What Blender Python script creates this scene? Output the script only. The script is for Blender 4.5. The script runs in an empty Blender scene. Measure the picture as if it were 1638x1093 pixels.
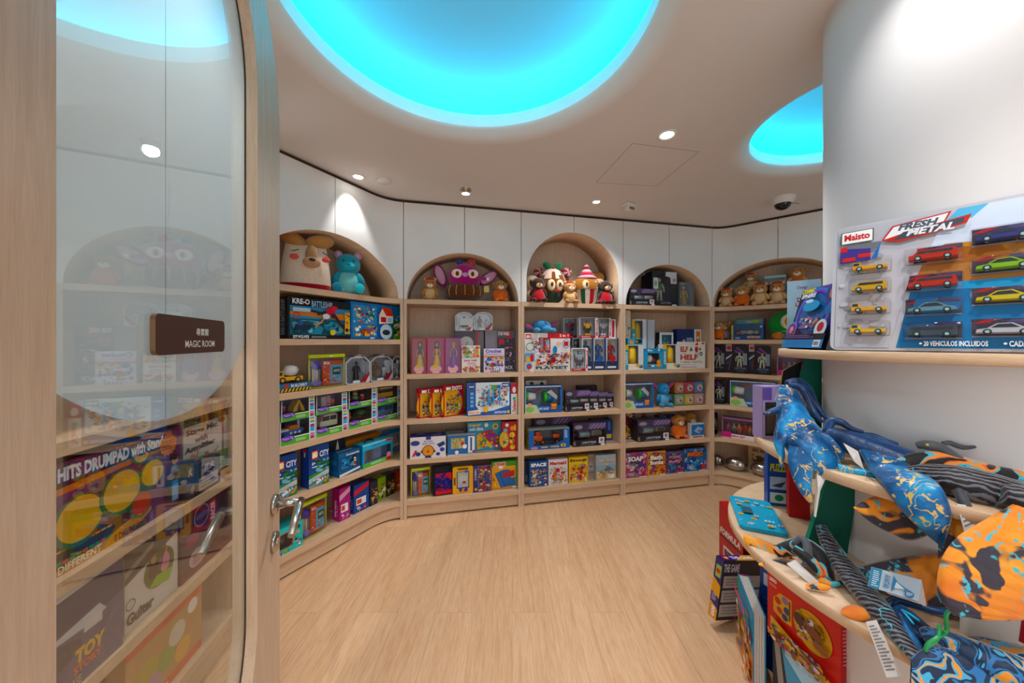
import bpy, bmesh, math, random
from mathutils import Vector, Matrix
PI = math.pi
SC = bpy.context.scene
COL = SC.collection
FPX, CX, CY, EYE = 550.0, 819.0, 546.5, 1.35      # focal length in pixels of the 1638 wide frame, eye height
CEIL = EYE + 1.075

# ------------------------------------------------------------------ colour
_cc = {}
def lin(h):
    if isinstance(h, tuple): return h
    if h not in _cc:
        s = h.lstrip('#')
        if len(s) == 3: s = ''.join(ch*2 for ch in s)
        r = []
        for i in (0, 2, 4):
            x = int(s[i:i+2], 16)/255.0
            r.append(x/12.92 if x <= .04045 else ((x+.055)/1.055)**2.4)
        _cc[h] = tuple(r)
    return _cc[h]

# ------------------------------------------------------------------ materials
class NT:
    def __init__(s, name):
        s.m = bpy.data.materials.new(name); s.m.use_nodes = True
        s.t = s.m.node_tree; s.n = s.t.nodes; s.n.clear()
        s.out = s.n.new('ShaderNodeOutputMaterial')
    def add(s, typ, **kw):
        n = s.n.new(typ)
        for k, v in kw.items():
            if k[0] == '_': setattr(n, k[1:], v)
            else:
                key = k.replace('__', ' ')
                n.inputs[key].default_value = v
        return n
    def link(s, a, b): s.t.links.new(a, b)
    def bsdf(s, rough=.5, spec=.5, metal=0., col=None, **kw):
        b = s.add('ShaderNodeBsdfPrincipled')
        b.inputs['Roughness'].default_value = rough
        b.inputs['Specular IOR Level'].default_value = spec
        b.inputs['Metallic'].default_value = metal
        if col is not None: b.inputs['Base Color'].default_value = (*lin(col), 1)
        for k, v in kw.items(): b.inputs[k.replace('__', ' ')].default_value = v
        s.link(b.outputs[0], s.out.inputs[0])
        return b
    def attr(s):
        a = s.add('ShaderNodeAttribute', _attribute_name='Col'); return a.outputs['Color']
    def coord(s, scale=(1, 1, 1), rot=(0, 0, 0)):
        tc = s.add('ShaderNodeTexCoord'); mp = s.add('ShaderNodeMapping')
        mp.inputs['Scale'].default_value = scale; mp.inputs['Rotation'].default_value = rot
        s.link(tc.outputs['Object'], mp.inputs[0]); return mp.outputs[0]
    def noise(s, vec, scale=5, detail=4, rough=.5, dist=0.):
        n = s.add('ShaderNodeTexNoise'); n.inputs['Scale'].default_value = scale
        n.inputs['Detail'].default_value = detail; n.inputs['Roughness'].default_value = rough
        n.inputs['Distortion'].default_value = dist
        s.link(vec, n.inputs['Vector']); return n.outputs['Fac']
    def ramp(s, fac, stops, interp='LINEAR'):
        r = s.add('ShaderNodeValToRGB'); r.color_ramp.interpolation = interp
        e = r.color_ramp.elements
        while len(e) < len(stops): e.new(.5)
        for el, (p, c) in zip(e, stops):
            el.position = p; el.color = (*lin(c), 1)
        s.link(fac, r.inputs[0]); return r.outputs[0]
    def mixc(s, fac, a, b, mode='MIX'):
        m = s.add('ShaderNodeMix', _data_type='RGBA', _blend_type=mode)
        for sock, v in ((m.inputs[0], fac), (m.inputs[6], a), (m.inputs[7], b)):
            if hasattr(v, 'links'): s.link(v, sock)
            else: sock.default_value = v if isinstance(v, float) else (*lin(v), 1)
        return m.outputs[2]
    def bump(s, h, b, strength=.3, dist=.002):
        bp = s.add('ShaderNodeBump'); bp.inputs['Strength'].default_value = strength
        bp.inputs['Distance'].default_value = dist
        s.link(h, bp.inputs['Height']); s.link(bp.outputs[0], b.inputs['Normal'])

MAT = {}
def mk_wood(name, c1, c2, c3, scale, rot=(0, 0, 0), rough=.45):
    t = NT(name); b = t.bsdf(rough, .35)
    v = t.coord(scale, rot)
    n1 = t.noise(v, 6, 6, .6, .4); n2 = t.noise(v, 30, 3, .6, .2)
    base = t.ramp(n1, [(.3, c1), (.52, c2), (.72, c3)])
    fine = t.ramp(n2, [(.35, '#ece7e2'), (.6, '#ffffff')])
    t.link(t.mixc(.5, base, fine, 'MULTIPLY'), b.inputs['Base Color'])
    t.bump(n2, b, .08, .001); MAT[name] = t.m
mk_wood('oak', '#c6a584', '#ceae8e', '#d6b898', (1.2, 1.2, 14))           # grain runs along the boards: see 'oak_z'
mk_wood('oak_z', '#c3a58a', '#ccb095', '#d4ba9f', (14, 14, .8))
def mk_floor():
    t = NT('oak_floor'); b = t.bsdf(.42, .4)
    v = t.coord((1, 1, 1), (0, 0, PI/2))
    br = t.add('ShaderNodeTexBrick', _offset=.37, _offset_frequency=2)
    br.inputs['Scale'].default_value = 1.0
    br.inputs['Mortar Size'].default_value = .0009; br.inputs['Mortar Smooth'].default_value = .3
    br.inputs['Brick Width'].default_value = 1.25; br.inputs['Row Height'].default_value = .19
    br.inputs['Color1'].default_value = (.30, .30, .30, 1); br.inputs['Color2'].default_value = (.75, .75, .75, 1)
    br.inputs['Mortar'].default_value = (.3, .3, .3, 1)
    t.link(v, br.inputs['Vector'])
    v2 = t.coord((9, .55, 1))
    off = t.add('ShaderNodeVectorMath', _operation='MULTIPLY_ADD')
    off.inputs[1].default_value = (8, 8, 8); t.link(br.outputs['Color'], off.inputs[0]); t.link(v2, off.inputs[2])
    n1 = t.noise(off.outputs[0], 3.2, 6, .62, 1.3); n2 = t.noise(off.outputs[0], 22, 3, .6)
    base = t.ramp(n1, [(.28, '#cfa57e'), (.48, '#d9b28b'), (.6, '#dfba95'), (.78, '#d3ab85')])
    tone = t.ramp(br.outputs['Color'], [(.0, '#f0e8e0'), (1, '#ffffff')])
    c = t.mixc(1.0, base, tone, 'MULTIPLY')
    fine = t.ramp(n2, [(.38, '#e8dccf'), (.58, '#ffffff')])
    c = t.mixc(.55, c, fine, 'MULTIPLY')
    c = t.mixc(br.outputs['Fac'], c, '#b08a68')
    t.link(c, b.inputs['Base Color']); t.bump(n2, b, .05, .001); MAT['floor'] = t.m
mk_floor()
def mk_plain(name, col, rough=.5, spec=.4, metal=0., var=.04, nscale=6, bump=0., **kw):
    t = NT(name); b = t.bsdf(rough, spec, metal, **kw)
    c = lin(col); v = t.coord()
    n = t.noise(v, nscale, 3)
    lo = tuple(x*(1-var) for x in c); hi = tuple(min(1, x*(1+var)) for x in c)
    t.link(t.ramp(n, [(.35, lo), (.65, hi)]), b.inputs['Base Color'])
    if bump: t.bump(t.noise(v, 180, 2), b, bump, .001)
    MAT[name] = t.m
mk_plain('white_panel', '#dcdad8', .55, .3, var=.015, nscale=3)
mk_plain('ceiling_paint', '#dcd8d5', .9, .2, var=.012, nscale=2)
mk_plain('wall_paint', '#d8d8da', .85, .2, var=.012, nscale=2)
mk_plain('lip_lit_white', '#f2f2f2', .85, .2, var=.01, nscale=2)  # rim whitened in its colour to look lit by the cove strip
mk_plain('cove_glow_blue', '#86aecb', .85, .2, var=.01, nscale=2)  # dome tinted blue, so part of the strip's glow is in the colour
mk_plain('dark_gap', '#3a332d', .8, .2)
mk_plain('chrome', '#b9b6b0', .22, .5, 1., var=.05)
mk_plain('sign_brown', '#4a2c22', .5, .3, var=.05)
mk_plain('brass_edge', '#86664a', .35, .5, .8, var=.08)
mk_plain('white_plastic', '#dfdedb', .4, .4, var=.01)
mk_plain('black_plastic', '#121214', .15, .5, var=.05)
def mk_attr(name, rough, spec=.4, metal=0., nvar=0., sat=1.16, nscale=40, bump=0., bscale=250, **kw):
    t = NT(name); b = t.bsdf(rough, spec, metal, **kw)
    c = t.attr()
    v = t.coord()
    if nvar:
        n = t.noise(v, nscale, 3)
        g = 1-nvar
        c = t.mixc(1.0, c, t.ramp(n, [(.3, (g, g, g)), (.65, (1., 1., 1.))]), 'MULTIPLY')
    hs = t.add('ShaderNodeHueSaturation'); hs.inputs['Saturation'].default_value = sat
    t.link(c, hs.inputs['Color']); t.link(hs.outputs[0], b.inputs['Base Color'])
    if bump: t.bump(t.noise(v, bscale, 2), b, bump, .003)
    MAT[name] = t.m
mk_attr('print', .38, .4, nvar=.06, nscale=14)
mk_attr('matte', .7, .3, nvar=.05, nscale=20)
mk_attr('plastic', .28, .5, nvar=.04, nscale=20)
mk_attr('plush', .95, .15, nvar=.13, nscale=90, bump=.6, bscale=220, Sheen__Weight=.35, Sheen__Roughness=.5)
mk_attr('satin', .33, .5, nvar=.12, nscale=30, bump=.35, bscale=30, Sheen__Weight=.4)
mk_attr('foil', .16, .5, 1., nvar=.1, nscale=8)
mk_attr('pouch', .4, .4, nvar=.05)
def mk_clear(name, lo, hi, rough=.03, tint=(1, 1, 1)):
    t = NT(name)
    tr = t.add('ShaderNodeBsdfTransparent'); tr.inputs[0].default_value = (*tint, 1)
    gl = t.add('ShaderNodeBsdfGlossy'); gl.inputs['Roughness'].default_value = rough
    lw = t.add('ShaderNodeLayerWeight'); lw.inputs['Blend'].default_value = .35
    mr = t.add('ShaderNodeMapRange'); mr.inputs[3].default_value = lo; mr.inputs[4].default_value = hi
    t.link(lw.outputs['Fresnel'], mr.inputs[0])
    mx = t.add('ShaderNodeMixShader')
    t.link(mr.outputs[0], mx.inputs[0]); t.link(tr.outputs[0], mx.inputs[1]); t.link(gl.outputs[0], mx.inputs[2])
    t.link(mx.outputs[0], t.out.inputs[0]); MAT[name] = t.m
mk_clear('clear_film', .015, .22, .05, (.97, .97, .97))
mk_clear('clear_shell', .05, .4, .08, (.9, .92, .94))
mk_clear('pane_glass', .01, .36, .0, (.94, .97, .965))
def mk_frost():
    t = NT('frosted')
    tr = t.add('ShaderNodeBsdfTransparent'); tr.inputs[0].default_value = (.9, .95, .97, 1)
    d = t.add('ShaderNodeBsdfDiffuse'); d.inputs[0].default_value = (*lin('#e4f0f8'), 1)
    tl = t.add('ShaderNodeBsdfTranslucent'); tl.inputs[0].default_value = (*lin('#c9d3d6'), 1)
    n = t.noise(t.coord(), 30, 2)
    mr = t.add('ShaderNodeMapRange'); mr.inputs[3].default_value = .12; mr.inputs[4].default_value = .15
    t.link(n, mr.inputs[0])
    m1 = t.add('ShaderNodeMixShader'); m1.inputs[0].default_value = .5
    t.link(d.outputs[0], m1.inputs[1]); t.link(tl.outputs[0], m1.inputs[2])
    m2 = t.add('ShaderNodeMixShader'); t.link(mr.outputs[0], m2.inputs[0])
    t.link(m1.outputs[0], m2.inputs[1]); t.link(tr.outputs[0], m2.inputs[2])
    t.link(m2.outputs[0], t.out.inputs[0]); MAT['frosted'] = t.m
mk_frost()
def mk_emit(name, col, strength):
    t = NT(name); e = t.add('ShaderNodeEmission')
    e.inputs[0].default_value = (*col, 1); e.inputs[1].default_value = strength
    t.link(e.outputs[0], t.out.inputs[0]); MAT[name] = t.m

# ------------------------------------------------------------------ mesh builder
_txt = {}
def text_tris(s, bold=0., font_shear=0.):
    k = (s, bold, font_shear)
    if k not in _txt:
        cu = bpy.data.curves.new('t', 'FONT'); cu.body = s; cu.resolution_u = 2; cu.size = 1
        cu.offset = bold; cu.shear = font_shear; cu.align_x = 'LEFT'
        ob = bpy.data.objects.new('t', cu); COL.objects.link(ob)
        dg = bpy.context.evaluated_depsgraph_get()
        me = bpy.data.meshes.new_from_object(ob.evaluated_get(dg))
        vs = [(v.co.x, v.co.y) for v in me.vertices]
        fs = [tuple(p.vertices) for p in me.polygons if len(set(p.vertices)) > 2]
        bpy.data.objects.remove(ob); bpy.data.curves.remove(cu); bpy.data.meshes.remove(me)
        if vs:
            x0 = min(v[0] for v in vs); x1 = max(v[0] for v in vs); y0 = min(v[1] for v in vs); y1 = max(v[1] for v in vs)
        else: x0 = x1 = y0 = y1 = 0
        w = max(x1-x0, 1e-6); h = max(y1-y0, 1e-6)
        _txt[k] = ([((x-x0)/w, (y-y0)/h) for x, y in vs], fs, w/h)
    return _txt[k]

class M:
    """Collects faces, each with its own flat colour, and links them as one mesh object."""
    def __init__(s): s.v = []; s.f = []; s.c = []; s.s = []; s.mi = []; s.T = None; s.m_i = 0
    def vert(s, p):
        s.v.append(tuple(s.T @ Vector(p)) if s.T is not None else tuple(p)); return len(s.v)-1
    def poly(s, idx, col, sm=False):
        s.f.append(tuple(idx)); s.c.append(lin(col)); s.s.append(sm); s.mi.append(s.m_i)
    def face(s, pts, col, sm=False): s.poly([s.vert(p) for p in pts], col, sm)
    def box(s, x0, y0, z0, x1, y1, z1, col, sides=None):
        """sides: dict of face colours (f front -y, b back, l, r, t top, d bottom)."""
        P = [(x0, y0, z0), (x1, y0, z0), (x1, y1, z0), (x0, y1, z0), (x0, y0, z1), (x1, y0, z1), (x1, y1, z1), (x0, y1, z1)]
        i = [s.vert(p) for p in P]; q = sides or {}
        for k, ix in (('f', (0, 1, 5, 4)), ('r', (1, 2, 6, 5)), ('b', (2, 3, 7, 6)), ('l', (3, 0, 4, 7)), ('t', (4, 5, 6, 7)), ('d', (3, 2, 1, 0))):
            s.poly([i[j] for j in ix], q.get(k, col))
        return s
    def bbox(s, x0, y0, z0, x1, y1, z1, col, b=.004):
        """box with chamfered edges"""
        xs, ys, zs = (x0, x1), (y0, y1), (z0, z1)
        bm = bmesh.new(); bmesh.ops.create_cube(bm, size=1)
        for v in bm.verts: v.co = Vector((xs[v.co.x > 0], ys[v.co.y > 0], zs[v.co.z > 0]))
        bmesh.ops.bevel(bm, geom=list(bm.edges), offset=b, segments=2, affect='EDGES', profile=.5)
        s.addbm(bm, col, True); return s
    def addbm(s, bm, col, sm=False, colfn=None):
        bm.verts.ensure_lookup_table(); ix = {v: s.vert(v.co) for v in bm.verts}
        for f in bm.faces: s.poly([ix[v] for v in f.verts], colfn(f.calc_center_median()) if colfn else col, sm)
        bm.free()
    def ell(s, c, r, col, seg=14, rings=9, rot=None, colfn=None, zcut=None):
        """ellipsoid; colfn(unit point)->colour or None"""
        R = rot or Matrix.Identity(3); c = Vector(c); rows = []
        for i in range(rings+1):
            th = PI*i/rings; row = []
            n = 1 if i in (0, rings) else seg
            for j in range(n):
                a = 2*PI*j/seg; u = Vector((math.sin(th)*math.cos(a), math.sin(th)*math.sin(a), math.cos(th)))
                p = Vector((u.x*r[0], u.y*r[1], u.z*r[2]))
                if zcut is not None and p.z < zcut: p.z = zcut
                row.append((s.vert(c + R @ p), u))
            rows.append(row)
        for i in range(rings):
            A, B = rows[i], rows[i+1]
            for j in range(seg):
                k = (j+1) % seg
                if len(A) == 1: q = [A[0], B[j], B[k]]
                elif len(B) == 1: q = [A[j], B[0], A[k]]
                else: q = [A[j], B[j], B[k], A[k]]
                cc = col
                if colfn:
                    m = sum((t[1] for t in q), Vector())/len(q); cc = colfn(m) or col
                s.poly([t[0] for t in q], cc, True)
        return s
    def tube(s, pts, rad, col, seg=10, cap=True, colfn=None, flat=1.0, up=None):
        """swept tube; rad: number or list; flat: squash along the frame's second axis; colfn(t, angle)"""
        P = [Vector(p) for p in pts]; n = len(P)
        if not isinstance(rad, (list, tuple)): rad = [rad]*n
        rows = []; prev = Vector(up) if up else None
        for i in range(n):
            d = (P[min(i+1, n-1)]-P[max(i-1, 0)]).normalized()
            if prev is None: prev = Vector((0, 0, 1)) if abs(d.z) < .9 else Vector((1, 0, 0))
            a = prev - d*prev.dot(d)
            if a.length < 1e-6: a = d.orthogonal()
            a.normalize(); b = d.cross(a); prev = a
            rows.append([s.vert(P[i] + (b*math.cos(2*PI*j/seg) + a*(math.sin(2*PI*j/seg)*flat))*rad[i]) for j in range(seg)])
        for i in range(n-1):
            for j in range(seg):
                k = (j+1) % seg
                s.poly([rows[i][j], rows[i][k], rows[i+1][k], rows[i+1][j]], colfn((i+.5)/(n-1), j/seg) if colfn else col, True)
        if cap:
            s.poly(rows[0][::-1], colfn(0, 0) if colfn else col); s.poly(rows[-1], colfn(1, 0) if colfn else col)
        return s
    def lathe(s, prof, col, c=(0, 0, 0), seg=24, colfn=None, cap=False):
        """prof: (r, z) list turned about the z axis through c"""
        rows = [[s.vert((c[0]+r*math.cos(2*PI*j/seg), c[1]+r*math.sin(2*PI*j/seg), c[2]+z)) for j in range(seg)] for r, z in prof]
        for i in range(len(prof)-1):
            for j in range(seg):
                k = (j+1) % seg
                s.poly([rows[i][j], rows[i][k], rows[i+1][k], rows[i+1][j]], colfn(i) if colfn else col, True)
        if cap: s.poly(rows[0][::-1], col); s.poly(rows[-1], col)
        return s
    def prism(s, pts, y0, y1, col, side=None):
        """outline in x,z extruded from y0 to y1"""
        n = len(pts); A = [s.vert((x, y0, z)) for x, z in pts]; B = [s.vert((x, y1, z)) for x, z in pts]
        s.poly(A, col); s.poly(B[::-1], col)
        for i in range(n):
            j = (i+1) % n; s.poly([A[j], A[i], B[i], B[j]], side or col)
        return s
    def slab(s, pts, z0, z1, col):
        """outline in x,y extruded from z0 to z1 (pts counter-clockwise)"""
        n = len(pts); A = [s.vert((x, y, z0)) for x, y in pts]; B = [s.vert((x, y, z1)) for x, y in pts]
        s.poly(A[::-1], col); s.poly(B, col)
        for i in range(n):
            j = (i+1) % n; s.poly([A[i], A[j], B[j], B[i]], col)
        return s
    def mesh(s, name, mats):
        me = bpy.data.meshes.new(name); me.from_pydata(s.v, [], s.f)
        ca = me.color_attributes.new('Col', 'FLOAT_COLOR', 'CORNER')
        buf = []
        for f, c in zip(s.f, s.c): buf.extend((c[0], c[1], c[2], 1.0)*len(f))
        ca.data.foreach_set('color', buf)
        me.polygons.foreach_set('use_smooth', s.s)
        for m in (mats if isinstance(mats, (list, tuple)) else [mats]): me.materials.append(MAT[m])
        me.polygons.foreach_set('material_index', s.mi)
        me.update(); return me
    def build(s, name, mats='print', parent=None, loc=None, rz=0):
        o = bpy.data.objects.new(name, s.mesh(name, mats)); COL.objects.link(o)
        if parent: o.parent = parent
        if loc is not None: o.location = loc
        if rz: o.rotation_euler = (0, 0, rz)
        return o

class Face:
    """A rectangle of a box face to print on; u, v run 0..1 over it; each call lies a hair above the last."""
    def __init__(s, m, o, ux, uy):
        s.m = m; s.o = Vector(o); s.ux = Vector(ux); s.uy = Vector(uy)
        s.n = s.ux.cross(s.uy).normalized(); s.k = 0; s.w = s.ux.length; s.h = s.uy.length
    def P(s, u, v, dz): return s.o + s.ux*u + s.uy*v + s.n*dz
    def up(s): s.k += 1; return .0003 + .00016*s.k
    def poly(s, pts, col):
        d = s.up(); s.m.face([s.P(u, v, d) for u, v in pts], col); return s
    def rect(s, u0, v0, u1, v1, col): return s.poly([(u0, v0), (u1, v0), (u1, v1), (u0, v1)], col)
    def ell(s, u, v, ru, rv, col, n=14, a0=0):
        return s.poly([(u+ru*math.cos(2*PI*i/n+a0), v+rv*math.sin(2*PI*i/n+a0)) for i in range(n)], col)
    def circ(s, u, v, r, col, n=14): return s.ell(u, v, r, r*s.w/s.h, col, n)
    def ring(s, u, v, r, t, col, n=18):
        d = s.up(); q = s.w/s.h
        for i in range(n):
            a, b = 2*PI*i/n, 2*PI*(i+1)/n
            s.m.face([s.P(u+r*math.cos(a), v+r*q*math.sin(a), d), s.P(u+r*math.cos(b), v+r*q*math.sin(b), d),
                      s.P(u+(r-t)*math.cos(b), v+(r-t)*q*math.sin(b), d), s.P(u+(r-t)*math.cos(a), v+(r-t)*q*math.sin(a), d)], col)
        return s
    def star(s, u, v, r, col, n=10, q=.75):
        a = s.w/s.h
        return s.poly([(u+r*(1 if i % 2 else q)*math.cos(PI*i/n), v+r*a*(1 if i % 2 else q)*math.sin(PI*i/n)) for i in range(2*n)], col)
    def line(s, u0, v0, u1, v1, t, col):
        a = Vector((u1-u0, (v1-v0)*s.h/s.w)); p = Vector((-a.y, a.x)).normalized()*t/2
        du, dv = p.x, p.y*s.w/s.h
        return s.poly([(u0-du, v0-dv), (u1-du, v1-dv), (u1+du, v1+dv), (u0+du, v0+dv)], col)
    def text(s, tx, u0, v0, u1, v1, col, bold=.02, sh=0., fit=True, rot=0, edge=None):
        """text filling (fit=False: at most) the rectangle"""
        if edge:
            e = .012
            for du, dv in ((-e, 0), (e, 0), (0, -e*2), (0, e*2)): s.text(tx, u0+du, v0+dv, u1+du, v1+dv, edge, bold+.01, sh, fit, rot)
        vs, fs, asp = text_tris(tx, bold, sh)
        if not fit:
            W = (u1-u0)*s.w; H = (v1-v0)*s.h
            if rot in (90, -90): W, H = H, W
            k = min(W/asp, H); w, h = k*asp, k
            if rot in (90, -90): w, h = h, w
            cu, cv = (u0+u1)/2, (v0+v1)/2
            u0, u1 = cu-w/s.w/2, cu+w/s.w/2; v0, v1 = cv-h/s.h/2, cv+h/s.h/2
        d = s.up()
        def mp(x, y):
            if rot == 90: x, y = 1-y, x
            elif rot == -90: x, y = y, 1-x
            return s.P(u0+(u1-u0)*x, v0+(v1-v0)*y, d)
        ix = [s.m.vert(mp(x, y)) for x, y in vs]
        for f in fs: s.m.poly([ix[i] for i in f], col)
        return s
    def lines(s, u0, v0, u1, v1, n, col, seed=1, t=.45):
        r = random.Random(seed)
        for i in range(n):
            v = v1-(v1-v0)*(i+.5)/n; hh = (v1-v0)/n*t/2
            s.rect(u0, v-hh, u0+(u1-u0)*r.uniform(.65, 1), v+hh, col)
        return s
    def busy(s, u0, v0, u1, v1, pal, n=14, seed=1, size=.16):
        """scattered shapes standing for a crowded printed picture"""
        r = random.Random(seed); N = int(n*2.6)
        for i in range(N):
            c = lin(r.choice(pal)); g = r.uniform(.62, 1.18); c = tuple(min(1, x*g) for x in c)
            if i == n: size *= .55
            u = r.uniform(u0, u1); v = r.uniform(v0, v1); a = r.uniform(.4, 1)*size*(u1-u0); b = a*s.w/s.h*r.uniform(.5, 1)
            a = min(a, u-u0, u1-u) if min(u-u0, u1-u) > .01 else .01
            b = min(b, v-v0, v1-v) if min(v-v0, v1-v) > .01 else .01
            k = r.random()
            if k < .45: s.ell(u, v, a, b, c, 10)
            elif k < .75:
                t0 = r.uniform(0, 6.3); s.poly([(u+a*math.cos(t0+q*2.1), v+b*math.sin(t0+q*2.1)) for q in range(3)], c)
            else:
                t0 = r.uniform(0, 3.1); s.poly([(u+a*math.cos(t0+q), v+b*.7*math.sin(t0+q)) for q in (0, .7, PI, PI+.7)], c)
        return s

# ------------------------------------------------------------------ things
def tag(o, label, cat, group=None):
    o['label'] = label; o['category'] = cat
    if group: o['group'] = group
    return o
def empty(name, loc=(0, 0, 0), rz=0):
    o = bpy.data.objects.new(name, None); COL.objects.link(o); o.location = loc; o.rotation_euler = (0, 0, rz)
    o.empty_display_size = .05; return o
def struct(o): o['kind'] = 'structure'; return o
def tree_copy(o, loc, rz=None):
    c = o.copy(); COL.objects.link(c); c.location = loc
    if rz is not None: c.rotation_euler = (0, 0, rz)
    for ch in list(o.children):
        d = ch.copy(); COL.objects.link(d); d.parent = c
        for g in list(ch.children):
            e = g.copy(); COL.objects.link(e); e.parent = d
    return c
def W(px, py, Y):
    """the place in the room at depth Y seen at this spot of the photograph"""
    return Vector(((px-CX)/FPX*Y, Y, EYE-(py-CY)/FPX*Y))
def ceil_at(px, py):
    Y = FPX*(CEIL-EYE)/(CY-py); return ((px-CX)/FPX*Y, Y)
# ================================================================== THE ROOM
def unit(a): 
    l = math.hypot(*a); return (a[0]/l, a[1]/l)
ZS = {'six': [1.673, 1.365, 1.055, .755, .45, .14], 'five': [1.673, 1.10, .755, .45, .14]}
TH = .036
def inset(a, b, q=.0012):
    l = math.dist(a, b); return (a[0]+(b[0]-a[0])*q/l, a[1]+(b[1]-a[1])*q/l)
class Bay:
    def __init__(s, origin, e, front, back, levels, arch, name_label):
        s.O = origin; s.e = unit(e); s.n = (-s.e[1], s.e[0]); s.front = front; s.back = back; s.z = levels; s.arch = arch
        s.rz = math.atan2(s.e[1], s.e[0]); s.label = name_label
        s.fi = [inset(front[0], front[1])] + front[1:-1] + [inset(front[-1], front[-2])]
        s.bi = [inset(back[0], back[1])] + back[1:-1] + [inset(back[-1], back[-2])]
        s.L = sum(math.dist(front[i], front[i+1]) for i in range(len(front)-1))
    def at(s, u, d=0.): return (s.O[0]+s.e[0]*u+s.n[0]*d, s.O[1]+s.e[1]*u+s.n[1]*d)
    def u_px(s, px, d):
        k = (px-CX)/FPX; ox, oy = s.O[0]+s.n[0]*d, s.O[1]+s.n[1]*d
        return (k*oy-ox)/(s.e[0]-k*s.e[1])
    def z_px(s, px, py, d):
        u = s.u_px(px, d); return EYE-(py-CY)/FPX*s.at(u, d)[1]
    def f(s, u):
        """point on the front edge, u metres along it"""
        fr = s.front
        for i in range(len(fr)-1):
            l = math.dist(fr[i], fr[i+1])
            if u <= l or i == len(fr)-2:
                t = u/l; return (fr[i][0]+(fr[i+1][0]-fr[i][0])*t, fr[i][1]+(fr[i+1][1]-fr[i][1])*t)
            u -= l
def bez(a, c, b, n=8):
    return [((1-t)**2*a[0]+2*t*(1-t)*c[0]+t*t*b[0], (1-t)**2*a[1]+2*t*(1-t)*c[1]+t*t*b[1]) for t in (i/n for i in range(n+1))]
def off(p, n, d): return (p[0]+n[0]*d, p[1]+n[1]*d)

A0 = (-1.385, 1.75); AB = (-.821, 2.60); DE = (1.868, 3.21); Z0 = (-1.085, .70); Z1 = (-1.25, 1.60)
eB = unit((DE[0]-AB[0], DE[1]-AB[1])); nB = (-eB[1], eB[0]); LB = math.dist(AB, DE)/3
BC = off(AB, eB, LB); CD = off(AB, eB, 2*LB)
VA = off(AB, eB, -.12); eA = unit((VA[0]-A0[0], VA[1]-A0[1])); nA = (-eA[1], eA[0])
VE = off(DE, eB, .10); eE = (.752, -.66); eE = unit(eE); nE = (-eE[1], eE[0]); EE = off(VE, eE, .93)
eZ = unit((Z1[0]-Z0[0], Z1[1]-Z0[1])); nZ = (-eZ[1], eZ[0])
DP = .33
def straight(a, b, n): return [a, b], [off(a, n, DP), off(b, n, DP)]
fA = [A0] + bez(off(VA, eA, -.13), VA, AB)
bA = [off(A0, nA, DP), off(VA, nA, DP), off(AB, nB, DP)]
fE = bez(DE, VE, off(VE, eE, .12)) + [EE]
bE = [off(DE, nB, DP), off(VE, nE, DP), off(EE, nE, DP)]
BAYS = {}
BAYS['Z'] = Bay(Z0, eZ, *straight(Z0, Z1, nZ), ZS['five'], (.43, 1.673, .37), 'oak shelf bay with arched niche seen through the glass door')
BAYS['A'] = Bay(A0, eA, fA, bA, ZS['six'], (.485, 1.673, .37), 'oak shelf bay beside the door with curved shelves and one arched niche')
BAYS['B'] = Bay(AB, eB, *straight(AB, BC, nB), ZS['five'], (.435, 1.673, .37), 'oak shelf bay of five shelves holding the boxed dolls under its low arch')
BAYS['C'] = Bay(BC, eB, *straight(BC, CD, nB), ZS['five'], (.415, 1.87, .40), 'oak shelf bay with the tallest arched niche, in the middle of the far wall')
BAYS['D'] = Bay(CD, eB, *straight(CD, DE, nB), ZS['five'], (.435, 1.673, .37), 'oak shelf bay whose arched niche holds dark boxed figures')
BAYS['E'] = Bay(VE, eE, fE, bE, ZS['six'], (.50, 1.673, .39), 'oak shelf bay half hidden behind the white pillar')

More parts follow.
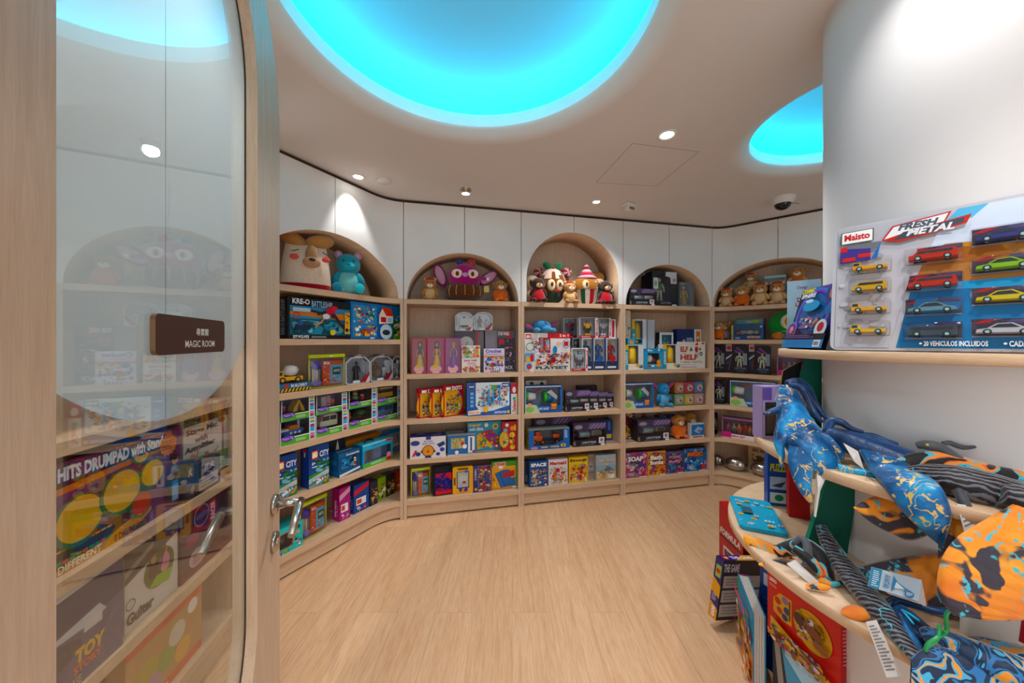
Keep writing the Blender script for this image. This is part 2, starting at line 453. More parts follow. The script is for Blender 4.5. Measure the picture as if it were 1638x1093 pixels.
def build_bay(b, first=False):
    root = empty('shelf_unit', (0, 0, 0))
    tag(root, b.label, 'shelving', 'fitted shelf bays')
    top = CEIL-.022; w = '#fff'
    q = .0225
    # sides
    for k in (0, -1):
        f, g = b.fi[k], b.bi[k]; s = q if k == 0 else -q
        ee = unit((b.front[1][0]-b.front[0][0], b.front[1][1]-b.front[0][1])) if k == 0 else unit((b.front[-1][0]-b.front[-2][0], b.front[-1][1]-b.front[-2][1]))
        f2, g2 = off(f, ee, s), off(g, ee, s)
        m = M(); pts = [f, f2, g2, g] if k == 0 else [f2, f, g, g2]
        m.slab(pts, .0, 1.70, w); m.build('side_panel', 'oak_z', root)
    # shelves
    for z in b.z:
        m = M(); fr = [b.f(.004)] + b.front[1:-1] + [b.f(b.L-.004)]
        fr = [off(p, b.n, .0015) for p in fr]
        m.slab(fr + b.bi[::-1], z-TH, z, w); m.build('shelf', 'oak', root)
    # back panel
    m = M(); bk = [off(p, b.n, -.02) for p in b.bi]
    m.slab([bk[0]] + bk[1:] + [off(p, b.n, .012) for p in bk[::-1]], .05, top, w); m.build('back_panel', 'oak_z', root)
    # plinth
    m = M(); fr = [off(p, b.n, .022) for p in b.fi]
    m.slab(fr + [off(p, b.n, .018) for p in fr[::-1]], .012, b.z[-1]-TH, w); m.build('plinth', 'oak', root)
    # arch
    a, zs, rise = b.arch; uc = b.L/2; n = 40; z0 = b.z[0]
    arc = [(uc-a*math.cos(PI*i/n), zs+rise*math.sin(PI*i/n)) for i in range(n+1)]
    if zs > z0+.01: arc = [(uc-a, z0)] + arc + [(uc+a, z0)]
    m = M()
    dd = DP-.03
    rows = []
    for i, (u, z) in enumerate(arc):
        th = PI*min(max(i, 0), n)/n
        nu, nz = (-math.cos(th), math.sin(th))
        uo, zo = u+nu*.012, z+nz*.012
        p, po = b.f(u), b.f(min(max(uo, .0015), b.L-.0015))
        p0 = off(p, b.n, .001); po0 = off(po, b.n, .001)
        pb = off(p, b.n, dd); pob = off(po, b.n, dd)
        rows.append([m.vert((*p0, z)), m.vert((*pb, z)), m.vert((*pob, zo)), m.vert((*po0, zo))])
    for A, B in zip(rows, rows[1:]):
        for k in range(4):
            j = (k+1) % 4; m.poly([A[k], B[k], B[j], A[j]], w, k == 0)
    m.poly(rows[0], w); m.poly(rows[-1][::-1], w); m.build('arch_lining', 'oak', root)
    # the two white doors over the arch
    for half in (0, 1):
        m = M(); g = .0025
        us = [u for u, z in arc]
        if half == 0:
            cols = [(g, z0)] + [(uc-a-.0001, z0)] + [(u, z) for u, z in arc if u < uc-g] + [(uc-g, zs+rise)]
        else:
            cols = [(uc+g, zs+rise)] + [(u, z) for u, z in arc if u > uc+g] + [(uc+a+.0001, z0)] + [(b.L-g, z0)]
        # refine straight run
        R = []
        for u, z in cols:
            p = b.f(u); R.append([m.vert((*off(p, b.n, -.001), z+.001)), m.vert((*off(p, b.n, -.001), top)), m.vert((*off(p, b.n, .017), top)), m.vert((*off(p, b.n, .017), z+.001))])
        for A, B in zip(R, R[1:]):
            for k, (x, y) in enumerate(((0, 1), (1, 2), (2, 3), (3, 0))): m.poly([A[x], B[x], B[y], A[y]], w)
        m.poly(R[0], w); m.poly(R[-1][::-1], w)
        m.build('cupboard_door', 'white_panel', root)
    return root
for k in 'ZABCDE': build_bay(BAYS[k])

# ---- floor, ceiling, walls
m = M(); m.face([(-2.2, -2.2, 0), (3.4, -2.2, 0), (3.4, 4, 0), (-2.2, 4, 0)], '#fff'); struct(m.build('floor', 'floor'))
RC1 = (-.139, 1.162, .62); RC2 = (1.735, 1.715, .455); LIP = .095
def make_ceiling():
    bm = bmesh.new(); ed = []
    def loop(pts):
        vs = [bm.verts.new((x, y, CEIL)) for x, y in pts]
        for i in range(len(vs)): ed.append(bm.edges.new((vs[i], vs[(i+1) % len(vs)])))
    loop([(-2.2, -2.2), (3.4, -2.2), (3.4, 4), (-2.2, 4)])
    for cx, cy, r in (RC1, RC2): loop([(cx+(r+LIP)*math.cos(2*PI*i/96), cy+(r+LIP)*math.sin(2*PI*i/96)) for i in range(96)])
    bmesh.ops.triangle_fill(bm, use_beauty=True, edges=ed)
    for f in bm.faces:
        f.normal_update()
        if f.normal.z > 0: f.normal_flip()
    m = M(); m.addbm(bm, '#fff'); struct(m.build('ceiling', 'ceiling_paint'))
    m = M(); m.box(-2.2, -2.2, CEIL+.72, 3.4, 4, CEIL+.74, '#fff'); struct(m.build('ceiling_slab', 'ceiling_paint'))
make_ceiling()
mk_emit('led_cyan', (.0, .93, .98), 19)
for i, (cx, cy, r) in enumerate((RC1, RC2)):
    root = empty('ceiling_recess', (cx, cy, CEIL)); struct(root)
    root['label'] = 'large round ceiling recess glowing cyan' if i == 0 else 'smaller round cyan ceiling recess by the pillar'
    m = M()
    prof = [(r+LIP*(1-t), .034*(1-math.cos(PI/2*t))*1.0) for t in (0, .2, .4, .6, .8, .92)] + [(r+.003, .034), (r, .038)]
    m.lathe(prof, '#fff', seg=96); m.build('lip', 'ceiling_paint', root)
    m = M(); m.lathe([(r, .038), (r, .098), (r+.004, .102), (r+.13, .102)], '#fff', seg=96); m.build('rim', 'lip_lit_white', root)
    m = M(); R2 = r+.13; H = .15 if i == 0 else .12
    prof = [(R2, .102), (R2, .15)] + [(R2*math.cos(t*PI/2), .15+H*math.sin(t*PI/2)) for t in [k/14 for k in range(1, 14)]] + [(.004, .15+H)]
    m.lathe(prof, '#fff', seg=96); m.build('dome', 'cove_glow_blue', root)
    m = M(); m.lathe([(r+.055, .104), (r+.075, .104), (r+.075, .118), (r+.055, .118), (r+.055, .104)], '#fff', seg=96); m.build('led_strip', 'led_cyan', root)

def wall(name, pts, z0=0., z1=CEIL, t=.05):
    m = M()
    for a, b in zip(pts, pts[1:]):
        e = unit((b[0]-a[0], b[1]-a[1])); n = (-e[1], e[0])
        m.slab([a, b, off(b, n, t), off(a, n, t)], z0, z1, '#fff')
    return struct(m.build(name, 'wall_paint'))
gap = .012
zb = [off(off(Z0, nZ, DP+gap), eZ, -.25), off(off(Z1, nZ, DP+gap), eZ, .12)]
wall('wall_left', [off(p, nZ, .01) for p in zb])
wall('wall_left_entrance', [(-.98, -2.2), (-.98, .1), off(Z0, eZ, -.002)])
wall('wall_left_corner', [off(p, nA, gap+.01) for p in bA[:2]])
wall('wall_back', [off(off(AB, nB, DP+gap), eB, -.3), off(off(DE, nB, DP+gap), eB, .35)])
wall('wall_right_corner', [off(p, nE, gap+.01) for p in bE[1:]])
wall('wall_right', [off(EE, nE, -.0), (3.2, 1.9), (3.2, -2.2)])
# pillar
PC = (1.322, .988); PR = .318
m = M(); m.lathe([(PR, 0), (PR, CEIL+.05)], '#fff', (*PC, 0), 96); struct(m.build('pillar', 'wall_paint'))
# dark shadow joint between cupboards and ceiling
m = M()
for k in 'ZABCDE':
    b = BAYS[k]; fr = [off(p, b.n, .006) for p in b.front]
    m.slab(fr + [off(p, b.n, .02) for p in fr[::-1]], CEIL-.024, CEIL-.0005, '#fff')
struct(m.build('trim_1', 'dark_gap'))
# access panel groove
m = M(); P = [ceil_at(1011.7, 229.4), ceil_at(1118, 242.6), ceil_at(1049, 298), ceil_at(953.5, 292)]
for i, (a, b) in enumerate(zip(P, P[1:]+P[:1])):
    e = unit((b[0]-a[0], b[1]-a[1])); n = (-e[1]*.0016, e[0]*.0016)
    m.face([(a[0]-n[0], a[1]-n[1], CEIL-.0006), (b[0]-n[0], b[1]-n[1], CEIL-.0006), (b[0]+n[0], b[1]+n[1], CEIL-.0006), (a[0]+n[0], a[1]+n[1], CEIL-.0006)][::-1], '#fff')
mk_plain('panel_joint', '#8d8078', .9, .1)
struct(m.build('trim_2', 'panel_joint'))

# ------------------------------------------------------------------ ceiling fittings and their light
mk_emit('lamp_face', (1, .96, .9), 14)
def spot(x, y, z, power, size=115, blend=.6, col=(1, .97, .945), tx=0, ty=0, rad=.03):
    d = bpy.data.lights.new('downlight_lamp', 'SPOT'); d.energy = power; d.spot_size = math.radians(size); d.spot_blend = blend
    d.color = col; d.shadow_soft_size = rad
    o = bpy.data.objects.new('downlight_lamp', d); COL.objects.link(o); o.location = (x, y, z)
    o.rotation_euler = Vector((tx, ty, -1)).to_track_quat('-Z', 'Y').to_euler(); return o
def downlight(x, y, label, power, r=.038, **kw):
    root = empty('downlight', (x, y, CEIL)); tag(root, label, 'ceiling light', 'recessed ceiling downlights')
    m = M(); m.lathe([(r+.012, 0), (r+.011, -.004), (r, -.005), (r-.004, .0), (r-.006, -.0015)], '#fff', seg=28); m.build('trim_ring', 'white_plastic', root)
    m = M(); m.lathe([(r-.005, -.0012), (.001, -.0012)], '#fff', seg=28); m.build('lens', 'lamp_face', root)
    spot(x, y, CEIL-.02, power, **kw)
PW = 1.3
downlight(*ceil_at(1067, 216), 'bright round downlight beside the square ceiling access panel', 26*PW)
downlight(*ceil_at(573, 283), 'round downlight close to the white cupboards, throwing a bright cone on them', 7*PW, r=.034, size=60, blend=.4, tx=-.25, ty=.18)
downlight(*ceil_at(954, 323), 'small far downlight next to the white box sensor', 22*PW, r=.03)
downlight(.88, .70, 'downlight over the pillar shelves, washing the white pillar', 6.5*PW, size=92, blend=.95, tx=.3, ty=.22)
downlight(-.90, .42, 'added unseen downlight brightening the shelf bay behind the glass door', 26*PW)  # unseen lamp, added to brighten the bay behind the glass
downlight(.75, .15, 'downlight over the entrance by the pillar', 22*PW)
downlight(-.35, .05, 'downlight over the open glass door', 18*PW)
downlight(-.45, 2.12, 'downlight between the large recess and the doll shelves', 20*PW, r=.02) if False else None
x, y = ceil_at(745, 303)
root = empty('surface_spotlight', (x, y, CEIL)); tag(root, 'small drum shaped surface light in front of the doll bay', 'ceiling light')
m = M(); m.lathe([(.040, 0), (.040, -.005), (.031, -.006), (.031, -.030), (.026, -.032)], '#fff', seg=26); m.build('housing', 'chrome', root)
m = M(); m.lathe([(.027, -.0305), (.001, -.0305)], '#fff', seg=26); m.build('lens', 'lamp_face', root)
spot(x, y, CEIL-.05, 20*PW, size=95, ty=-.5)
x, y = ceil_at(613, 288)
m = M(); m.lathe([(.044, 0), (.044, -.012), (.040, -.016), (.001, -.017)], '#fff', seg=28)
tag(m.build('smoke_detector', 'white_plastic', loc=(x, y, CEIL)), 'flat white unlit disc on the ceiling beside the lit cone', 'smoke detector')
x, y = ceil_at(1006, 327)
root = empty('ceiling_sensor', (x, y, CEIL), .5); tag(root, 'white box sensor hanging from the ceiling near the far shelves', 'sensor')
m = M(); m.bbox(-.05, -.035, -.014, .05, .035, 0, '#fff', .004); m.build('base', 'white_plastic', root)
m = M(); m.bbox(-.032, -.03, -.055, .032, .02, -.012, '#fff', .005); m.build('housing', 'white_plastic', root)
m = M(); m.box(-.026, -.0315, -.05, .026, -.029, -.03, '#777'); m.build('sensor_window', 'print', root)
x, y = ceil_at(1252, 317)
root = empty('dome_camera', (x, y, CEIL)); tag(root, 'white security camera with black dome on the ceiling by the pillar', 'security camera')
m = M(); m.lathe([(.078, 0), (.078, -.012), (.07, -.034), (.052, -.046)], '#fff', seg=30); m.build('housing', 'white_plastic', root)
m = M(); m.lathe([(.052*math.cos(t*PI/16), -.044-.046*math.sin(t*PI/16)) for t in range(8)]+[(.001, -.09)], '#fff', seg=26); m.build('camera_dome', 'black_plastic', root)
m = M(); m.tube([(.05, -.02, -.046), (.08, -.03, -.05), (.105, -.02, -.052)], .0018, '#222', 6); m.build('cable', 'print', root)

# ------------------------------------------------------------------ the glass door
DK = Vector((-.36, 1.0, 0)).normalized()
DO = Vector((-.335, 0, 0))
door = empty('door_1', (DO.x, DO.y, 0), math.atan2(DK.y, DK.x)); struct(door)
door['label'] = 'open oak framed glass door with arched top and frosted upper glass'
# local frame: x runs along the door away from the hinge, -y is the front face (towards the room), z up
UC, IA = .6529, .2841; ZT, ZB = 1.998, .644; US0, US1, ZTOP = .179, 1.1267, 2.415
def door_loops(n=20):
    I, O = [], []
    for i in range(n+1): z = ZB+(ZT-ZB)*i/n; I.append((UC+IA, z)); O.append((US1, z if i else z))
    hw = US1-UC; hwl = UC-US0
    for i in range(1, 2*n):
        a = PI*i/(2*n); I.append((UC+IA*math.cos(a), ZT+IA*math.sin(a)))
        O.append((UC+(hw if a < PI/2 else hwl)*math.cos(a), ZT+(ZTOP-ZT)*math.sin(a)))
    for i in range(n+1): z = ZT-(ZT-ZB)*i/n; I.append((UC-IA, z)); O.append((US0, z))
    for i in range(1, 2*n):
        a = PI+PI*i/(2*n); I.append((UC+IA*math.cos(a), ZB+IA*math.sin(a)))
        c, s_ = math.cos(a), math.sin(a); k = min((hw if c > 0 else hwl)/max(abs(c), 1e-6), (ZB-.012)/max(abs(s_), 1e-6)); O.append((UC+k*c, ZB+k*s_))
    return I, O
I_, O_ = door_loops(); NL = len(I_)
m = M()
def ring(y0, y1, I, O):
    a = [m.vert((u, y0, z)) for u, z in I]; b = [m.vert((u, y0, z)) for u, z in O]
    c = [m.vert((u, y1, z)) for u, z in I]; d = [m.vert((u, y1, z)) for u, z in O]
    for i in range(NL):
        j = (i+1) % NL
        m.poly([a[i], a[j], b[j], b[i]], '#fff'); m.poly([c[j], c[i], d[i], d[j]], '#fff')
        m.poly([a[j], a[i], c[i], c[j]], '#fff'); m.poly([b[i], b[j], d[j], d[i]], '#fff')
ring(0, .0243, I_, O_); ring(.0287, .053, I_, O_)
m.build('door_frame', 'oak_z', door)
m = M(); I2 = [(UC+(u-UC)*1.012, z) for u, z in I_]; m2 = m
ring(.0243, .0287, I2, O_); m.build('gasket', 'dark_gap', door)
m = M(); gl = [(UC+(u-UC)*1.02, z+(.004 if z > ZT else (-.004 if z < ZB else 0))) for u, z in I_]
m.prism([(u, z) for u, z in gl], .0249, .0281, '#fff'); m.build('glass_pane', 'pane_glass', door)
# frosted film in two halves on the back of the glass, round at its lower edge
FC, FZ, FR, FS = .6445, 1.6327, .4116, .6093
for half in (0, 1):
    m = M(); c0, c1 = (FS+.0006, UC+IA+.002) if half else (UC-IA-.002, FS-.0006)
    n = 24; U = [c0+(c1-c0)*i/n for i in range(n+1)]
    lo = [FZ-math.sqrt(max(FR*FR-(u-FC)**2, 0)) for u in U]
    hi = [ZT+math.sqrt(max(IA*IA-(u-UC)**2, 0)) for u in U]
    a = [m.vert((u, .0284, z)) for u, z in zip(U, lo)]; b = [m.vert((u, .0284, z)) for u, z in zip(U, hi)]
    for i in range(n): m.poly([a[i], a[i+1], b[i+1], b[i]], '#fff')
    o = m.build('frosted_film', 'frosted', door); o['label'] = 'frosted film half'
m = M(); m.box(FS-.0006, .0282, FZ-FR+.003, FS+.0006, .0285, ZT+IA-.006, '#7f8a90'); m.build('film_seam', 'print', door)
# sign
m = M()
def rrect(x0, z0, x1, z1, r, n=6):
    P = []
    for cx, cz, a0 in ((x1-r, z1-r, 0), (x0+r, z1-r, PI/2), (x0+r, z0+r, PI), (x1-r, z0+r, 1.5*PI)):
        P += [(cx+r*math.cos(a0+PI/2*i/n), cz+r*math.sin(a0+PI/2*i/n)) for i in range(n+1)]
    return P
m.prism(rrect(.5624, 1.3285, .7973, 1.3935, .010), .018, .0247, '#fff')
m.mi = [0, 0] + [1]*(len(m.f)-2)
sign = m.build('name_plate', ['sign_brown', 'brass_edge'], door); sign['label'] = 'brown name plate reading MAGIC ROOM'
m = M(); F = Face(m, (.5624, .018, 1.3285), (.2349, 0, 0), (0, 0, .065))
F.text('MAGIC ROOM', .345, .17, .80, .36, '#f1ede8', .005); F.text('尋寶閣', .50, .50, .69, .71, '#f1ede8', .012)
m.build('lettering', 'print', sign)
def lever(side):
    h = empty('lever_handle'); h.parent = door; y0, sg = (0, -1) if side == 0 else (.053, 1)
    u, z = 1.0644, .874
    m = M()
    for zz in (z, .765):
        R = Matrix.Rotation(PI/2, 3, 'X')
        pr = [(.001, 0), (.029, 0), (.029, .007), (.027, .010), (.001, .010)]
        rows = [[m.vert((u+r*math.cos(2*PI*j/24), y0+sg*h_, zz+r*math.sin(2*PI*j/24))) for j in range(24)] for r, h_ in pr]
        for A, B in zip(rows, rows[1:]):
            for j in range(24): k = (j+1) % 24; m.poly([A[j], A[k], B[k], B[j]], '#fff', True)
    m.build('rosette', 'chrome', h)
    m = M(); q = y0+sg*.068; L = .098 if side == 0 else .118
    m.tube([(u, y0+sg*.008, z), (u, q-sg*.002, z)], .0105, '#fff', 14)
    m.tube([(u+.008, q, z), (u-.02, q, z-.006), (u-L, q, z-.052)], [.0115, .0115, .0095], '#fff', 14); m.build('lever', 'chrome', h)
    m = M(); m.tube([(u, y0+sg*.009, .765), (u, y0+sg*.014, .765)], .011, '#fff', 14); m.build('lock_cylinder', 'chrome', h)
lever(0); lever(1)

# ------------------------------------------------------------------ pillar shelves
def disc(r, z, th, label):
    m = M(); n = 96
    m.lathe([(PR-.002, z-th), (r-.003, z-th), (r, z-th+.003), (r, z-.003), (r-.003, z), (PR-.002, z)], '#fff', (*PC, 0), n)
    return tag(m.build('pillar_shelf', 'oak'), label, 'shelf', 'round shelves on the pillar')
S1, S2, S3 = 1.3245, 1.017, .72
R1, R2, R3 = .441, .513, .594
disc(R1, S1, .026, 'narrow top oak shelf round the white pillar under the car pack')
disc(R2, S2, .028, 'middle oak shelf round the white pillar under the blue plush creatures')
disc(R3, S3, .028, 'widest lowest oak shelf round the white pillar under the cyan board')

# ------------------------------------------------------------------ world, camera
w = bpy.data.worlds.new('World'); SC.world = w; w.use_nodes = True
w.node_tree.nodes['Background'].inputs[0].default_value = (.99, .98, .98, 1); w.node_tree.nodes['Background'].inputs[1].default_value = 1.25
cam = bpy.data.cameras.new('camera'); co = bpy.data.objects.new('camera', cam); COL.objects.link(co)
co.location = (0, 0, EYE); co.rotation_euler = (PI/2, 0, 0); cam.sensor_width = 36; cam.lens = FPX/1638*36; cam.clip_start = .02
SC.camera = co
vs = SC.view_settings; vs.view_transform = 'Standard'; vs.look = 'None'; vs.gamma = 1; vs.use_curve_mapping = False; vs.exposure = 0.5
# ================================================================== TOY BUILDERS
R_ = random.Random(7)
TOY = ['#e23b32', '#f7c325', '#2a6fd6', '#38a845', '#f28a1e', '#ffffff', '#1f2430', '#7a4bb5']
class Spot: pass
def spot_at(b, si, x0, x1, ytop, d, z=None, w=None, h=None, t=.06):
    """a place on a shelf bay between two columns of the photograph, front set back by d"""
    b = BAYS[b] if isinstance(b, str) else b
    s = Spot(); s.b = b; s.d = d
    s.u0 = b.u_px(x0, d); s.w = w or (b.u_px(x1, d)-s.u0); s.z = b.z[si] if z is None else z
    um = s.u0+s.w/2; Y = b.at(um, d)[1]
    for k, sg in ((0, 1), (-1, -1)):            # keep clear of the bay's sides
        f, g = b.front[k], b.back[k]; v = unit((g[0]-f[0], g[1]-f[1])); nn = (v[1]*sg, -v[0]*sg)
        for dd in (d, min(d+t, .3)):
            p = b.at(s.u0 if k == 0 else s.u0+s.w, dd); q = (p[0]-f[0])*nn[0]+(p[1]-f[1])*nn[1]-.0255
            if q < 0:
                c = q/max(abs(nn[0]*b.e[0]+nn[1]*b.e[1]), .3)
                if k == 0: s.u0 -= c
                s.w += c
    s.h = h or (EYE-(ytop-CY)/FPX*Y-s.z)
    ab = [q for q in b.z if q > s.z+.05]
    if ab: s.h = min(s.h, min(ab)-TH-s.z-.003)
    s.top = s.z+s.h; s.rz = b.rz
    s.loc = (*b.at(s.u0, d), s.z+.0006); return s
class Bx:
    """a carton w wide, t deep, h high: origin at its front left bottom corner, front towards -y"""
    def __init__(s, w, h, t, base, sides=None, m=None, bev=False):
        s.w, s.h, s.t = w, h, t; s.m = m or M()
        s.m.box(0, 0, 0, w, t, h, base, sides)
        s.faces()
    def faces(s):
        w, h, t, m = s.w, s.h, s.t, s.m
        s.F = Face(m, (0, 0, 0), (w, 0, 0), (0, 0, h)); s.L = Face(m, (0, t, 0), (0, -t, 0), (0, 0, h))
        s.R = Face(m, (w, 0, 0), (0, t, 0), (0, 0, h)); s.T = Face(m, (0, 0, h), (w, 0, 0), (0, t, 0))
def box(b, si, x0, x1, ytop, d, t, name, label, cat, base, art=None, sides=None, yaw=0, z=None, group=None, w=None, h=None, mat='print'):
    t = min(t, .303-d); s = spot_at(b, si, x0, x1, ytop, d, z, w, h, t)
    k = Bx(s.w, s.h, t, base, sides)
    if art: art(k)
    o = k.m.build(name, mat, loc=s.loc, rz=s.rz+yaw); tag(o, label, cat, group); s.o = o; s.t = t; return s
def carton(w, h, t, base, win, inner, sides=None):
    """open-fronted carton; win = (u0, v0, u1, v1) of the front"""
    k = Bx.__new__(Bx); k.w, k.h, k.t = w, h, t; m = k.m = M(); q = sides or {}; e = .003
    m.box(0, t-e, 0, w, t, h, base, {'f': inner, **{a: c for a, c in q.items() if a in 'b'}})
    m.box(0, 0, 0, e, t-e, h, base, {'r': inner, 'l': q.get('l', base), 'f': base}); m.box(w-e, 0, 0, w, t-e, h, base, {'l': inner, 'r': q.get('r', base)})
    m.box(e, 0, 0, w-e, t-e, e, base, {'t': inner}); m.box(e, 0, h-e, w-e, t-e, h, base, {'d': inner, 't': q.get('t', base)})
    u0, v0, u1, v1 = win; f = q.get('f', base)
    P = lambda u, v: (u*w, -.0006, v*h)
    for a, b_, c, d_ in ((0, 0, 1, v0), (0, v1, 1, 1), (0, v0, u0, v1), (u1, v0, 1, v1)):
        if c-a > .001 and d_-b_ > .001: m.box(a*w, -.0006, b_*h, c*w, .0015, d_*h, f)
    k.faces(); k.F.o = k.F.o+Vector((0, -.0006, 0)); return k
def winbox(b, si, x0, x1, ytop, d, t, name, label, cat, base, win, inner, art=None, toys=(), sides=None, yaw=0, z=None, group=None, w=None, h=None, film='clear_film'):
    """carton with a clear window; toys: list of (part name, material, fn(m, w, h, t))"""
    t = min(t, .303-d); s = spot_at(b, si, x0, x1, ytop, d, z, w, h, t)
    root = empty(name, s.loc, s.rz+yaw); tag(root, label, cat, group)
    k = carton(s.w, s.h, t, base, win, inner, sides)
    if art: art(k)
    k.m.build('carton', 'print', root)
    m = M(); u0, v0, u1, v1 = win
    m.box(u0*s.w, .0002, v0*s.h, u1*s.w, .0008, v1*s.h, '#fff'); m.build('window', film, root)
    for nm, mt, fn in toys:
        m = M(); fn(m, s.w, s.h, t); m.build(nm, mt, root)
    s.o = root; s.t = t; return s
# small toys, drawn in the carton's own frame
def fig(cx, z0, H, body, limb, head, y=.5, extra=None):
    """standing toy figure"""
    def f(m, w, h, t):
        X, Y, Z, k = cx*w, y*t, z0*h, H*h
        m.ell((X, Y, Z+k*.62), (k*.13, k*.08, k*.19), body, 10, 7)
        m.ell((X, Y, Z+k*.90), (k*.075, k*.075, k*.095), head, 10, 7)
        for sx in (-1, 1):
            m.tube([(X+sx*k*.06, Y, Z+k*.48), (X+sx*k*.085, Y, Z+k*.24), (X+sx*k*.10, Y-k*.01, Z+k*.02)], [k*.06, k*.05, k*.045], limb, 7)
            m.ell((X+sx*k*.10, Y-k*.03, Z+k*.02), (k*.045, k*.075, k*.025), limb, 8, 5)
            m.tube([(X+sx*k*.12, Y, Z+k*.74), (X+sx*k*.20, Y-k*.02, Z+k*.58), (X+sx*k*.19, Y-k*.06, Z+k*.42)], [k*.045, k*.038, k*.032], limb, 7)
            m.ell((X+sx*k*.19, Y-k*.07, Z+k*.40), (k*.035, k*.035, k*.035), head, 6, 4)
        if extra: extra(m, X, Y, Z, k)
    return f
def doll(cx, z0, H, dress, hair, top, y=.5):
    def f(m, w, h, t):
        X, Y, Z, k = cx*w, y*t, z0*h, H*h
        m.lathe([(k*.15, 0), (k*.155, k*.05), (k*.11, k*.3), (k*.05, k*.52)], dress, (X, Y, Z), 14)
        m.ell((X, Y, Z+k*.62), (k*.06, k*.045, k*.13), top, 10, 6)
        m.ell((X, Y, Z+k*.86), (k*.058, k*.058, k*.075), '#e9b996', 10, 6)
        m.ell((X, Y+k*.03, Z+k*.88), (k*.085, k*.06, k*.095), hair, 10, 6); m.ell((X, Y+k*.05, Z+k*.68), (k*.08, k*.04, k*.2), hair, 10, 6)
        for sx in (-1, 1):
            m.tube([(X+sx*k*.06, Y, Z+k*.72), (X+sx*k*.11, Y-k*.02, Z+k*.58), (X+sx*k*.10, Y-k*.03, Z+k*.42)], [k*.022, k*.018, k*.016], '#e9b996', 6)
            m.ell((X+sx*k*.02, Y-k*.056, Z+k*.87), (k*.01, k*.006, k*.01), '#333', 5, 4)
    return f
def wheel(m, c, r, wd, col='#1b1b1d', hub='#c9c9c9'):
    x, y, z = c
    m.tube([(x, y-wd/2, z), (x, y+wd/2, z)], r, col, 12)
    m.tube([(x, y-wd/2-.0006, z), (x, y-wd/2, z)], r*.55, hub, 10)
def car_shape(m, x0, y, z, L, H, Wd, col, glass='#28303a', kind='coupe', hub='#c9c9c9'):
    pr = {'coupe': [(0, .18), (.02, .45), (.2, .55), (.36, .95), (.62, 1), (.8, .62), (.97, .5), (1, .2)],
          'van': [(0, .18), (0, .55), (.1, .62), (.2, 1), (.96, 1), (1, .5), (1, .18)],
          'bus': [(0, .15), (0, .75), (.05, 1), (.97, 1), (1, .9), (1, .15)],
          'truck': [(0, .2), (0, .95), (.22, .95), (.27, .5), (1, .5), (1, .2)]}[kind]
    m.prism([(x0+u*L, z+v*H) for u, v in pr], y-Wd/2, y+Wd/2, col)
    gl = {'coupe': [(.26, .58), (.38, .88), (.6, .92), (.74, .6)], 'van': [(.16, .66), (.23, .92), (.9, .92), (.9, .66)],
          'bus': [(.06, .6), (.08, .9), (.92, .9), (.92, .6)], 'truck': [(.03, .6), (.03, .88), (.2, .88), (.2, .6)]}[kind]
    for sy in (-1, 1):
        p = [(x0+u*L, y+sy*(Wd/2+.0005), z+v*H) for u, v in gl]; m.face(p if sy > 0 else p[::-1], glass)
    r = H*.24
    for u in (.2, .8):
        for sy in (-1, 1): wheel(m, (x0+u*L, y+sy*Wd*.46, z+r), r, Wd*.16, hub=hub)
def car(u0, v0, L, H, col, kind='coupe', y=.5, hub='#c9c9c9', glass='#28303a'):
    return lambda m, w, h, t: car_shape(m, u0*w, y*t, v0*h, L*w, H*h, min(t*.6, L*w*.5), col, glass, kind, hub)
def blobs(lst):
    """lst of (u, v, ru, rv, colour): soft round toy pieces"""
    def f(m, w, h, t):
        for u, v, ru, rv, c in lst: m.ell((u*w, t*.5, v*h), (ru*w, min(t*.35, ru*w), rv*h), c, 10, 7)
    return f
def multi(*fs): return lambda m, w, h, t: [f(m, w, h, t) for f in fs]

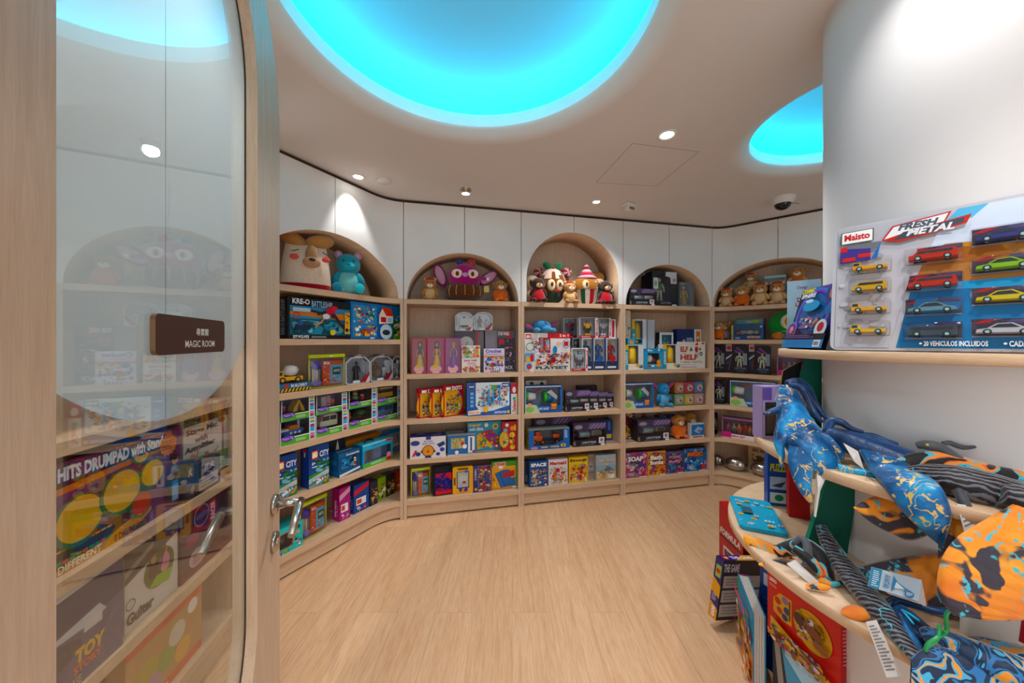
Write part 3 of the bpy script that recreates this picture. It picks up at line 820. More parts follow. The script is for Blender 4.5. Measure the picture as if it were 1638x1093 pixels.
# ------------------------------------------------------------------ plush animals: body one mesh, ears / muzzle / eyes / clothing as parts
def plush(root, h, fur, belly=None, muzzle='#fff', ears='round', earcol=None, inner='#e9a9b0', seat=True, cap=None, dress=None, limb=None, eyes='#1d1512', nose='#3a2018', patch=None):
    """sitting plush animal of height h, facing -y, base centre at the origin"""
    limb = limb or fur; earcol = earcol or fur; belly = belly or fur
    m = M()
    m.ell((0, 0, h*.29), (h*.27, h*.22, h*.29), fur, 16, 11, colfn=lambda u: belly if u.y < -.45 and abs(u.x) < .62 else None)
    m.ell((0, -h*.02, h*.70), (h*.26, h*.23, h*.25), fur, 16, 11, colfn=patch)
    for sx in (-1, 1):
        m.ell((sx*h*.19, -h*.20, h*.085), (h*.095, h*.17, h*.085), limb, 12, 8, Matrix.Rotation(sx*.35, 3, 'Z'))
        m.ell((sx*h*.25, -h*.07, h*.38), (h*.075, h*.085, h*.16), limb, 10, 8, Matrix.Rotation(sx*-.45, 3, 'Y'))
    m.build('body', 'plush', root)
    for sx in (-1, 1):
        m = M()
        if ears == 'round':
            m.ell((sx*h*.20, 0, h*.92), (h*.09, h*.045, h*.09), earcol, 12, 8); m.ell((sx*h*.20, -h*.028, h*.92), (h*.055, h*.025, h*.055), inner, 10, 6)
        elif ears == 'long':
            m.ell((sx*h*.40, .02*h, h*.86), (h*.085, h*.04, h*.22), earcol, 12, 8, Matrix.Rotation(sx*.75, 3, 'Y')); m.ell((sx*h*.40, -.012*h, h*.86), (h*.06, h*.03, h*.17), inner, 12, 8, Matrix.Rotation(sx*.75, 3, 'Y'))
        elif ears == 'flop':
            m.ell((sx*h*.24, 0, h*.72), (h*.07, h*.09, h*.15), earcol, 12, 8, Matrix.Rotation(sx*.3, 3, 'Y'))
        m.build('ear', 'plush', root)
    m = M(); m.ell((0, -h*.22, h*.63), (h*.13, h*.07, h*.09), muzzle, 12, 8); m.build('muzzle', 'plush', root)
    m = M(); m.ell((0, -h*.285, h*.67), (h*.035, h*.02, h*.025), nose, 8, 6); m.build('nose', 'plastic', root)
    for sx in (-1, 1):
        m = M(); m.ell((sx*h*.10, -h*.222, h*.75), (h*.026, h*.016, h*.034), eyes, 8, 6); m.build('eye', 'plastic', root)
    if cap:
        m = M(); m.ell((0, 0, h*.90), (h*.21, h*.19, h*.09), cap, 14, 8, zcut=-.02*h); m.build('cap', 'plush', root)
    if dress:
        m = M(); m.lathe([(h*.31, h*.10), (h*.30, h*.2), (h*.255, h*.38), (h*.16, h*.5)], dress, (0, 0, 0), 18); m.build('dress', 'plush', root)
def plush_on(b, si, xc, ytop, d, label, h=None, z=None, group=None, yaw=0., **kw):
    b = BAYS[b]; z = b.z[si] if z is None else z
    u = b.u_px(xc, d); Y = b.at(u, d)[1]; h = h or (EYE-(ytop-CY)/FPX*Y-z)
    root = empty('plush_animal', (*b.at(u, d), z+.0006), b.rz+yaw); tag(root, label, 'soft toy', group)
    plush(root, h, **kw); root['h'] = h; return root
def at_px(b, px, d, z, yaw=0):
    b = BAYS[b]; u = b.u_px(px, d); return (*b.at(u, d), z+.0006), b.rz+yaw
# ------------------------------------------------------------------ clear zip pouch with lime binding
def pouch(b, si, x0, x1, ytop, d, label, yaw=0, tilt=0):
    s = spot_at(b, si, x0, x1, ytop, d); w, h = s.w, s.h; t = .06
    root = empty('craft_pouch', s.loc, s.rz+yaw); tag(root, label, 'craft set', 'clear craft pouches with lime zips')
    m = M(); n = 8
    for sg in (0, 1):
        g = [[m.vert((w*i/n, t/2+(sg*2-1)*t/2*(math.sin(PI*i/n)**.5)*(math.sin(PI*min(j/n*.86+.14, 1))**.5 if j < n else 0), h*j/n)) for i in range(n+1)] for j in range(n+1)]
        for j in range(n):
            for i in range(n): q = [g[j][i], g[j][i+1], g[j+1][i+1], g[j+1][i]]; m.poly(q if sg == 0 else q[::-1], '#fff', True)
    m.build('pouch', 'clear_shell', root)
    m = M(); m.tube([(0, t/2, 0), (0, t/2, h*.5), (0, t/2, h*.96)], .0032, '#c9d838', 7); m.tube([(w, t/2, 0), (w, t/2, h*.5), (w, t/2, h*.96)], .0032, '#c9d838', 7)
    m.tube([(0, t/2, .005), (w/2, t*.2, .005), (w, t/2, .005)], .0032, '#c9d838', 7); m.build('binding', 'plastic', root)
    m = M(); m.bbox(-.003, t*.3, h*.91, w+.003, t*.7, h+.004, '#bdd030', .004); m.bbox(w*.55, t*.24, h*.93, w*.63, t*.3, h*.98, '#e8eb9a', .002); m.build('zip', 'plastic', root)
    k = Bx(w*.56, h*.74, .012, '#d9562c'); k.F.rect(.38, .06, .98, .84, '#6fb6d8').rect(.5, .42, .92, .72, '#173b33').text('ARTS', .55, .52, .87, .64, '#e8f0d0', .03).busy(.42, .1, .95, .38, ['#f5a623', '#fff', '#e2533a', '#3b7fc4'], 9, 4, .18).text('Kit', .04, .86, .34, .97, '#fff', .02).busy(.03, .1, .35, .8, ['#f0c9a6', '#fff', '#b23a1f'], 7, 9, .3)
    k.m.v = [(x+w*.36, y+t*.38, z+h*.07) for x, y, z in k.m.v]; k.m.build('card', 'print', root)
    m = M(); m.ell((w*.2, t*.5, h*.68), (w*.14, t*.3, h*.13), '#4a3f9e', 10, 8); m.ell((w*.22, t*.5, h*.14), (w*.15, t*.3, h*.09), '#8a7cc0', 10, 7)
    for i in range(4): m.tube([(w*(.1+.06*i), t*.5, h*.2), (w*(.1+.06*i), t*.5, h*.58)], .004, ['#cfc7bd', '#b7a99a', '#ded8d0', '#8f8a86'][i], 6)
    m.build('craft_piece', 'matte', root)
    s.o = root; return s
# ------------------------------------------------------------------ clear eight-sided case with a toy figure
def figcase(b, si, x0, x1, ytop, d, label, body, limb, head, fig2=None, z=None, sticker=None, extra=None):
    s = spot_at(b, si, x0, x1, ytop, d, z); w, h = s.w, s.h; t = .055
    root = empty('figure_case', s.loc, s.rz); tag(root, label, 'toy figure', 'figures in clear eight sided cases')
    c = .22*w; out = [(c*.3, 0), (w-c*.3, 0), (w, c*.3), (w, h*.78), (w-c, h*.96), (c, h*.96), (0, h*.78), (0, c*.3)]
    e = .007; k = lambda x, z_: (e+(x/w)*(w-2*e), e+(z_/h)*(h-2*e))
    m = M(); m.prism(out, t-.003, t, '#b6bac2')
    I = [k(*p) for p in out]; n = len(out)
    for y0, y1, col in ((0, .004, '#c6cad2'),):
        a = [m.vert((x, y0, z_)) for x, z_ in out]; bb = [m.vert((x, y0, z_)) for x, z_ in I]; a2 = [m.vert((x, y1, z_)) for x, z_ in out]; b2 = [m.vert((x, y1, z_)) for x, z_ in I]
        for i in range(n):
            j = (i+1) % n; m.poly([a[i], a[j], bb[j], bb[i]], col); m.poly([bb[i], bb[j], b2[j], b2[i]], col); m.poly([a2[j], a2[i], b2[i], b2[j]], col); m.poly([a[j], a[i], a2[i], a2[j]], col)
    m.box(w*.38, .002, h*.955, w*.62, .005, h, '#c6cad2'); m.build('frame', 'plastic', root)
    m = M(); m.prism(out, .0042, t-.0032, '#fff'); m.m_i = 0; m.build('shell', 'clear_shell', root)
    if fig2:
        m = M(); fig(.33, .16, .62, body, limb, head, .5, extra)(m, w, h, t); m.build('figure', 'plastic', root)
        m = M(); fig(.70, .16, .46, *fig2)(m, w, h, t); m.build('figure', 'plastic', root)
    else:
        m = M(); fig(.52, .14, .66, body, limb, head, .5, extra)(m, w, h, t); m.build('figure', 'plastic', root)
    m = M(); F = Face(m, (0, -.0004, 0), (w, 0, 0), (0, 0, h))
    F.poly([(.58, .03), (.80, .03), (.97, .28), (.97, .42)], '#b3262e').poly([(.80, .03), (.95, .03), (.97, .1), (.97, .28)], '#d8d8da').rect(.28, .04, .56, .12, '#e4e4e6').lines(.05, .25, .11, .75, 6, '#444', 3)
    m.build('label_print', 'print', root)
    if sticker:
        m = M(); m.box(sticker[0]*w, -.0016, sticker[1]*h, sticker[2]*w, -.0008, sticker[3]*h, '#c9d2d0'); F = Face(m, (sticker[0]*w, -.0016, sticker[1]*h), ((sticker[2]-sticker[0])*w, 0, 0), (0, 0, (sticker[3]-sticker[1])*h)); F.rect(.03, .04, .7, .2, '#333'); m.build('price_sticker', 'print', root); s.o = root; return s
# ================================================================== BAY A (beside the door)
# --- arch: cushion and teal plush
loc, rz = at_px('A', 490, .13, 1.673, -.45)
root = empty('plush_cushion', loc, rz); tag(root, 'large cream plush cushion with a sleepy face and brown ears', 'cushion')
def cushion_body(m, w, h, t, col, base=None, n=16):
    for sg in (-1, 1):
        g = [[m.vert(((i/n-.5)*w*(1-.22*(j/n)**2), sg*t/2*max(0, math.sin(PI*i/n))**.5*max(0, math.sin(PI*min(.12+.88*j/n, 1)))**.5, h*j/n)) for i in range(n+1)] for j in range(n+1)]
        for j in range(n):
            for i in range(n):
                q = [g[j][i], g[j][i+1], g[j+1][i+1], g[j+1][i]]; m.poly(q if sg < 0 else q[::-1], base if (base and j < 2) else col, True)
m = M(); cushion_body(m, .28, .29, .17, '#ddcbb6', '#a3202e'); m.build('body', 'plush', root)
for sx, rr in ((-1, .5), (1, -.2)):
    m = M(); m.ell((sx*.075, .0, .315), (.085, .055, .045), '#b98b5e', 14, 9, Matrix.Rotation(rr, 3, 'Y')); m.build('ear', 'plush', root)
m = M(); m.ell((.02, -.092, .21), (.034, .025, .06), '#a58263', 12, 8); m.ell((.02, -.105, .16), (.05, .028, .034), '#b28f70', 12, 8); m.build('muzzle', 'plush', root)
m = M(); m.ell((.02, -.135, .172), (.018, .009, .011), '#1c1412', 10, 6); m.build('nose', 'plastic', root)
for sx in (-1, 1):
    m = M(); m.ell((.015+sx*.085, -.082, .19), (.024, .012, .017), '#e0706c', 10, 6); m.build('cheek', 'plush', root)
    m = M(); m.tube([(.015+sx*.062, -.098, .232), (.015+sx*.082, -.094, .224), (.015+sx*.1, -.086, .22)], .0026, '#3c2a22', 6); m.build('eye', 'matte', root)
loc, rz = at_px('A', 557, .11, 1.673, -.6)
root = empty('plush_animal', loc, rz); tag(root, 'teal furry plush with pale belly sitting in the arch beside the cream cushion', 'soft toy')
plush(root, .305, '#2597ad', '#7fc3c2', muzzle='#2fa6bb', earcol='#b78fae', inner='#c9a0b8', eyes='#17454f', nose='#177a90')
for sx in (-1, 1):
    m = M(); m.ell((sx*.068, -.128, .036), (.030, .012, .034), '#59c3d2' if sx > 0 else '#1f7f99', 12, 7); m.build('foot_pad', 'plush', root)
# --- second shelf: flat boxes
def art_sea(k):
    F = k.F
    F.rect(0, 0, 1, 1, '#10151d').rect(.03, .10, .99, .80, '#2c6c86').rect(.03, .5, .99, .80, '#4f8fb4').poly([(.03, .58), (.99, .5), (.99, .66), (.03, .66)], '#d98b55').rect(.03, .1, .99, .5, '#1d6076')
    F.busy(.05, .12, .95, .45, ['#2f8fa6', '#0f4256', '#7fb6c6', '#14566b'], 26, 5, .16)
    F.text('KRE-O', .05, .84, .30, .97, '#e8ecf0', .03).text('BATTLESHIP', .33, .80, .66, .95, '#9fc6dd', .02)
    F.line(.32, .70, .62, .62, .03, '#1b1a22').line(.62, .74, .92, .2, .04, '#27141c').line(.58, .6, .38, .28, .02, '#e08a4a').line(.42, .62, .60, .72, .035, '#171520').line(.66, .70, .80, .40, .05, '#3a1f2a')
    F.ell(.63, .72, .08, .12, '#b4434f').ell(.70, .80, .05, .07, '#d24a5c').ell(.56, .58, .06, .07, '#cfd6da').ell(.68, .6, .04, .06, '#20181f')
    F.poly([(.06, .20), (.30, .22), (.34, .34), (.12, .36)], '#1c2b3f').ell(.16, .38, .05, .05, '#3f5f9a').rect(.88, .14, .97, .72, '#e3b53b').busy(.885, .15, .965, .7, ['#222', '#b33', '#fff'], 8, 2, .5)
    F.star(.66, .17, .05, '#e8c335').rect(.05, .66, .30, .75, '#a9c0cb').ring(.10, .56, .05, .012, '#c33c3c').text('277 PCS-PZS', .05, .02, .28, .085, '#fff', .02).rect(.32, .03, .55, .07, '#7d8791')
    k.L.rect(0, 0, 1, 1, '#0d1118').text('KRE-O BATTLESHIP', .3, .1, .7, .95, '#8d9aa6', .02, rot=90)
s = spot_at('A', 1, 460, 560, 480, .025); k = Bx(s.w, s.h, .1, '#0f141b'); art_sea(k)
root = empty('building_set_box', s.loc, s.rz); tag(root, 'wide black building set box showing a sea battle, with a carry handle', 'toy box')
k.m.build('carton', 'print', root)
m = M(); m.tube([(s.w*.38, .05, s.h-.004), (s.w*.40, .05, s.h+.012), (s.w*.58, .05, s.h+.012), (s.w*.60, .05, s.h-.004)], .006, '#1b1f27', 8); m.build('handle', 'plastic', root)
def art_house(k):
    F = k.F; F.rect(0, 0, 1, 1, '#2f7cc8').rect(0, 0, 1, .3, '#2a6fbf')
    F.rect(.04, .42, .60, .92, '#5da2d9').rect(.04, .05, .60, .40, '#5c9fd6').busy(.06, .45, .58, .9, ['#e8b23a', '#d4433a', '#fff', '#3c8a4a', '#e8cf9a', '#233b66'], 26, 3, .12).busy(.06, .08, .58, .38, ['#e8b23a', '#d4433a', '#fff', '#233b66', '#e0c28a'], 16, 8, .16)
    F.poly([(.62, .68), (.98, .68), (.98, .48), (.62, .44)], '#efeae2').rect(.66, .49, .80, .64, '#c8262f').rect(.83, .5, .95, .63, '#a9c7dd').poly([(.60, .68), (.70, .92), (.92, .90), (1, .68)], '#d6402f').poly([(.62, .68), (.70, .88), (.80, .68)], '#f0e7dc').circ(.80, .22, .16, '#cfe0ec').ell(.8, .2, .1, .08, '#27384d').rect(.4, .02, .5, .05, '#fff')
box('A', 1, 561, 627, 486, .03, .08, 'building_set_box', 'blue box back printed with a small white house and red roof', 'toy box', '#2f7cc8', art_house)
box('A', 1, 628, 642, 490, .045, .08, 'game_box', 'narrow green and blue forest picture box at the end of the upper shelf', 'toy box', '#2f7fb9', lambda k: k.F.rect(0, 0, 1, .55, '#3a8f3e').busy(0, .1, 1, .7, ['#2c6a2c', '#66b84a', '#1f5030', '#e8e0d0'], 16, 6, .5).ell(.6, .22, .2, .06, '#e0b63a').rect(0, 0, 1, .12, '#6fbf3c'))
# --- third shelf
s = spot_at('A', 2, 446, 497, 588, .03); w, h = s.w, s.h
root = empty('toy_mixer_truck', s.loc, s.rz); tag(root, 'yellow toy cement mixer on a striped open box', 'toy truck')
k = Bx(w, h*.36, .11, '#2b2f38'); k.F.rect(0, .45, 1, 1, '#3c6f9a').rect(0, .06, 1, .42, '#e6b92a')
for i in range(9): k.F.poly([(i*.11, .06), (i*.11+.05, .06), (i*.11+.10, .42), (i*.11+.05, .42)], '#23201a')
k.F.text('BUILDERT', .36, .54, .88, .88, '#dfe6ee', .03).star(.22, .7, .09, '#d23a2e', 8, .5); k.m.build('carton', 'print', root)
m = M(); z = h*.36; car_shape(m, w*.02, .055, z, w*.80, h*.52, .06, '#e0a92a', kind='truck', hub='#e0a92a'); m.box(w*.24, .03, z+h*.18, w*.80, .08, z+h*.26, '#c98f1e'); m.build('truck', 'plastic', root)
m = M(); m.tube([(w*.30, .055, z+h*.36), (w*.42, .055, z+h*.46), (w*.60, .055, z+h*.50), (w*.72, .055, z+h*.56)], [.012, .036, .034, .016], '#c9c9c6', 14); m.build('drum', 'plastic', root)
pouch('A', 2, 498, 551, 568, .035, 'clear craft pouch with lime zip standing beside the yellow mixer truck', yaw=-.1)
DK_, WH, BZ = '#1d1c20', '#dfe3ea', '#8d6a3c'
rod = lambda m, X, Y, Z, k: m.tube([(X-k*.2, Y-k*.08, Z+k*.45), (X-k*.42, Y-k*.10, Z+k*.95)], k*.02, '#d0323a', 6)
cone = lambda m, X, Y, Z, k: m.lathe([(k*.17, 0), (k*.15, k*.2), (k*.12, k*.5), (k*.11, k*.62)], '#1b1a1e', (X, Y+k*.02, Z), 12)
figcase('A', 2, 553, 592, 570, .035, 'clear case with a dark hooded figure beside the lime zip pouch', DK_, DK_, '#26252a', extra=cone)
figcase('A', 2, 593, 628, 569, .035, 'clear case holding a bronze and a white blue figure', BZ, BZ, BZ, ('#e8ebf0', '#e8ebf0', '#3f63a8'))
figcase('A', 2, 628, 646, 569, .06, 'clear case with one white blue figure at the shelf end', '#e8ebf0', '#dfe4ea', '#3f63a8')
figcase('A', 2, 560, 590, 567, .15, 'clear case standing behind the dark hooded figure', '#8b8f98', '#8b8f98', '#777')
figcase('A', 2, 598, 626, 566, .15, 'clear case standing behind the bronze figure', '#9aa0a8', '#9aa0a8', '#888')
# --- fourth shelf: eight window boxes in two layers
def art_pig(k):
    F = k.F
    F.rect(0, 0, 1, .30, '#63b04a').rect(0, .26, 1, .30, '#e9efe6').rect(0, 0, .015, 1, '#e6e9ea').rect(0, .97, 1, 1, '#2a4a7a')
    F.rect(.82, 0, 1, 1, '#eceff0').rect(.845, .02, .975, .98, '#3aa7d6')
    for i, c in enumerate(('#d9333f', '#e78bb0', '#f3f5f5', '#57c0e4', '#c04a8a', '#f3f5f5', '#e9d44a')): F.rect(.85, .04+i*.13, .97, .04+i*.13+(.10 if c != '#f3f5f5' else .05), c)
    F.ell(.20, .26, .19, .13, '#6a5bb0').text('Peppa Pig', .05, .19, .35, .33, '#d9a8d6', .02).lines(.42, .06, .78, .2, 3, '#d5ecc8', 3)
    k.L.rect(0, 0, 1, 1, '#2b3f6f').rect(0, 0, 1, .3, '#4d9a3d')
PINK = '#e58fae'
pigfig = lambda u, c='#d43a44', s=.26: multi(blobs([(u, .44, .07, .12, c), (u, .58, .065, .09, PINK), (u-.04, .57, .03, .04, '#f0a8c0')]))
def house_toy(col, roof): return lambda m, w, h, t: (m.prism([(w*.45, h*.32), (w*.80, h*.32), (w*.78, h*.5), (w*.63, h*.92), (w*.47, h*.5)], t*.3, t*.8, roof), m.prism([(w*.56, h*.32), (w*.70, h*.32), (w*.63, h*.75)], t*.28, t*.3, col))
def boat_toy(m, w, h, t):
    m.prism([(w*.12, h*.48), (w*.80, h*.52), (w*.70, h*.30), (w*.18, h*.30)], t*.3, t*.75, '#2b62ae'); m.box(w*.38, t*.35, h*.5, w*.62, t*.7, h*.70, '#d2762e'); m.box(w*.14, t*.35, h*.48, w*.36, t*.7, h*.58, '#e8e8e6')
    m.box(w*.66, t*.45, h*.5, w*.70, t*.55, h*.86, '#d8d8d8')
    for i in range(3): m.tube([(w*(.40+.12*i), t*.29, h*.39), (w*(.40+.12*i), t*.30, h*.39)], w*.035, '#e6eef6', 10)
def camper(m, w, h, t):
    m.prism([(w*.24, h*.34), (w*.78, h*.34), (w*.78, h*.78), (w*.70, h*.9), (w*.36, h*.86), (w*.24, h*.6)], t*.3, t*.7, '#cfd9b8'); m.box(w*.30, t*.28, h*.60, w*.52, t*.3, h*.80, '#28233a'); m.box(w*.55, t*.28, h*.60, w*.74, t*.3, h*.80, '#28233a')
    m.tube([(w*.24, t*.29, h*.58), (w*.34, t*.29, h*.88), (w*.70, t*.29, h*.92), (w*.79, t*.29, h*.78)], .004, '#e07aa8', 6)
def train_toy(m, w, h, t):
    m.box(w*.10, t*.3, h*.34, w*.40, t*.75, h*.66, '#2f8fd0'); m.box(w*.40, t*.3, h*.34, w*.78, t*.75, h*.9, '#2f8fd0')
    for a, b_ in ((.44, .56), (.60, .74)): m.box(w*a, t*.28, h*.58, w*b_, t*.3, h*.84, '#1b2a3c')
    for u in (.18, .32, .5, .68): wheel(m, (w*u, t*.3, h*.36), w*.05, .01, '#1c4f80', '#e3c23a')
def bus_toy(m, w, h, t):
    m.box(w*.22, t*.3, h*.34, w*.76, t*.75, h*.58, '#e3b82c'); m.box(w*.26, t*.32, h*.58, w*.74, t*.7, h*.78, '#26303c'); m.box(w*.24, t*.3, h*.78, w*.76, t*.75, h*.86, '#d8cf9a')
G8 = 'animal playset window boxes'
pig_lo = [(448, 504, 671, 'blue toy boat', '#16243f', (('toy_boat', 'plastic', boat_toy),)),
          (505, 556, 660, 'pink and cream camper van', '#3a3050', (('toy_van', 'plastic', camper), ('toy_animal', 'plastic', pigfig(.14)))),
          (557, 602, 651, 'brown bear and dark green tree', '#17303a', (('toy_animal', 'plastic', blobs([(.16, .5, .12, .15, '#c58a3c'), (.18, .68, .09, .11, '#c98f42')])), ('toy_tree', 'plastic', blobs([(.60, .62, .19, .22, '#234a2c')])), ('toy_pig', 'plastic', pigfig(.62, '#c66', .2)))),
          (603, 643, 646, 'blue toy train', '#152a44', (('toy_train', 'plastic', train_toy),))]
lo_spots = []
for x0, x1, yt, what, inn, toys in pig_lo:
    lo_spots.append(winbox('A', 3, x0, x1, yt, .025, .13, 'playset_box', f'lower window box holding a {what}', 'toy box', '#dfe6e4', (.02, .30, .82, .97), inn, art_pig, toys, {'l': '#2b3f6f'}, group=G8))
pig_hi = [(450, 503, 638, 'yellow tent', '#22345c', (('toy_tent', 'plastic', house_toy('#5a3a1c', '#d9a92c')), ('toy_pig', 'plastic', pigfig(.22, '#c0506a')))),
          (506, 555, 631, 'grey fridge and two pink figures', '#7d7486', (('toy_furniture', 'plastic', lambda m, w, h, t: (m.box(w*.30, t*.4, h*.32, w*.46, t*.8, h*.85, '#b9b4b8'), m.box(w*.48, t*.4, h*.32, w*.60, t*.8, h*.88, '#c9a9b2'))), ('toy_pig', 'plastic', pigfig(.52, '#c55')), ('toy_animal', 'plastic', pigfig(.70, '#d86a4a')))),
          (558, 602, 623, 'small fawn rabbit', '#24303c', (('toy_rabbit', 'plastic', blobs([(.42, .5, .10, .16, '#6a9a7a'), (.42, .72, .08, .10, '#c9a868'), (.38, .88, .02, .09, '#c9a868'), (.46, .88, .02, .09, '#c9a868')])), ('toy_animal', 'plastic', blobs([(.16, .42, .10, .09, '#d58a2c')])), ('toy_pig', 'plastic', pigfig(.68)))),
          (603, 645, 616, 'yellow toy bus', '#1c2d4a', (('toy_bus', 'plastic', bus_toy), ('toy_pig', 'plastic', pigfig(.14, '#c94a6a'))))]
for (x0, x1, yt, what, inn, toys), lo in zip(pig_hi, lo_spots):
    winbox('A', 3, x0, x1, yt, .028, .125, 'playset_box', f'upper window box holding a {what}', 'toy box', '#dfe6e4', (.02, .30, .82, .97), inn, art_pig, toys, {'l': '#2b3f6f'}, z=lo.top+.001, group=G8)
# --- fifth shelf
def art_city(k):
    F = k.F; F.rect(0, 0, 1, 1, '#1d4a96').poly([(0, .0), (1, 0), (1, .42), (0, .30)], '#3f8f3a').poly([(0, .1), (1, .24), (1, .36), (0, .22)], '#b9c4cc').poly([(0, 0), (.6, 0), (1, .14), (1, .2), (0, .06)], '#8f9aa2')
    F.busy(.3, .34, 1, .66, ['#2c6b34', '#163f2a', '#4aa04a', '#86b7d8'], 18, 4, .26).busy(.1, .05, .9, .24, ['#49a7d8', '#fff', '#f28a1e', '#1b2430'], 12, 8, .2)
    F.rect(.08, .70, .38, .90, '#d6262e').text('LEGO', .11, .74, .35, .86, '#fff', .04, edge='#e8c22c').text('CITY', .46, .72, .92, .86, '#e8eef6', .02).text('6+', .08, .56, .25, .64, '#dfe8f4', .03).rect(.08, .50, .34, .525, '#cfd9ea')
    k.L.rect(0, 0, 1, 1, '#1c3f8e').rect(.3, .86, .75, .93, '#d6262e').rect(.42, .74, .6, .85, '#c9d6ea').circ(.5, .2, .1, '#16357a')
box('A', 4, 438, 475, 729, .035, .07, 'building_set_box', 'tall blue city building set partly behind the door edge', 'toy box', '#1d4a96', art_city, group='blue city building sets')
box('A', 4, 494, 526, 712, .03, .085, 'building_set_box', 'tall blue city building set showing its spine, next along from the door edge', 'toy box', '#1d4a96', art_city, group='blue city building sets')
def art_blue(k):
    F = k.F; F.rect(0, 0, 1, 1, '#24608f').rect(.04, .25, .96, .80, '#17406c').rect(.1, .3, .62, .75, '#2b7fb8').busy(.1, .3, .9, .76, ['#123456', '#3f97cf', '#5fb4e0', '#0e2238'], 16, 3, .2).poly([(0, .0), (1, .14), (1, .22), (0, .12)], '#d9dde0').text('Accessories', .3, .84, .95, .95, '#dfe9f2', .02)
    for i in range(4): F.rect(.68, .32+i*.1, .78, .38+i*.1, ['#f28a1e', '#e33', '#fc2', '#fff'][i])
    k.L.rect(0, 0, 1, 1, '#1d5f94').rect(.1, .1, .9, .2, '#2b75ab').lines(.2, .5, .8, .7, 4, '#5fa3cf', 5); k.T.rect(0, 0, 1, 1, '#1a4e7e').text('Accessories', .1, .3, .8, .6, '#bcd6ea', .02)
box('A', 4, 542, 575, 722, .03, .1, 'toy_box', 'mid blue window style box beside the handled playset case', 'toy box', '#24608f', art_blue)
s = spot_at('A', 4, 580, 628, 706, .025); w, h = s.w, s.h; root = empty('playset_case', s.loc, s.rz)
tag(root, 'light blue carry case playset with black handle on top', 'toy box')
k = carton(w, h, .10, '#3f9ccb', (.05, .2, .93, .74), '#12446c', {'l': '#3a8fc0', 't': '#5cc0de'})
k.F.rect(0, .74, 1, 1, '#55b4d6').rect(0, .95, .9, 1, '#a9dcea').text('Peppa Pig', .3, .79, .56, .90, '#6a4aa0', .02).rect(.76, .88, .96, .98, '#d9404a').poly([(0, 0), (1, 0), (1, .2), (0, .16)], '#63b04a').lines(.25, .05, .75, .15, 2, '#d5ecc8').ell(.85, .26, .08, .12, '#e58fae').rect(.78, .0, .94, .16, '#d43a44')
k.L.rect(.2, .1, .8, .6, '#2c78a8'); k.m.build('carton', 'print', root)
m = M(); m.box(w*.05, .0002, h*.2, w*.93, .0008, h*.74, '#fff'); m.build('window', 'clear_film', root)
m = M(); m.box(w*.1, .04, h*.2, w*.24, .06, h*.7, '#2a86b8'); m.box(w*.42, .03, h*.2, w*.68, .06, h*.72, '#2b7fb8'); m.box(w*.72, .03, h*.2, w*.9, .06, h*.72, '#23689a'); m.build('toy_house', 'plastic', root)
m = M(); m.tube([(w*.2, .05, h-.002), (w*.24, .05, h+.014), (w*.42, .05, h+.016), (w*.48, .05, h-.002)], .007, '#15171c', 8); m.build('handle', 'plastic', root)
box('A', 4, 553, 606, 698, .17, .05, 'game_box', 'flat brown and orange box lying behind the blue boxes', 'toy box', '#b06a35', lambda k: k.F.rect(0, .75, 1, .95, '#d08a3f').busy(0, .1, 1, .7, ['#7a4a28', '#d9a15a', '#3a6f9a'], 14, 2, .2))
box('A', 4, 618, 642, 687, .14, .05, 'craft_box', 'pale blue box with a row of red squares beside the handled case', 'toy box', '#5f86ad', lambda k: k.F.rect(0, .85, 1, 1, '#3c7ab8').rect(.08, .08, .95, .84, '#8c9fb4').circ(.45, .55, .26, '#b59b8a').rect(.15, .22, .8, .36, '#d8d4cf').busy(.1, .08, .9, .22, ['#b33', '#222', '#b33'], 10, 4, .12).ring(.45, .55, .27, .02, '#5b6f88'))
def art_tri(k): k.F.rect(0, 0, 1, 1, '#16202c').poly([(.1, 0), (.5, 1), (.9, 0), (.72, 0), (.5, .55), (.28, 0)], '#cfd3d6').rect(.3, 0, .7, .12, '#3f7fb0')
box('A', 4, 527, 552, 704, .14, .04, 'craft_box', 'dark box with a pale triangle print behind the blue boxes', 'toy box', '#16202c', art_tri)
# --- lowest shelf
s = spot_at('A', 5, 436, 484, 842, .02); w, h = s.w, s.h; root = empty('toy_box', s.loc, s.rz)
tag(root, 'turquoise window box on the lowest shelf beside the door handle', 'toy box')
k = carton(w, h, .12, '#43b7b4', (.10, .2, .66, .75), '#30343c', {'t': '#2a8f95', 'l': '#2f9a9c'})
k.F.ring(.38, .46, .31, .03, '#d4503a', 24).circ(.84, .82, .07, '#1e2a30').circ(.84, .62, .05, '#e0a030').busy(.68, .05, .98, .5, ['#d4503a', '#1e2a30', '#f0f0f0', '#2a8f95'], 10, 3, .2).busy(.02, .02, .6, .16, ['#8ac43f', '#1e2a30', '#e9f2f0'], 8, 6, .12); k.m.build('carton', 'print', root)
m = M(); m.box(w*.1, .0002, h*.2, w*.66, .0008, h*.75, '#fff'); m.build('window', 'clear_film', root)
m = M(); m.ell((w*.4, .06, h*.4), (w*.2, .03, h*.2), '#5a5660', 12, 8); m.build('toy', 'plastic', root)
pouch('A', 5, 486, 530, 800, .03, 'clear craft pouch with lime zip leaning on the lowest shelf near the turquoise box', yaw=.12)
def art_read(c, c2):
    def f(k):
        k.F.rect(0, 0, 1, 1, c).poly([(0, .62), (1, .82), (1, .98), (0, .8)], c2).rect(.15, .25, .8, .5, '#dfe3ea').rect(.2, .3, .5, .45, '#d4503a').busy(.1, .05, .9, .2, ['#fff', c2, '#9fc3e6'], 8, 3, .14)
        k.L.rect(0, 0, 1, 1, c).text('Golden Seed', .35, .12, .62, .62, '#f2dfe8', .02, rot=-90).text('reading set', .68, .15, .78, .5, '#f2dfe8', .01, rot=-90)
    return f
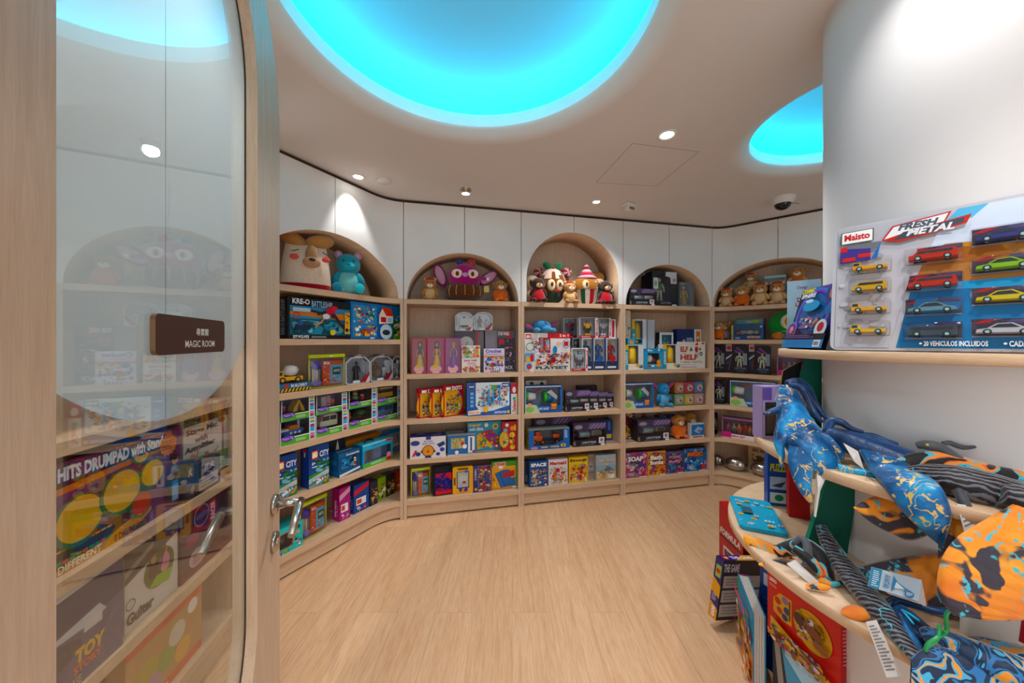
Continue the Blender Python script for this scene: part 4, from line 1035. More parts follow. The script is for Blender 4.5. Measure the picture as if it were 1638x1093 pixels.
box('A', 5, 543, 560, 780, .06, .075, 'activity_box', 'magenta box standing upright on the lowest shelf', 'toy box', '#a33c78', art_read('#a33c78', '#d9a0c0'))
box('A', 5, 566, 590, 773, .065, .075, 'activity_box', 'royal blue upright box beside the magenta one', 'toy box', '#24478f', art_read('#24478f', '#d04a54'))
def art_spine(c, c2, t): 
    return lambda k: (k.F.rect(0, 0, 1, 1, c).busy(0, .05, 1, .7, [c2, '#2a2018', '#b98a5a', c], 14, 5, .34), k.L.rect(0, 0, 1, 1, c).text(t, .3, .2, .7, .9, c2, .02, rot=-90).busy(.1, .02, .9, .2, ['#c98a5a', '#2a2018'], 4, 2, .3))
box('A', 5, 592, 604, 770, .06, .075, 'activity_box', 'dark navy upright venture box with brown artwork', 'toy box', '#25243c', art_spine('#25243c', '#c9a86a', 'VENTURE'))
box('A', 5, 604, 617, 764, .075, .07, 'activity_box', 'lime green upright box with a dinosaur skeleton', 'toy box', '#7fa03a', art_spine('#7fa03a', '#e8e6c8', 'DINO'))
box('A', 5, 617, 631, 759, .08, .07, 'activity_box', 'black upright dig kit box', 'toy box', '#1d1d1c', art_spine('#1d1d1c', '#a89a6a', 'DIG KIT'))
box('A', 5, 634, 645, 754, .085, .06, 'activity_box', 'brick red upright box at the end of the lowest shelf', 'toy box', '#a8402c', art_spine('#a8402c', '#e0b878', 'DIG'))

# ================================================================== BAY B
# --- arch
loc, rz = at_px('B', 743, .13, 1.673, -.05)
root = empty('plush_animal', loc, rz); tag(root, 'large magenta plush with wide pale ears resting on a brown bun', 'soft toy')
m = M(); m.ell((0, 0, .085), (.165, .125, .085), '#5d3a26', 20, 12)
m.ell((0, -.005, .20), (.135, .11, .115), '#a8387c', 18, 12, zcut=-.07); m.build('body', 'plush', root)
for i in range(5):
    m = M(); a = -.9+.45*i; m.tube([(.10*math.sin(a)*1.55, -.118*math.cos(a)*.98-.004, .045), (.10*math.sin(a)*1.62, -.122*math.cos(a)-.004, .085), (.10*math.sin(a)*1.45, -.108*math.cos(a)-.008, .125)], .0035, '#c9a06a', 6); m.build('icing_line', 'plush', root)
for sx in (-1, 1):
    m = M(); R = Matrix.Rotation(sx*(.35 if sx < 0 else .95), 3, 'Y')
    m.ell((sx*.195, .01, .215 if sx < 0 else .205), (.048, .022, .10 if sx < 0 else .09), '#8f2f6c', 14, 9, R); m.ell((sx*.197, -.008, .215 if sx < 0 else .205), (.036, .016, .08 if sx < 0 else .075), '#c79ab0', 14, 8, R); m.build('ear', 'plush', root)
    m = M(); m.ell((sx*.062, -.105, .215), (.045, .012, .036), '#ecd9cf', 12, 8); m.ell((sx*.06, -.117, .212), (.014, .006, .02), '#6a3c20', 10, 6); m.build('eye', 'plush', root)
m = M(); m.ell((0, -.118, .205), (.024, .016, .018), '#c99ac9', 10, 7); m.build('nose', 'plush', root)
m = M(); m.ell((-.04, 0, .325), (.03, .03, .026), '#2c3fa0', 6, 4); m.build('topping', 'satin', root)
m = M(); m.ell((.055, -.01, .318), (.036, .034, .04), '#c4222e', 6, 4); m.build('topping', 'satin', root)
m = M(); m.tube([(.09, -.10, .185), (.17, -.12, .175), (.19, -.12, .173)], [.012, .012, .016], '#a8387c', 8, colfn=lambda t, a: '#e8e0e6' if t > .6 else '#a8387c'); m.build('arm', 'plush', root)
m = M(); m.box(.15, -.12, .07, .19, -.118, .12, '#c9b46a'); m.build('paper_tag', 'print', root)
BR, CR, OR = '#b08052', '#d9b98f', '#d8661e'
plush_on('B', 0, 688, 444, .10, 'small brown and cream plush with a red cap beside the magenta plush', fur=BR, belly=CR, muzzle='#efe6dc', cap='#b5322a', ears='round', limb='#c48d58')
plush_on('B', 0, 800, 447, .10, 'small brown plush in an orange pumpkin suit beside the magenta plush', fur=BR, belly=OR, muzzle='#efe6dc', ears='flop', dress=OR, limb=OR)
# --- boxed dolls
dolls = [(658, 682, '#b8313f', '#d9b44a', '#1c1512', '#27438f', 'with black hair and a yellow skirt', '#c23a54'), (683, 711, '#cf4f78', '#e0b02e', '#3a2418', '#e0b02e', 'with a full yellow gown', '#c24a7a'), (712, 737, '#b8558f', '#8d55a8', '#d9b25a', '#8d55a8', 'with blond hair and a purple gown', '#b0559a')]
for x0, x1, c, dr, hr, tp, what, inn in dolls:
    def art(k, c=c, dr=dr): k.F.rect(0, 0, 1, .03, c).ell(.5, .13, .34, .11, '#dfa9bd').ell(.45, .15, .15, .08, '#e9b996').ell(.45, .20, .17, .05, dr).rect(.3, .015, .7, .045, '#eec6d2'); k.L.rect(0, 0, 1, 1, c).busy(.1, .1, .9, .9, ['#e58fae', '#f2d0dc', '#8f2f5c'], 10, 3, .2)
    winbox('B', 1, x0, x1, 541, .03, .07, 'doll_box', f'pink boxed fashion doll {what}', 'doll', c, (.06, .03, .94, .97), inn, art, (('fashion_doll', 'plastic', doll(.56, .12, .80, dr, hr, tp, .55)),), group='boxed fashion dolls')
def art_party(k): k.F.rect(0, 0, 1, 1, '#e6e4da').busy(.02, .55, .98, .97, ['#e07a2c', '#3fa8a0', '#e2533a', '#f0c33a', '#59a84a', '#fff'], 30, 3, .18).busy(.02, .03, .98, .28, ['#e07a2c', '#e8a03a', '#59a84a', '#d0547a'], 18, 6, .18).rect(.05, .86, .22, .97, '#c8262f').text('party craft', .12, .4, .8, .5, '#b5475a', .03).text('DOTS', .3, .30, .75, .38, '#c77ab0', .02)
box('B', 1, 738.5, 768, 553, .03, .045, 'craft_box', 'white and orange party craft box between the dolls and the crochet book', 'toy box', '#e6e4da', art_party)
def art_grey(k): k.F.rect(0, 0, 1, 1, '#43424a').circ(.40, .7, .24, '#b9b6b2').rect(.72, 0, .80, 1, '#b23236').rect(.8, 0, 1, 1, '#6a6468').line(.3, .55, .45, .75, .02, '#2a282c').busy(.02, .05, .7, .4, ['#2b2a30', '#6a6670', '#8d3a3a'], 10, 2, .2); k.T.rect(0, 0, 1, 1, '#36353c')
sg = box('B', 1, 727, 774, 530, .106, .09, 'building_set_box', 'dark grey box with a red stripe behind the craft boxes', 'toy box', '#43424a', art_grey)
def art_dark(k):
    F = k.F; F.rect(0, 0, 1, 1, '#54525c').rect(.0, 0, .38, 1, '#77737b').rect(.40, .04, .96, .82, '#2a2334').poly([(.6, 1), (.8, 1), (.9, .8), (.7, .8)], '#a83a40').text('STAR WARS', .42, .88, .78, .97, '#e8e6e6', .03).busy(.42, .15, .95, .8, ['#b2303e', '#5a6a8f', '#d9a8b0', '#1b1822', '#7a3a54', '#3f8a9a'], 26, 4, .16).text('2 PACK', .5, .06, .9, .14, '#c9c2c8', .03).rect(.42, .66, .62, .8, '#a83a40')
    k.T.rect(0, 0, 1, 1, '#46444e')
sd = box('B', 1, 776, 826, 529, .09, .09, 'toy_box', 'large dark space battle box leaning at the back of the doll shelf', 'toy box', '#54525c', art_dark)
def art_crochet(k):
    k.F.rect(0, 0, 1, 1, '#d9cfe6').rect(0, .62, 1, .70, '#e88a3a').text('Crochet', .08, .82, .85, .97, '#5b5fae', .04).lines(.05, .73, .95, .79, 2, '#8a86b8').busy(.05, .1, .95, .66, ['#3b6fc4', '#d23a4a', '#e8b23a', '#4aa08a', '#e07ab0', '#222', '#f0f0f0'], 22, 8, .16)
    for i, c in enumerate(('#c33', '#36a', '#c33', '#36a', '#284')): k.F.poly([(.3+i*.1, .0), (.38+i*.1, .0), (.36+i*.1, .13)], c)
box('B', 1, 774, 807, 558, .03, .045, 'craft_book', 'white crochet kit with colourful yarn animals in front of the dark box', 'craft set', '#d9cfe6', art_crochet)
figcase('B', 1, 728, 757, 499, .11, 'clear case with a pale sticker standing on the dark grey box', '#55575e', '#55575e', '#444', z=sg.top+.001, sticker=(.25, .2, .95, .66))
figcase('B', 1, 758, 788, 499, .11, 'clear case with a bronze figure, second of two on the dark boxes', BZ, BZ, BZ, ('#cfd2d8', '#cfd2d8', '#888'), z=max(sg.top, sd.top)+.001)
# --- dotted craft boxes and blue track set
def art_dots(k):
    F = k.F; F.rect(0, 0, 1, 1, '#bf2230').ell(.42, .42, .52, .48, '#e0a82a', 24).rect(0, 0, .3, .85, '#e0a82a').rect(0, .84, 1, 1, '#bf2230').rect(0, 0, .06, 1, '#bf2230').rect(.06, 0, 1, .04, '#bf2230')
    F.busy(.12, .08, .8, .68, ['#2b3f6f', '#fff', '#3aa0c8', '#d23a4a', '#59a84a', '#7a4bb5', '#e8c83a', '#1f2430'], 40, 7, .13).rect(.08, .86, .30, .95, '#e9ece8').text('DOTS', .36, .84, .86, .97, '#f3efe8', .05).star(.74, .7, .08, '#6a5bb0', 6, .8)
    L = k.L; L.rect(0, 0, 1, 1, '#b01c2a').ell(.5, .22, .36, .17, '#e0c23a').ell(.5, .2, .2, .1, '#3a5a4a').text('DOTS', .38, .55, .62, .86, '#f3efe8', .04, rot=90)
for i, (x0, x1, y0, what) in enumerate(((670, 700, 622, 'against the bay side'), (690, 722, 621, 'in the middle of three'), (709, 748, 617, 'fully shown beside the blue track set'))):
    box('B', 2, x0, x1, y0, .02, .04, 'craft_box', f'red and yellow dotted craft box {what}', 'toy box', '#bf2230', art_dots, group='red dotted craft boxes', yaw=.52, w=.19)
def art_track(k):
    F = k.F; F.rect(0, 0, 1, 1, '#1f5fae').poly([(.2, .30), (.2, 1), (.98, 1), (.98, .28), (.6, .14), (.3, .1)], '#dfe9f0').circ(.10, .88, .07, '#173f7e').text('vtech', .045, .85, .155, .91, '#fff', .02)
    F.busy(.24, .28, .95, .92, ['#2a86c8', '#2a86c8', '#e2533a', '#f0b02a', '#59a84a', '#1f3f7a', '#c23'], 46, 5, .10)
    for u in (.36, .47, .58, .72): F.rect(u, .32, u+.035, .8, '#3f9ad6')
    F.rect(.80, .86, .97, .98, '#2c2f7a').text('MARBLE', .82, .89, .95, .95, '#fff', .02).poly([(.02, .04), (.3, .06), (.3, .2), (.02, .16)], '#e8e9ea').text('MARBLE RUSH', .04, .07, .28, .15, '#e2731e', .03).text('LAUNCH PAD', .62, .06, .9, .13, '#f3f6fa', .02).rect(.92, .06, .97, .14, '#f0c62a').ell(.42, .2, .06, .09, '#f0b02a')
    for i in range(4): F.rect(.07, .28+i*.12, .14, .36+i*.12, '#7fb0de')
box('B', 2, 747, 816, 612, .03, .08, 'track_set_box', 'large blue and white marble track box labelled launch pad', 'toy box', '#1f5fae', art_track)
box('B', 2, 817.5, 827.5, 613, .035, .07, 'game_box', 'narrow red and white game box at the shelf end', 'toy box', '#e5e2de', lambda k: k.F.rect(0, .65, 1, 1, '#c8263a').ell(.5, .78, .3, .1, '#e8e6e2').circ(.5, .5, .25, '#3fae8a').text('TaGame', .25, .06, .75, .44, '#c8263a', .04, rot=90))
# --- magic set row
def art_magic(k):
    F = k.F; F.rect(0, 0, 1, 1, '#dcd8dc').circ(.5, .32, .17, '#e0902a', 20).ring(.5, .32, .17, .02, '#4a2c1c').text('6', .47, .24, .53, .38, '#2a1c14', .03).text('MY FIRST', .38, .74, .64, .81, '#5a6aa8', .02).text('MAGIC SHOW', .34, .63, .68, .70, '#5a6aa8', .02).rect(.44, .86, .58, 1, '#2c3f8e')
    F.ell(.14, .72, .13, .12, '#3a4a8f').poly([(.74, .62), (.94, .76), (.99, .6), (.82, .46)], '#2f3f80').poly([(.05, .1), (.14, .4), (.2, .36), (.12, .1)], '#c0405a').ell(.22, .2, .07, .1, '#2f3f80').ell(.78, .16, .06, .08, '#3a4a9a').ell(.9, .36, .07, .1, '#4a5ab0').poly([(.40, 0), (.60, 0), (.56, .12), (.44, .12)], '#3a3a80').poly([(.28, .28), (.34, .42), (.36, .22)], '#5a3420').poly([(.72, .28), (.66, .42), (.64, .22)], '#5a3420')
    k.T.rect(0, 0, 1, 1, '#2b3478').busy(.05, .1, .95, .9, ['#4a5ab0', '#8f98d0', '#1f2760'], 14, 3, .14); k.L.rect(0, 0, 1, 1, '#2b3478')
box('B', 3, 656, 713, 699, .02, .12, 'magic_set_box', 'white and navy magic set box with an orange number six', 'toy box', '#dcd8dc', art_magic)
def art_puz(k): k.F.rect(0, 0, 1, 1, '#2f6fae').rect(.12, .34, .6, .88, '#b8ac78').busy(.14, .36, .58, .86, ['#8f9a5a', '#d9cfa0', '#6f7a4a'], 12, 3, .2).rect(.72, .1, .96, .95, '#dfe3ea').rect(.8, .2, .86, .88, '#2a4a8a').circ(.32, .16, .09, '#e6e6ea').ring(.32, .16, .09, .02, '#2a3f6f').circ(.6, .44, .08, '#e9e9ec').circ(.52, .6, .06, '#c33').rect(0, .02, 1, .06, '#dfe3ea').circ(.92, .16, .05, '#b33'); k.T.rect(0, 0, 1, 1, '#b9c4cc')
box('B', 3, 716, 761, 697, .03, .07, 'puzzle_box', 'small blue and white puzzle box beside the magic set', 'toy box', '#2f6fae', art_puz)
box('B', 3, 713, 742, 690, .12, .05, 'puzzle_box', 'grey green box standing behind the small blue puzzle box', 'toy box', '#5c6a66', lambda k: k.F.rect(0, .7, 1, .85, '#a9b0a8').busy(0, .1, 1, .65, ['#3a4a48', '#8f9a92'], 8, 2, .2))
def art_sum(k):
    F = k.F; F.rect(0, 0, 1, 1, '#2e9cc9').text('super', .03, .82, .4, .93, '#e8c23a', .03).text('sum time', .05, .70, .46, .82, '#e8f2f6', .03, sh=.1).circ(.55, .88, .06, '#eee').circ(.82, .82, .09, '#e8b83a', 16).circ(.82, .82, .05, '#3a8f6a').poly([(.38, .64), (.70, .72), (1.0, .34), (.90, .1), (.62, .24)], '#b5262e')
    r = random.Random(3)
    for i in range(4):
        for j in range(4):
            u = .44+.085*i+.075*j; v = .60+.018*i-.105*j; F.poly([(u, v), (u+.06, v+.02), (u+.085, v-.05), (u+.025, v-.07)], r.choice(['#2f5fae', '#e0a030', '#d8402e', '#3a9a4a', '#7a4bb5']))
    F.poly([(.28, .04), (.60, .14), (.68, .06), (.74, .12), (.62, .30), (.36, .62), (.26, .54)], '#e3b22c').busy(.32, .1, .56, .5, ['#3a9a4a', '#d86a2c', '#2f7fc0', '#c33'], 12, 5, .3).rect(.8, .06, .9, .2, '#d23a3a').circ(.85, .14, .035, '#fff')
    k.L.rect(0, 0, 1, 1, '#2788b4')
box('B', 3, 748, 802, 675, .105, .06, 'game_box', 'cyan sum time game box with a red number board', 'toy box', '#2e9cc9', art_sum)
box('B', 3, 803.5, 828, 675, .04, .06, 'craft_box', 'red dotted craft box back showing small yellow circles', 'toy box', '#b8202e', lambda k: k.F.ell(.12, .4, .32, .28, '#d8a82c').busy(.0, .2, .4, .6, ['#2b3f6f', '#fff', '#3a9'], 10, 4, .3).circ(.68, .78, .16, '#d8902c').circ(.66, .55, .19, '#e6c23a').circ(.64, .34, .17, '#e6c23a').circ(.68, .14, .17, '#e6c23a').busy(.55, .1, .8, .6, ['#222', '#a86a3a'], 8, 3, .4).circ(.3, .9, .12, '#e9e2dc').circ(.2, .72, .13, '#7fb0c8').rect(.8, .7, .9, .9, '#e6c23a'))
# --- lowest shelf
pouch('B', 4, 659, 689, 752, .03, 'clear craft pouch with lime zip beside the black zip bag', yaw=.2)
s = spot_at('B', 4, 692, 724, 746, .03); w, h = s.w, s.h; root = empty('zip_bag', s.loc, s.rz+.12); tag(root, 'black padded zip bag printed in blue and red', 'bag')
m = M(); m.bbox(0, 0, 0, w, .05, h, '#16151a', .012); F = Face(m, (0, -.0005, 0), (w, 0, 0), (0, 0, h)); F.rect(.14, .06, .95, .76, '#3a3a8f').busy(.15, .1, .9, .72, ['#2a2f86', '#5a5ab8', '#1b1b40', '#a82a3a'], 24, 4, .22).poly([(.14, .06), (.95, .06), (.95, .2), (.5, .14), (.14, .2)], '#c8252c').poly([(.15, .62), (.55, .76), (.15, .76)], '#c8252c').poly([(.6, .7), (.95, .5), (.95, .76), (.7, .76)], '#c8252c'); m.build('body', 'matte', root)
m = M(); m.tube([(w*.1, .025, h+.001), (w*.9, .025, h+.001)], .003, '#3a3a40', 6); m.build('zip', 'plastic', root)
s = spot_at('B', 4, 724, 757, 747, .03); w, h = s.w, s.h; root = empty('drawing_board', s.loc, s.rz+.03); tag(root, 'yellow framed drawing board toy with a pale screen', 'toy')
m = M(); R = rrect(0, 0, w, h, .016); m.prism(R, 0, .02, '#e0a51e')
F = Face(m, (0, 0, 0), (w, 0, 0), (0, 0, h)); F.rect(.2, .2, .8, .82, '#1e2a44').rect(.24, .24, .76, .8, '#b9c6cc').circ(.5, .55, .2, '#cfd3d6').ell(.56, .42, .09, .05, '#b33a3a').busy(.25, .06, .75, .24, ['#23408a', '#7a4bb5', '#222'], 10, 3, .2).ell(.66, .82, .09, .05, '#4f6fae').rect(.06, .35, .14, .62, '#6a4a20').rect(.25, .9, .75, .95, '#3a2a18')
m.build('frame', 'plastic', root); m = M(); m.box(w*.24, -.0018, h*.24, w*.76, -.0012, h*.8, '#fff'); m.build('screen', 'clear_film', root)
def art_comic(k): k.F.rect(0, 0, 1, 1, '#6a5a7a').rect(0, 0, .22, 1, '#3a3a78').text('COMIC', .05, .45, .17, .9, '#c9c2e0', .03, rot=90).busy(.24, .05, .98, .98, ['#b2262c', '#2f4fa0', '#c9c9c6', '#e0a030', '#26262e', '#7a6a5a', '#b2262c'], 46, 6, .2).rect(.05, .1, .18, .2, '#e0a030')
box('B', 4, 757.5, 786, 745, .035, .03, 'comic_book_set', 'crowded red and blue comic style box beside the yellow drawing board', 'book set', '#6a5a7a', art_comic)
def art_frames(k):
    F = k.F; F.rect(0, 0, 1, 1, '#4f9a3a').rect(0, 0, .95, .82, '#e0a03a').rect(.0, 0, 1, .05, '#c98a2c').text('A-FRAMES', .08, .84, .56, .96, '#c8282c', .04, sh=.1, edge='#f0e6d8').rect(.28, .74, .44, .84, '#f0e9e0')
    for i in range(4): F.poly([(.12+.07*i, .58-.0*i), (.50+.07*i, .70), (.62+.07*i, .16-.02*i), (.36+.07*i, .04+.01*i)], ['#345f9a', '#4a7ab8', '#2f5a94', '#3f6fae'][i])
    F.poly([(.42, .58), (.90, .66), (.9, .44), (.46, .40)], '#b54a4a').poly([(.48, .34), (.94, .4), (.94, .1), (.56, .08)], '#3a6aa8').busy(.02, .1, .2, .5, ['#d8702c', '#f0c86a'], 8, 3, .4).rect(.82, .02, .98, .08, '#e6e2da')
box('B', 4, 786.5, 828, 738, .05, .05, 'learning_set_box', 'green and orange box showing blue number frames', 'toy box', '#4f9a3a', art_frames)
# ================================================================== BAY C
G_ = 'plush toys in the tallest arch'
plush_on('C', 0, 851, 430, .19, 'cream plush standing at the edge of the tall arch behind a red dressed doll', fur='#cdb79c', belly='#d6c3aa', ears='flop', muzzle='#d9c7ae', group=G_, h=.27)
plush_on('C', 0, 957, 440, .20, 'cream plush at the other edge of the tall arch behind the other red dressed doll', fur='#cdb79c', belly='#d6c3aa', ears='flop', muzzle='#d9c7ae', group=G_, h=.27)
plush_on('C', 0, 860, 442, .035, 'dark plush doll in a red dress with a green scarf beside the chocolate cushion', fur='#3a2a22', belly='#b52a34', muzzle='#dcb898', ears='flop', earcol='#2f221c', inner='#3a2c2c', dress='#a8262f', group=G_, h=.22)
plush_on('C', 0, 968, 443, .05, 'dark plush doll in a red dress beside the popcorn cushion', fur='#3a2a22', belly='#b52a34', muzzle='#dcb898', ears='flop', earcol='#2f221c', inner='#3a2c2c', dress='#a8262f', group=G_, h=.22)
loc, rz = at_px('C', 884, .15, 1.673)
root = empty('plush_cushion', loc, rz); tag(root, 'round pudding shaped plush cushion with cream icing and a green bow', 'cushion')
m = M(); m.ell((0, 0, .16), (.125, .085, .16), '#6b4227', 20, 13, colfn=lambda u: '#d8c0b4' if u.z > .35 and u.z+.25*math.sin(9*u.x) > .45 else ('#27382c' if u.z < -.45 else None)); m.build('body', 'plush', root)
for sx in (-1, 1):
    m = M(); m.ell((sx*.038, -.075, .16), (.038, .018, .05), '#d9c3a4', 12, 8); m.ell((sx*.036, -.094, .165), (.013, .006, .019), '#54301c', 8, 6); m.build('eye', 'plush', root)
    m = M(); m.ell((sx*.045, 0, .335), (.05, .03, .03), '#1f6b45', 12, 8, Matrix.Rotation(sx*-.5, 3, 'Y')); m.build('bow', 'plush', root)
m = M(); m.ell((0, -.02, .318), (.016, .016, .014), '#b5242e', 8, 6); m.build('bow_knot', 'plush', root)
m = M(); m.ell((.015, -.095, .11), (.022, .009, .012), '#b8404a', 8, 6); m.build('mouth', 'plush', root)
loc, rz = at_px('C', 938, .15, 1.673)
root = empty('plush_cushion', loc, rz); tag(root, 'large caramel cupcake plush cushion with a pink striped swirl and striped base', 'cushion')
m = M(); m.lathe([(.08, 0), (.105, .03), (.118, .12), (.125, .13)], '#ddd', (0, 0, 0), 18); nface = len(m.f)
for i in range(nface): m.c[i] = lin(['#d9d2c8', '#b52a34', '#d9d2c8', '#2f5a44'][(i % 18) % 4])
m.ell((0, 0, .16), (.14, .10, .10), '#94602a', 20, 12, zcut=-.05); m.build('body', 'plush', root)
m = M()
for i in range(4): m.lathe([(.085-.02*i-.004, .235+.028*i), (.09-.02*i, .248+.028*i), (.07-.02*i, .263+.028*i)], ['#cf9aa6', '#b54a5c', '#d8b4b8', '#b54a5c'][i], (0, 0, 0), 18)
m.lathe([(.028, .345), (.012, .365), (.002, .37)], '#d3a8b0', (0, 0, 0), 12); m.build('swirl', 'plush', root)
m = M(); m.ell((-.045, -.085, .17), (.034, .018, .045), '#d9c3a4', 12, 8); m.ell((-.042, -.104, .175), (.012, .006, .018), '#54301c', 8, 6); m.build('eye', 'plush', root)
for i, (x, z) in enumerate(((.05, .20), (.085, .17), (.06, .145), (.10, .2))):
    m = M(); m.ell((x, -.088+.2*abs(x)*.3, z), (.008, .006, .008), ['#e8d8d8', '#d86a8a'][i % 2], 6, 5); m.build('sprinkle', 'plush', root)
def candy_ball(b, px, py, d, r, label, c1, c2, z=None):
    bb = BAYS[b]; u = bb.u_px(px, d); Y = bb.at(u, d)[1]; zz = EYE-(py-CY)/FPX*Y if z is None else z
    m = M(); m.ell((0, 0, 0), (r, r, r), c1, 18, 12, Matrix.Rotation(PI/2, 3, 'X'), colfn=lambda q: c2 if int((math.atan2(q.y, q.x)+PI)/(PI/4)) % 2 else None)
    return tag(m.build('plush_ball', 'plush', loc=(*bb.at(u, d), zz), rz=bb.rz), label, 'soft toy', 'plush sweets in the tall arch')
candy_ball('C', 862, 437, .245, .05, 'red and white peppermint plush ball propped above the cream plush', '#c9b8b4', '#b52a34')
candy_ball('C', 906, 437, .245, .052, 'red and white peppermint plush ball between the two big cushions', '#c9b8b4', '#b52a34')
candy_ball('C', 956, 446, .24, .062, 'brown plush ball propped between the cupcake cushion and the arch side', '#8a5828', '#94602a')
plush_on('C', 0, 911, 449, .04, 'small tan plush with a red cap in front of the two big cushions', fur='#bf9262', belly='#d9b88c', muzzle='#ead9c6', cap='#a8382c', group=G_, h=.195)
# --- playset and robots
def art_duplo(k):
    F = k.F; F.rect(0, 0, 1, 1, '#dedbd8').rect(.02, .84, .14, .97, '#c8262f').text('LEGO', .035, .87, .125, .94, '#fff', .04).rect(.50, .86, 1, 1, '#c02a34').text('2 in 1', .76, .9, .96, .97, '#eee', .03)
    F.rect(.30, .48, .56, .88, '#b5262e').rect(.34, .54, .40, .86, '#8f9298').rect(.46, .55, .53, .82, '#7fb0d0').busy(.16, .45, .56, .86, ['#b5262e', '#e8e6e2', '#7f8790', '#d86a2c', '#3a6fae'], 24, 3, .12).busy(.24, .16, .80, .46, ['#b5262e', '#3a6fae', '#e8e6e2', '#d8702c', '#222', '#b5262e'], 30, 6, .12)
    F.circ(.10, .64, .08, '#c9d3c0').ring(.1, .64, .085, .012, '#3a6f9a').rect(0, .26, .2, .48, '#6f9fc8').ell(.06, .32, .05, .07, '#e0b23a').ell(.14, .36, .04, .1, '#c23a3a').ell(.64, .56, .05, .1, '#3a7fc0').ell(.72, .72, .06, .05, '#d8b89c')
    F.busy(.76, .20, .99, .5, ['#8f9298', '#b5262e', '#3a6fae', '#e8a03a'], 14, 9, .3).ring(.88, .72, .09, .012, '#4a8ab8').rect(.83, .66, .93, .78, '#b5262e').text('PLAYSET', .22, .06, .92, .14, '#3a3a40', .05).circ(.08, .14, .06, '#3a6fae').circ(.08, .12, .04, '#c23')
    k.T.rect(0, 0, 1, 1, '#c9c6c4')
sl = box('C', 1, 839, 912, 533, .025, .10, 'building_set_box', 'large white playset box with a red garage and cars', 'toy box', '#dedbd8', art_duplo)
loc, rz = at_px('C', 866, .075, sl.top+.001, .15)
root = empty('plush_animal', loc, rz); tag(root, 'blue plush lying face down on the large white playset box', 'soft toy')
m = M(); m.ell((0, 0, .055), (.085, .07, .055), '#4f86b4', 16, 10, colfn=lambda u: '#34588f' if int(u.x*4+9) % 3 == 0 and u.z > .3 else None); m.ell((.02, -.045, .032), (.05, .05, .032), '#5f9ac4', 12, 8)
for sx in (-1, 1): m.ell((sx*.075+.01, -.045, .022), (.03, .035, .022), '#5f9ac4', 10, 7)
m.build('body', 'plush', root)
for sx in (-1, 1):
    m = M(); m.ell((sx*.115, .0, .045+(.03 if sx > 0 else 0)), (.055, .022, .022), '#4a6fa0', 12, 7, Matrix.Rotation(sx*-.35, 3, 'Y')); m.ell((sx*.118, -.014, .05+(.03 if sx > 0 else 0)), (.042, .014, .016), '#b05a86', 10, 6, Matrix.Rotation(sx*-.35, 3, 'Y')); m.build('ear', 'plush', root)
RB = ['#b5262e', '#2f4fa0', '#c9c9c6']
def robot(c, c2, cx=.5, z0=.08, H=.8):
    def f(m, w, h, t):
        X, Y, Z, k = cx*w, t*.5, z0*h, H*h; bx = lambda x0, x1, z0_, z1_, c_, d=.1: m.bbox(X+x0*k, Y-d*k, Z+z0_*k, X+x1*k, Y+d*k, Z+z1_*k, c_, .008*k)
        bx(-.14, .14, .5, .8, c); bx(-.10, .10, .40, .5, c2, .08); bx(-.06, .06, .82, .97, c2, .07); bx(-.04, .04, .85, .92, '#9fd0e6', .075)
        for s in (-1, 1):
            a, b_ = sorted((s*.15, s*.27)); bx(a, b_, .62, .84, c); a, b_ = sorted((s*.16, s*.25)); bx(a, b_, .36, .6, c2, .07)
            a, b_ = sorted((s*.03, s*.14)); bx(a, b_, .18, .40, c2, .08); a, b_ = sorted((s*.03, s*.16)); bx(a, b_, 0, .18, c, .11)
    return f
def art_robot(k): k.F.rect(.87, 0, 1, 1, '#d9d6d4').rect(.9, .1, .98, .9, '#b5263a').text('ROBOT', .91, .3, .97, .85, '#f2e8e8', .02, rot=90).rect(0, 0, .87, .12, '#a8262e').lines(.1, .03, .8, .09, 1, '#e8c9c0')
low = []
for x0, x1, y0, what, c, c2, hd in ((950, 969, 541, 'blue and gold', '#3a5f9a', '#2a3f6a', '#d9b04a'), (970, 989, 541, 'red and gold', '#a8282e', '#8f2028', '#d0a03a'), (931, 949, 541, 'dark blue and white', '#27384f', '#1c2a3c', '#3a4a66')):
    def art(k, c=c): k.F.rect(0, 0, 1, .28, '#25324f').ell(.5, .36, .28, .1, c).rect(.1, .06, .8, .12, '#cdd3dd').rect(.86, 0, 1, 1, '#2b3c66')
    low.append(winbox('C', 1, x0, x1, y0, .03, .06, 'figure_box', f'tall boxed action figure in {what} armour', 'toy figure', '#c9ced6', (.06, .28, .86, .97), '#dfe2e8', art, (('action_figure', 'plastic', fig(.46, .3, .62, c, c2, hd)),), group='tall boxed action figures'))
sr = winbox('C', 1, 914.5, 940, 557, .0, .028, 'figure_box', 'small boxed grey robot standing in front of the tall figures', 'toy figure', '#d4d2d2', (.04, .13, .86, .96), '#b9bcc4', art_robot, (('robot', 'plastic', robot('#8f959e', '#5a6068')),))
bk = winbox('C', 1, 916, 930, 541, .095, .06, 'figure_box', 'boxed figure mostly hidden behind the small grey robot', 'toy figure', '#8f98a8', (.06, .28, .94, .97), '#39485e', None, (('action_figure', 'plastic', fig(.5, .3, .6, '#2a3a50', '#222c3c', '#d0a04a')),))
zt = max(s.top for s in low+[bk])+.001
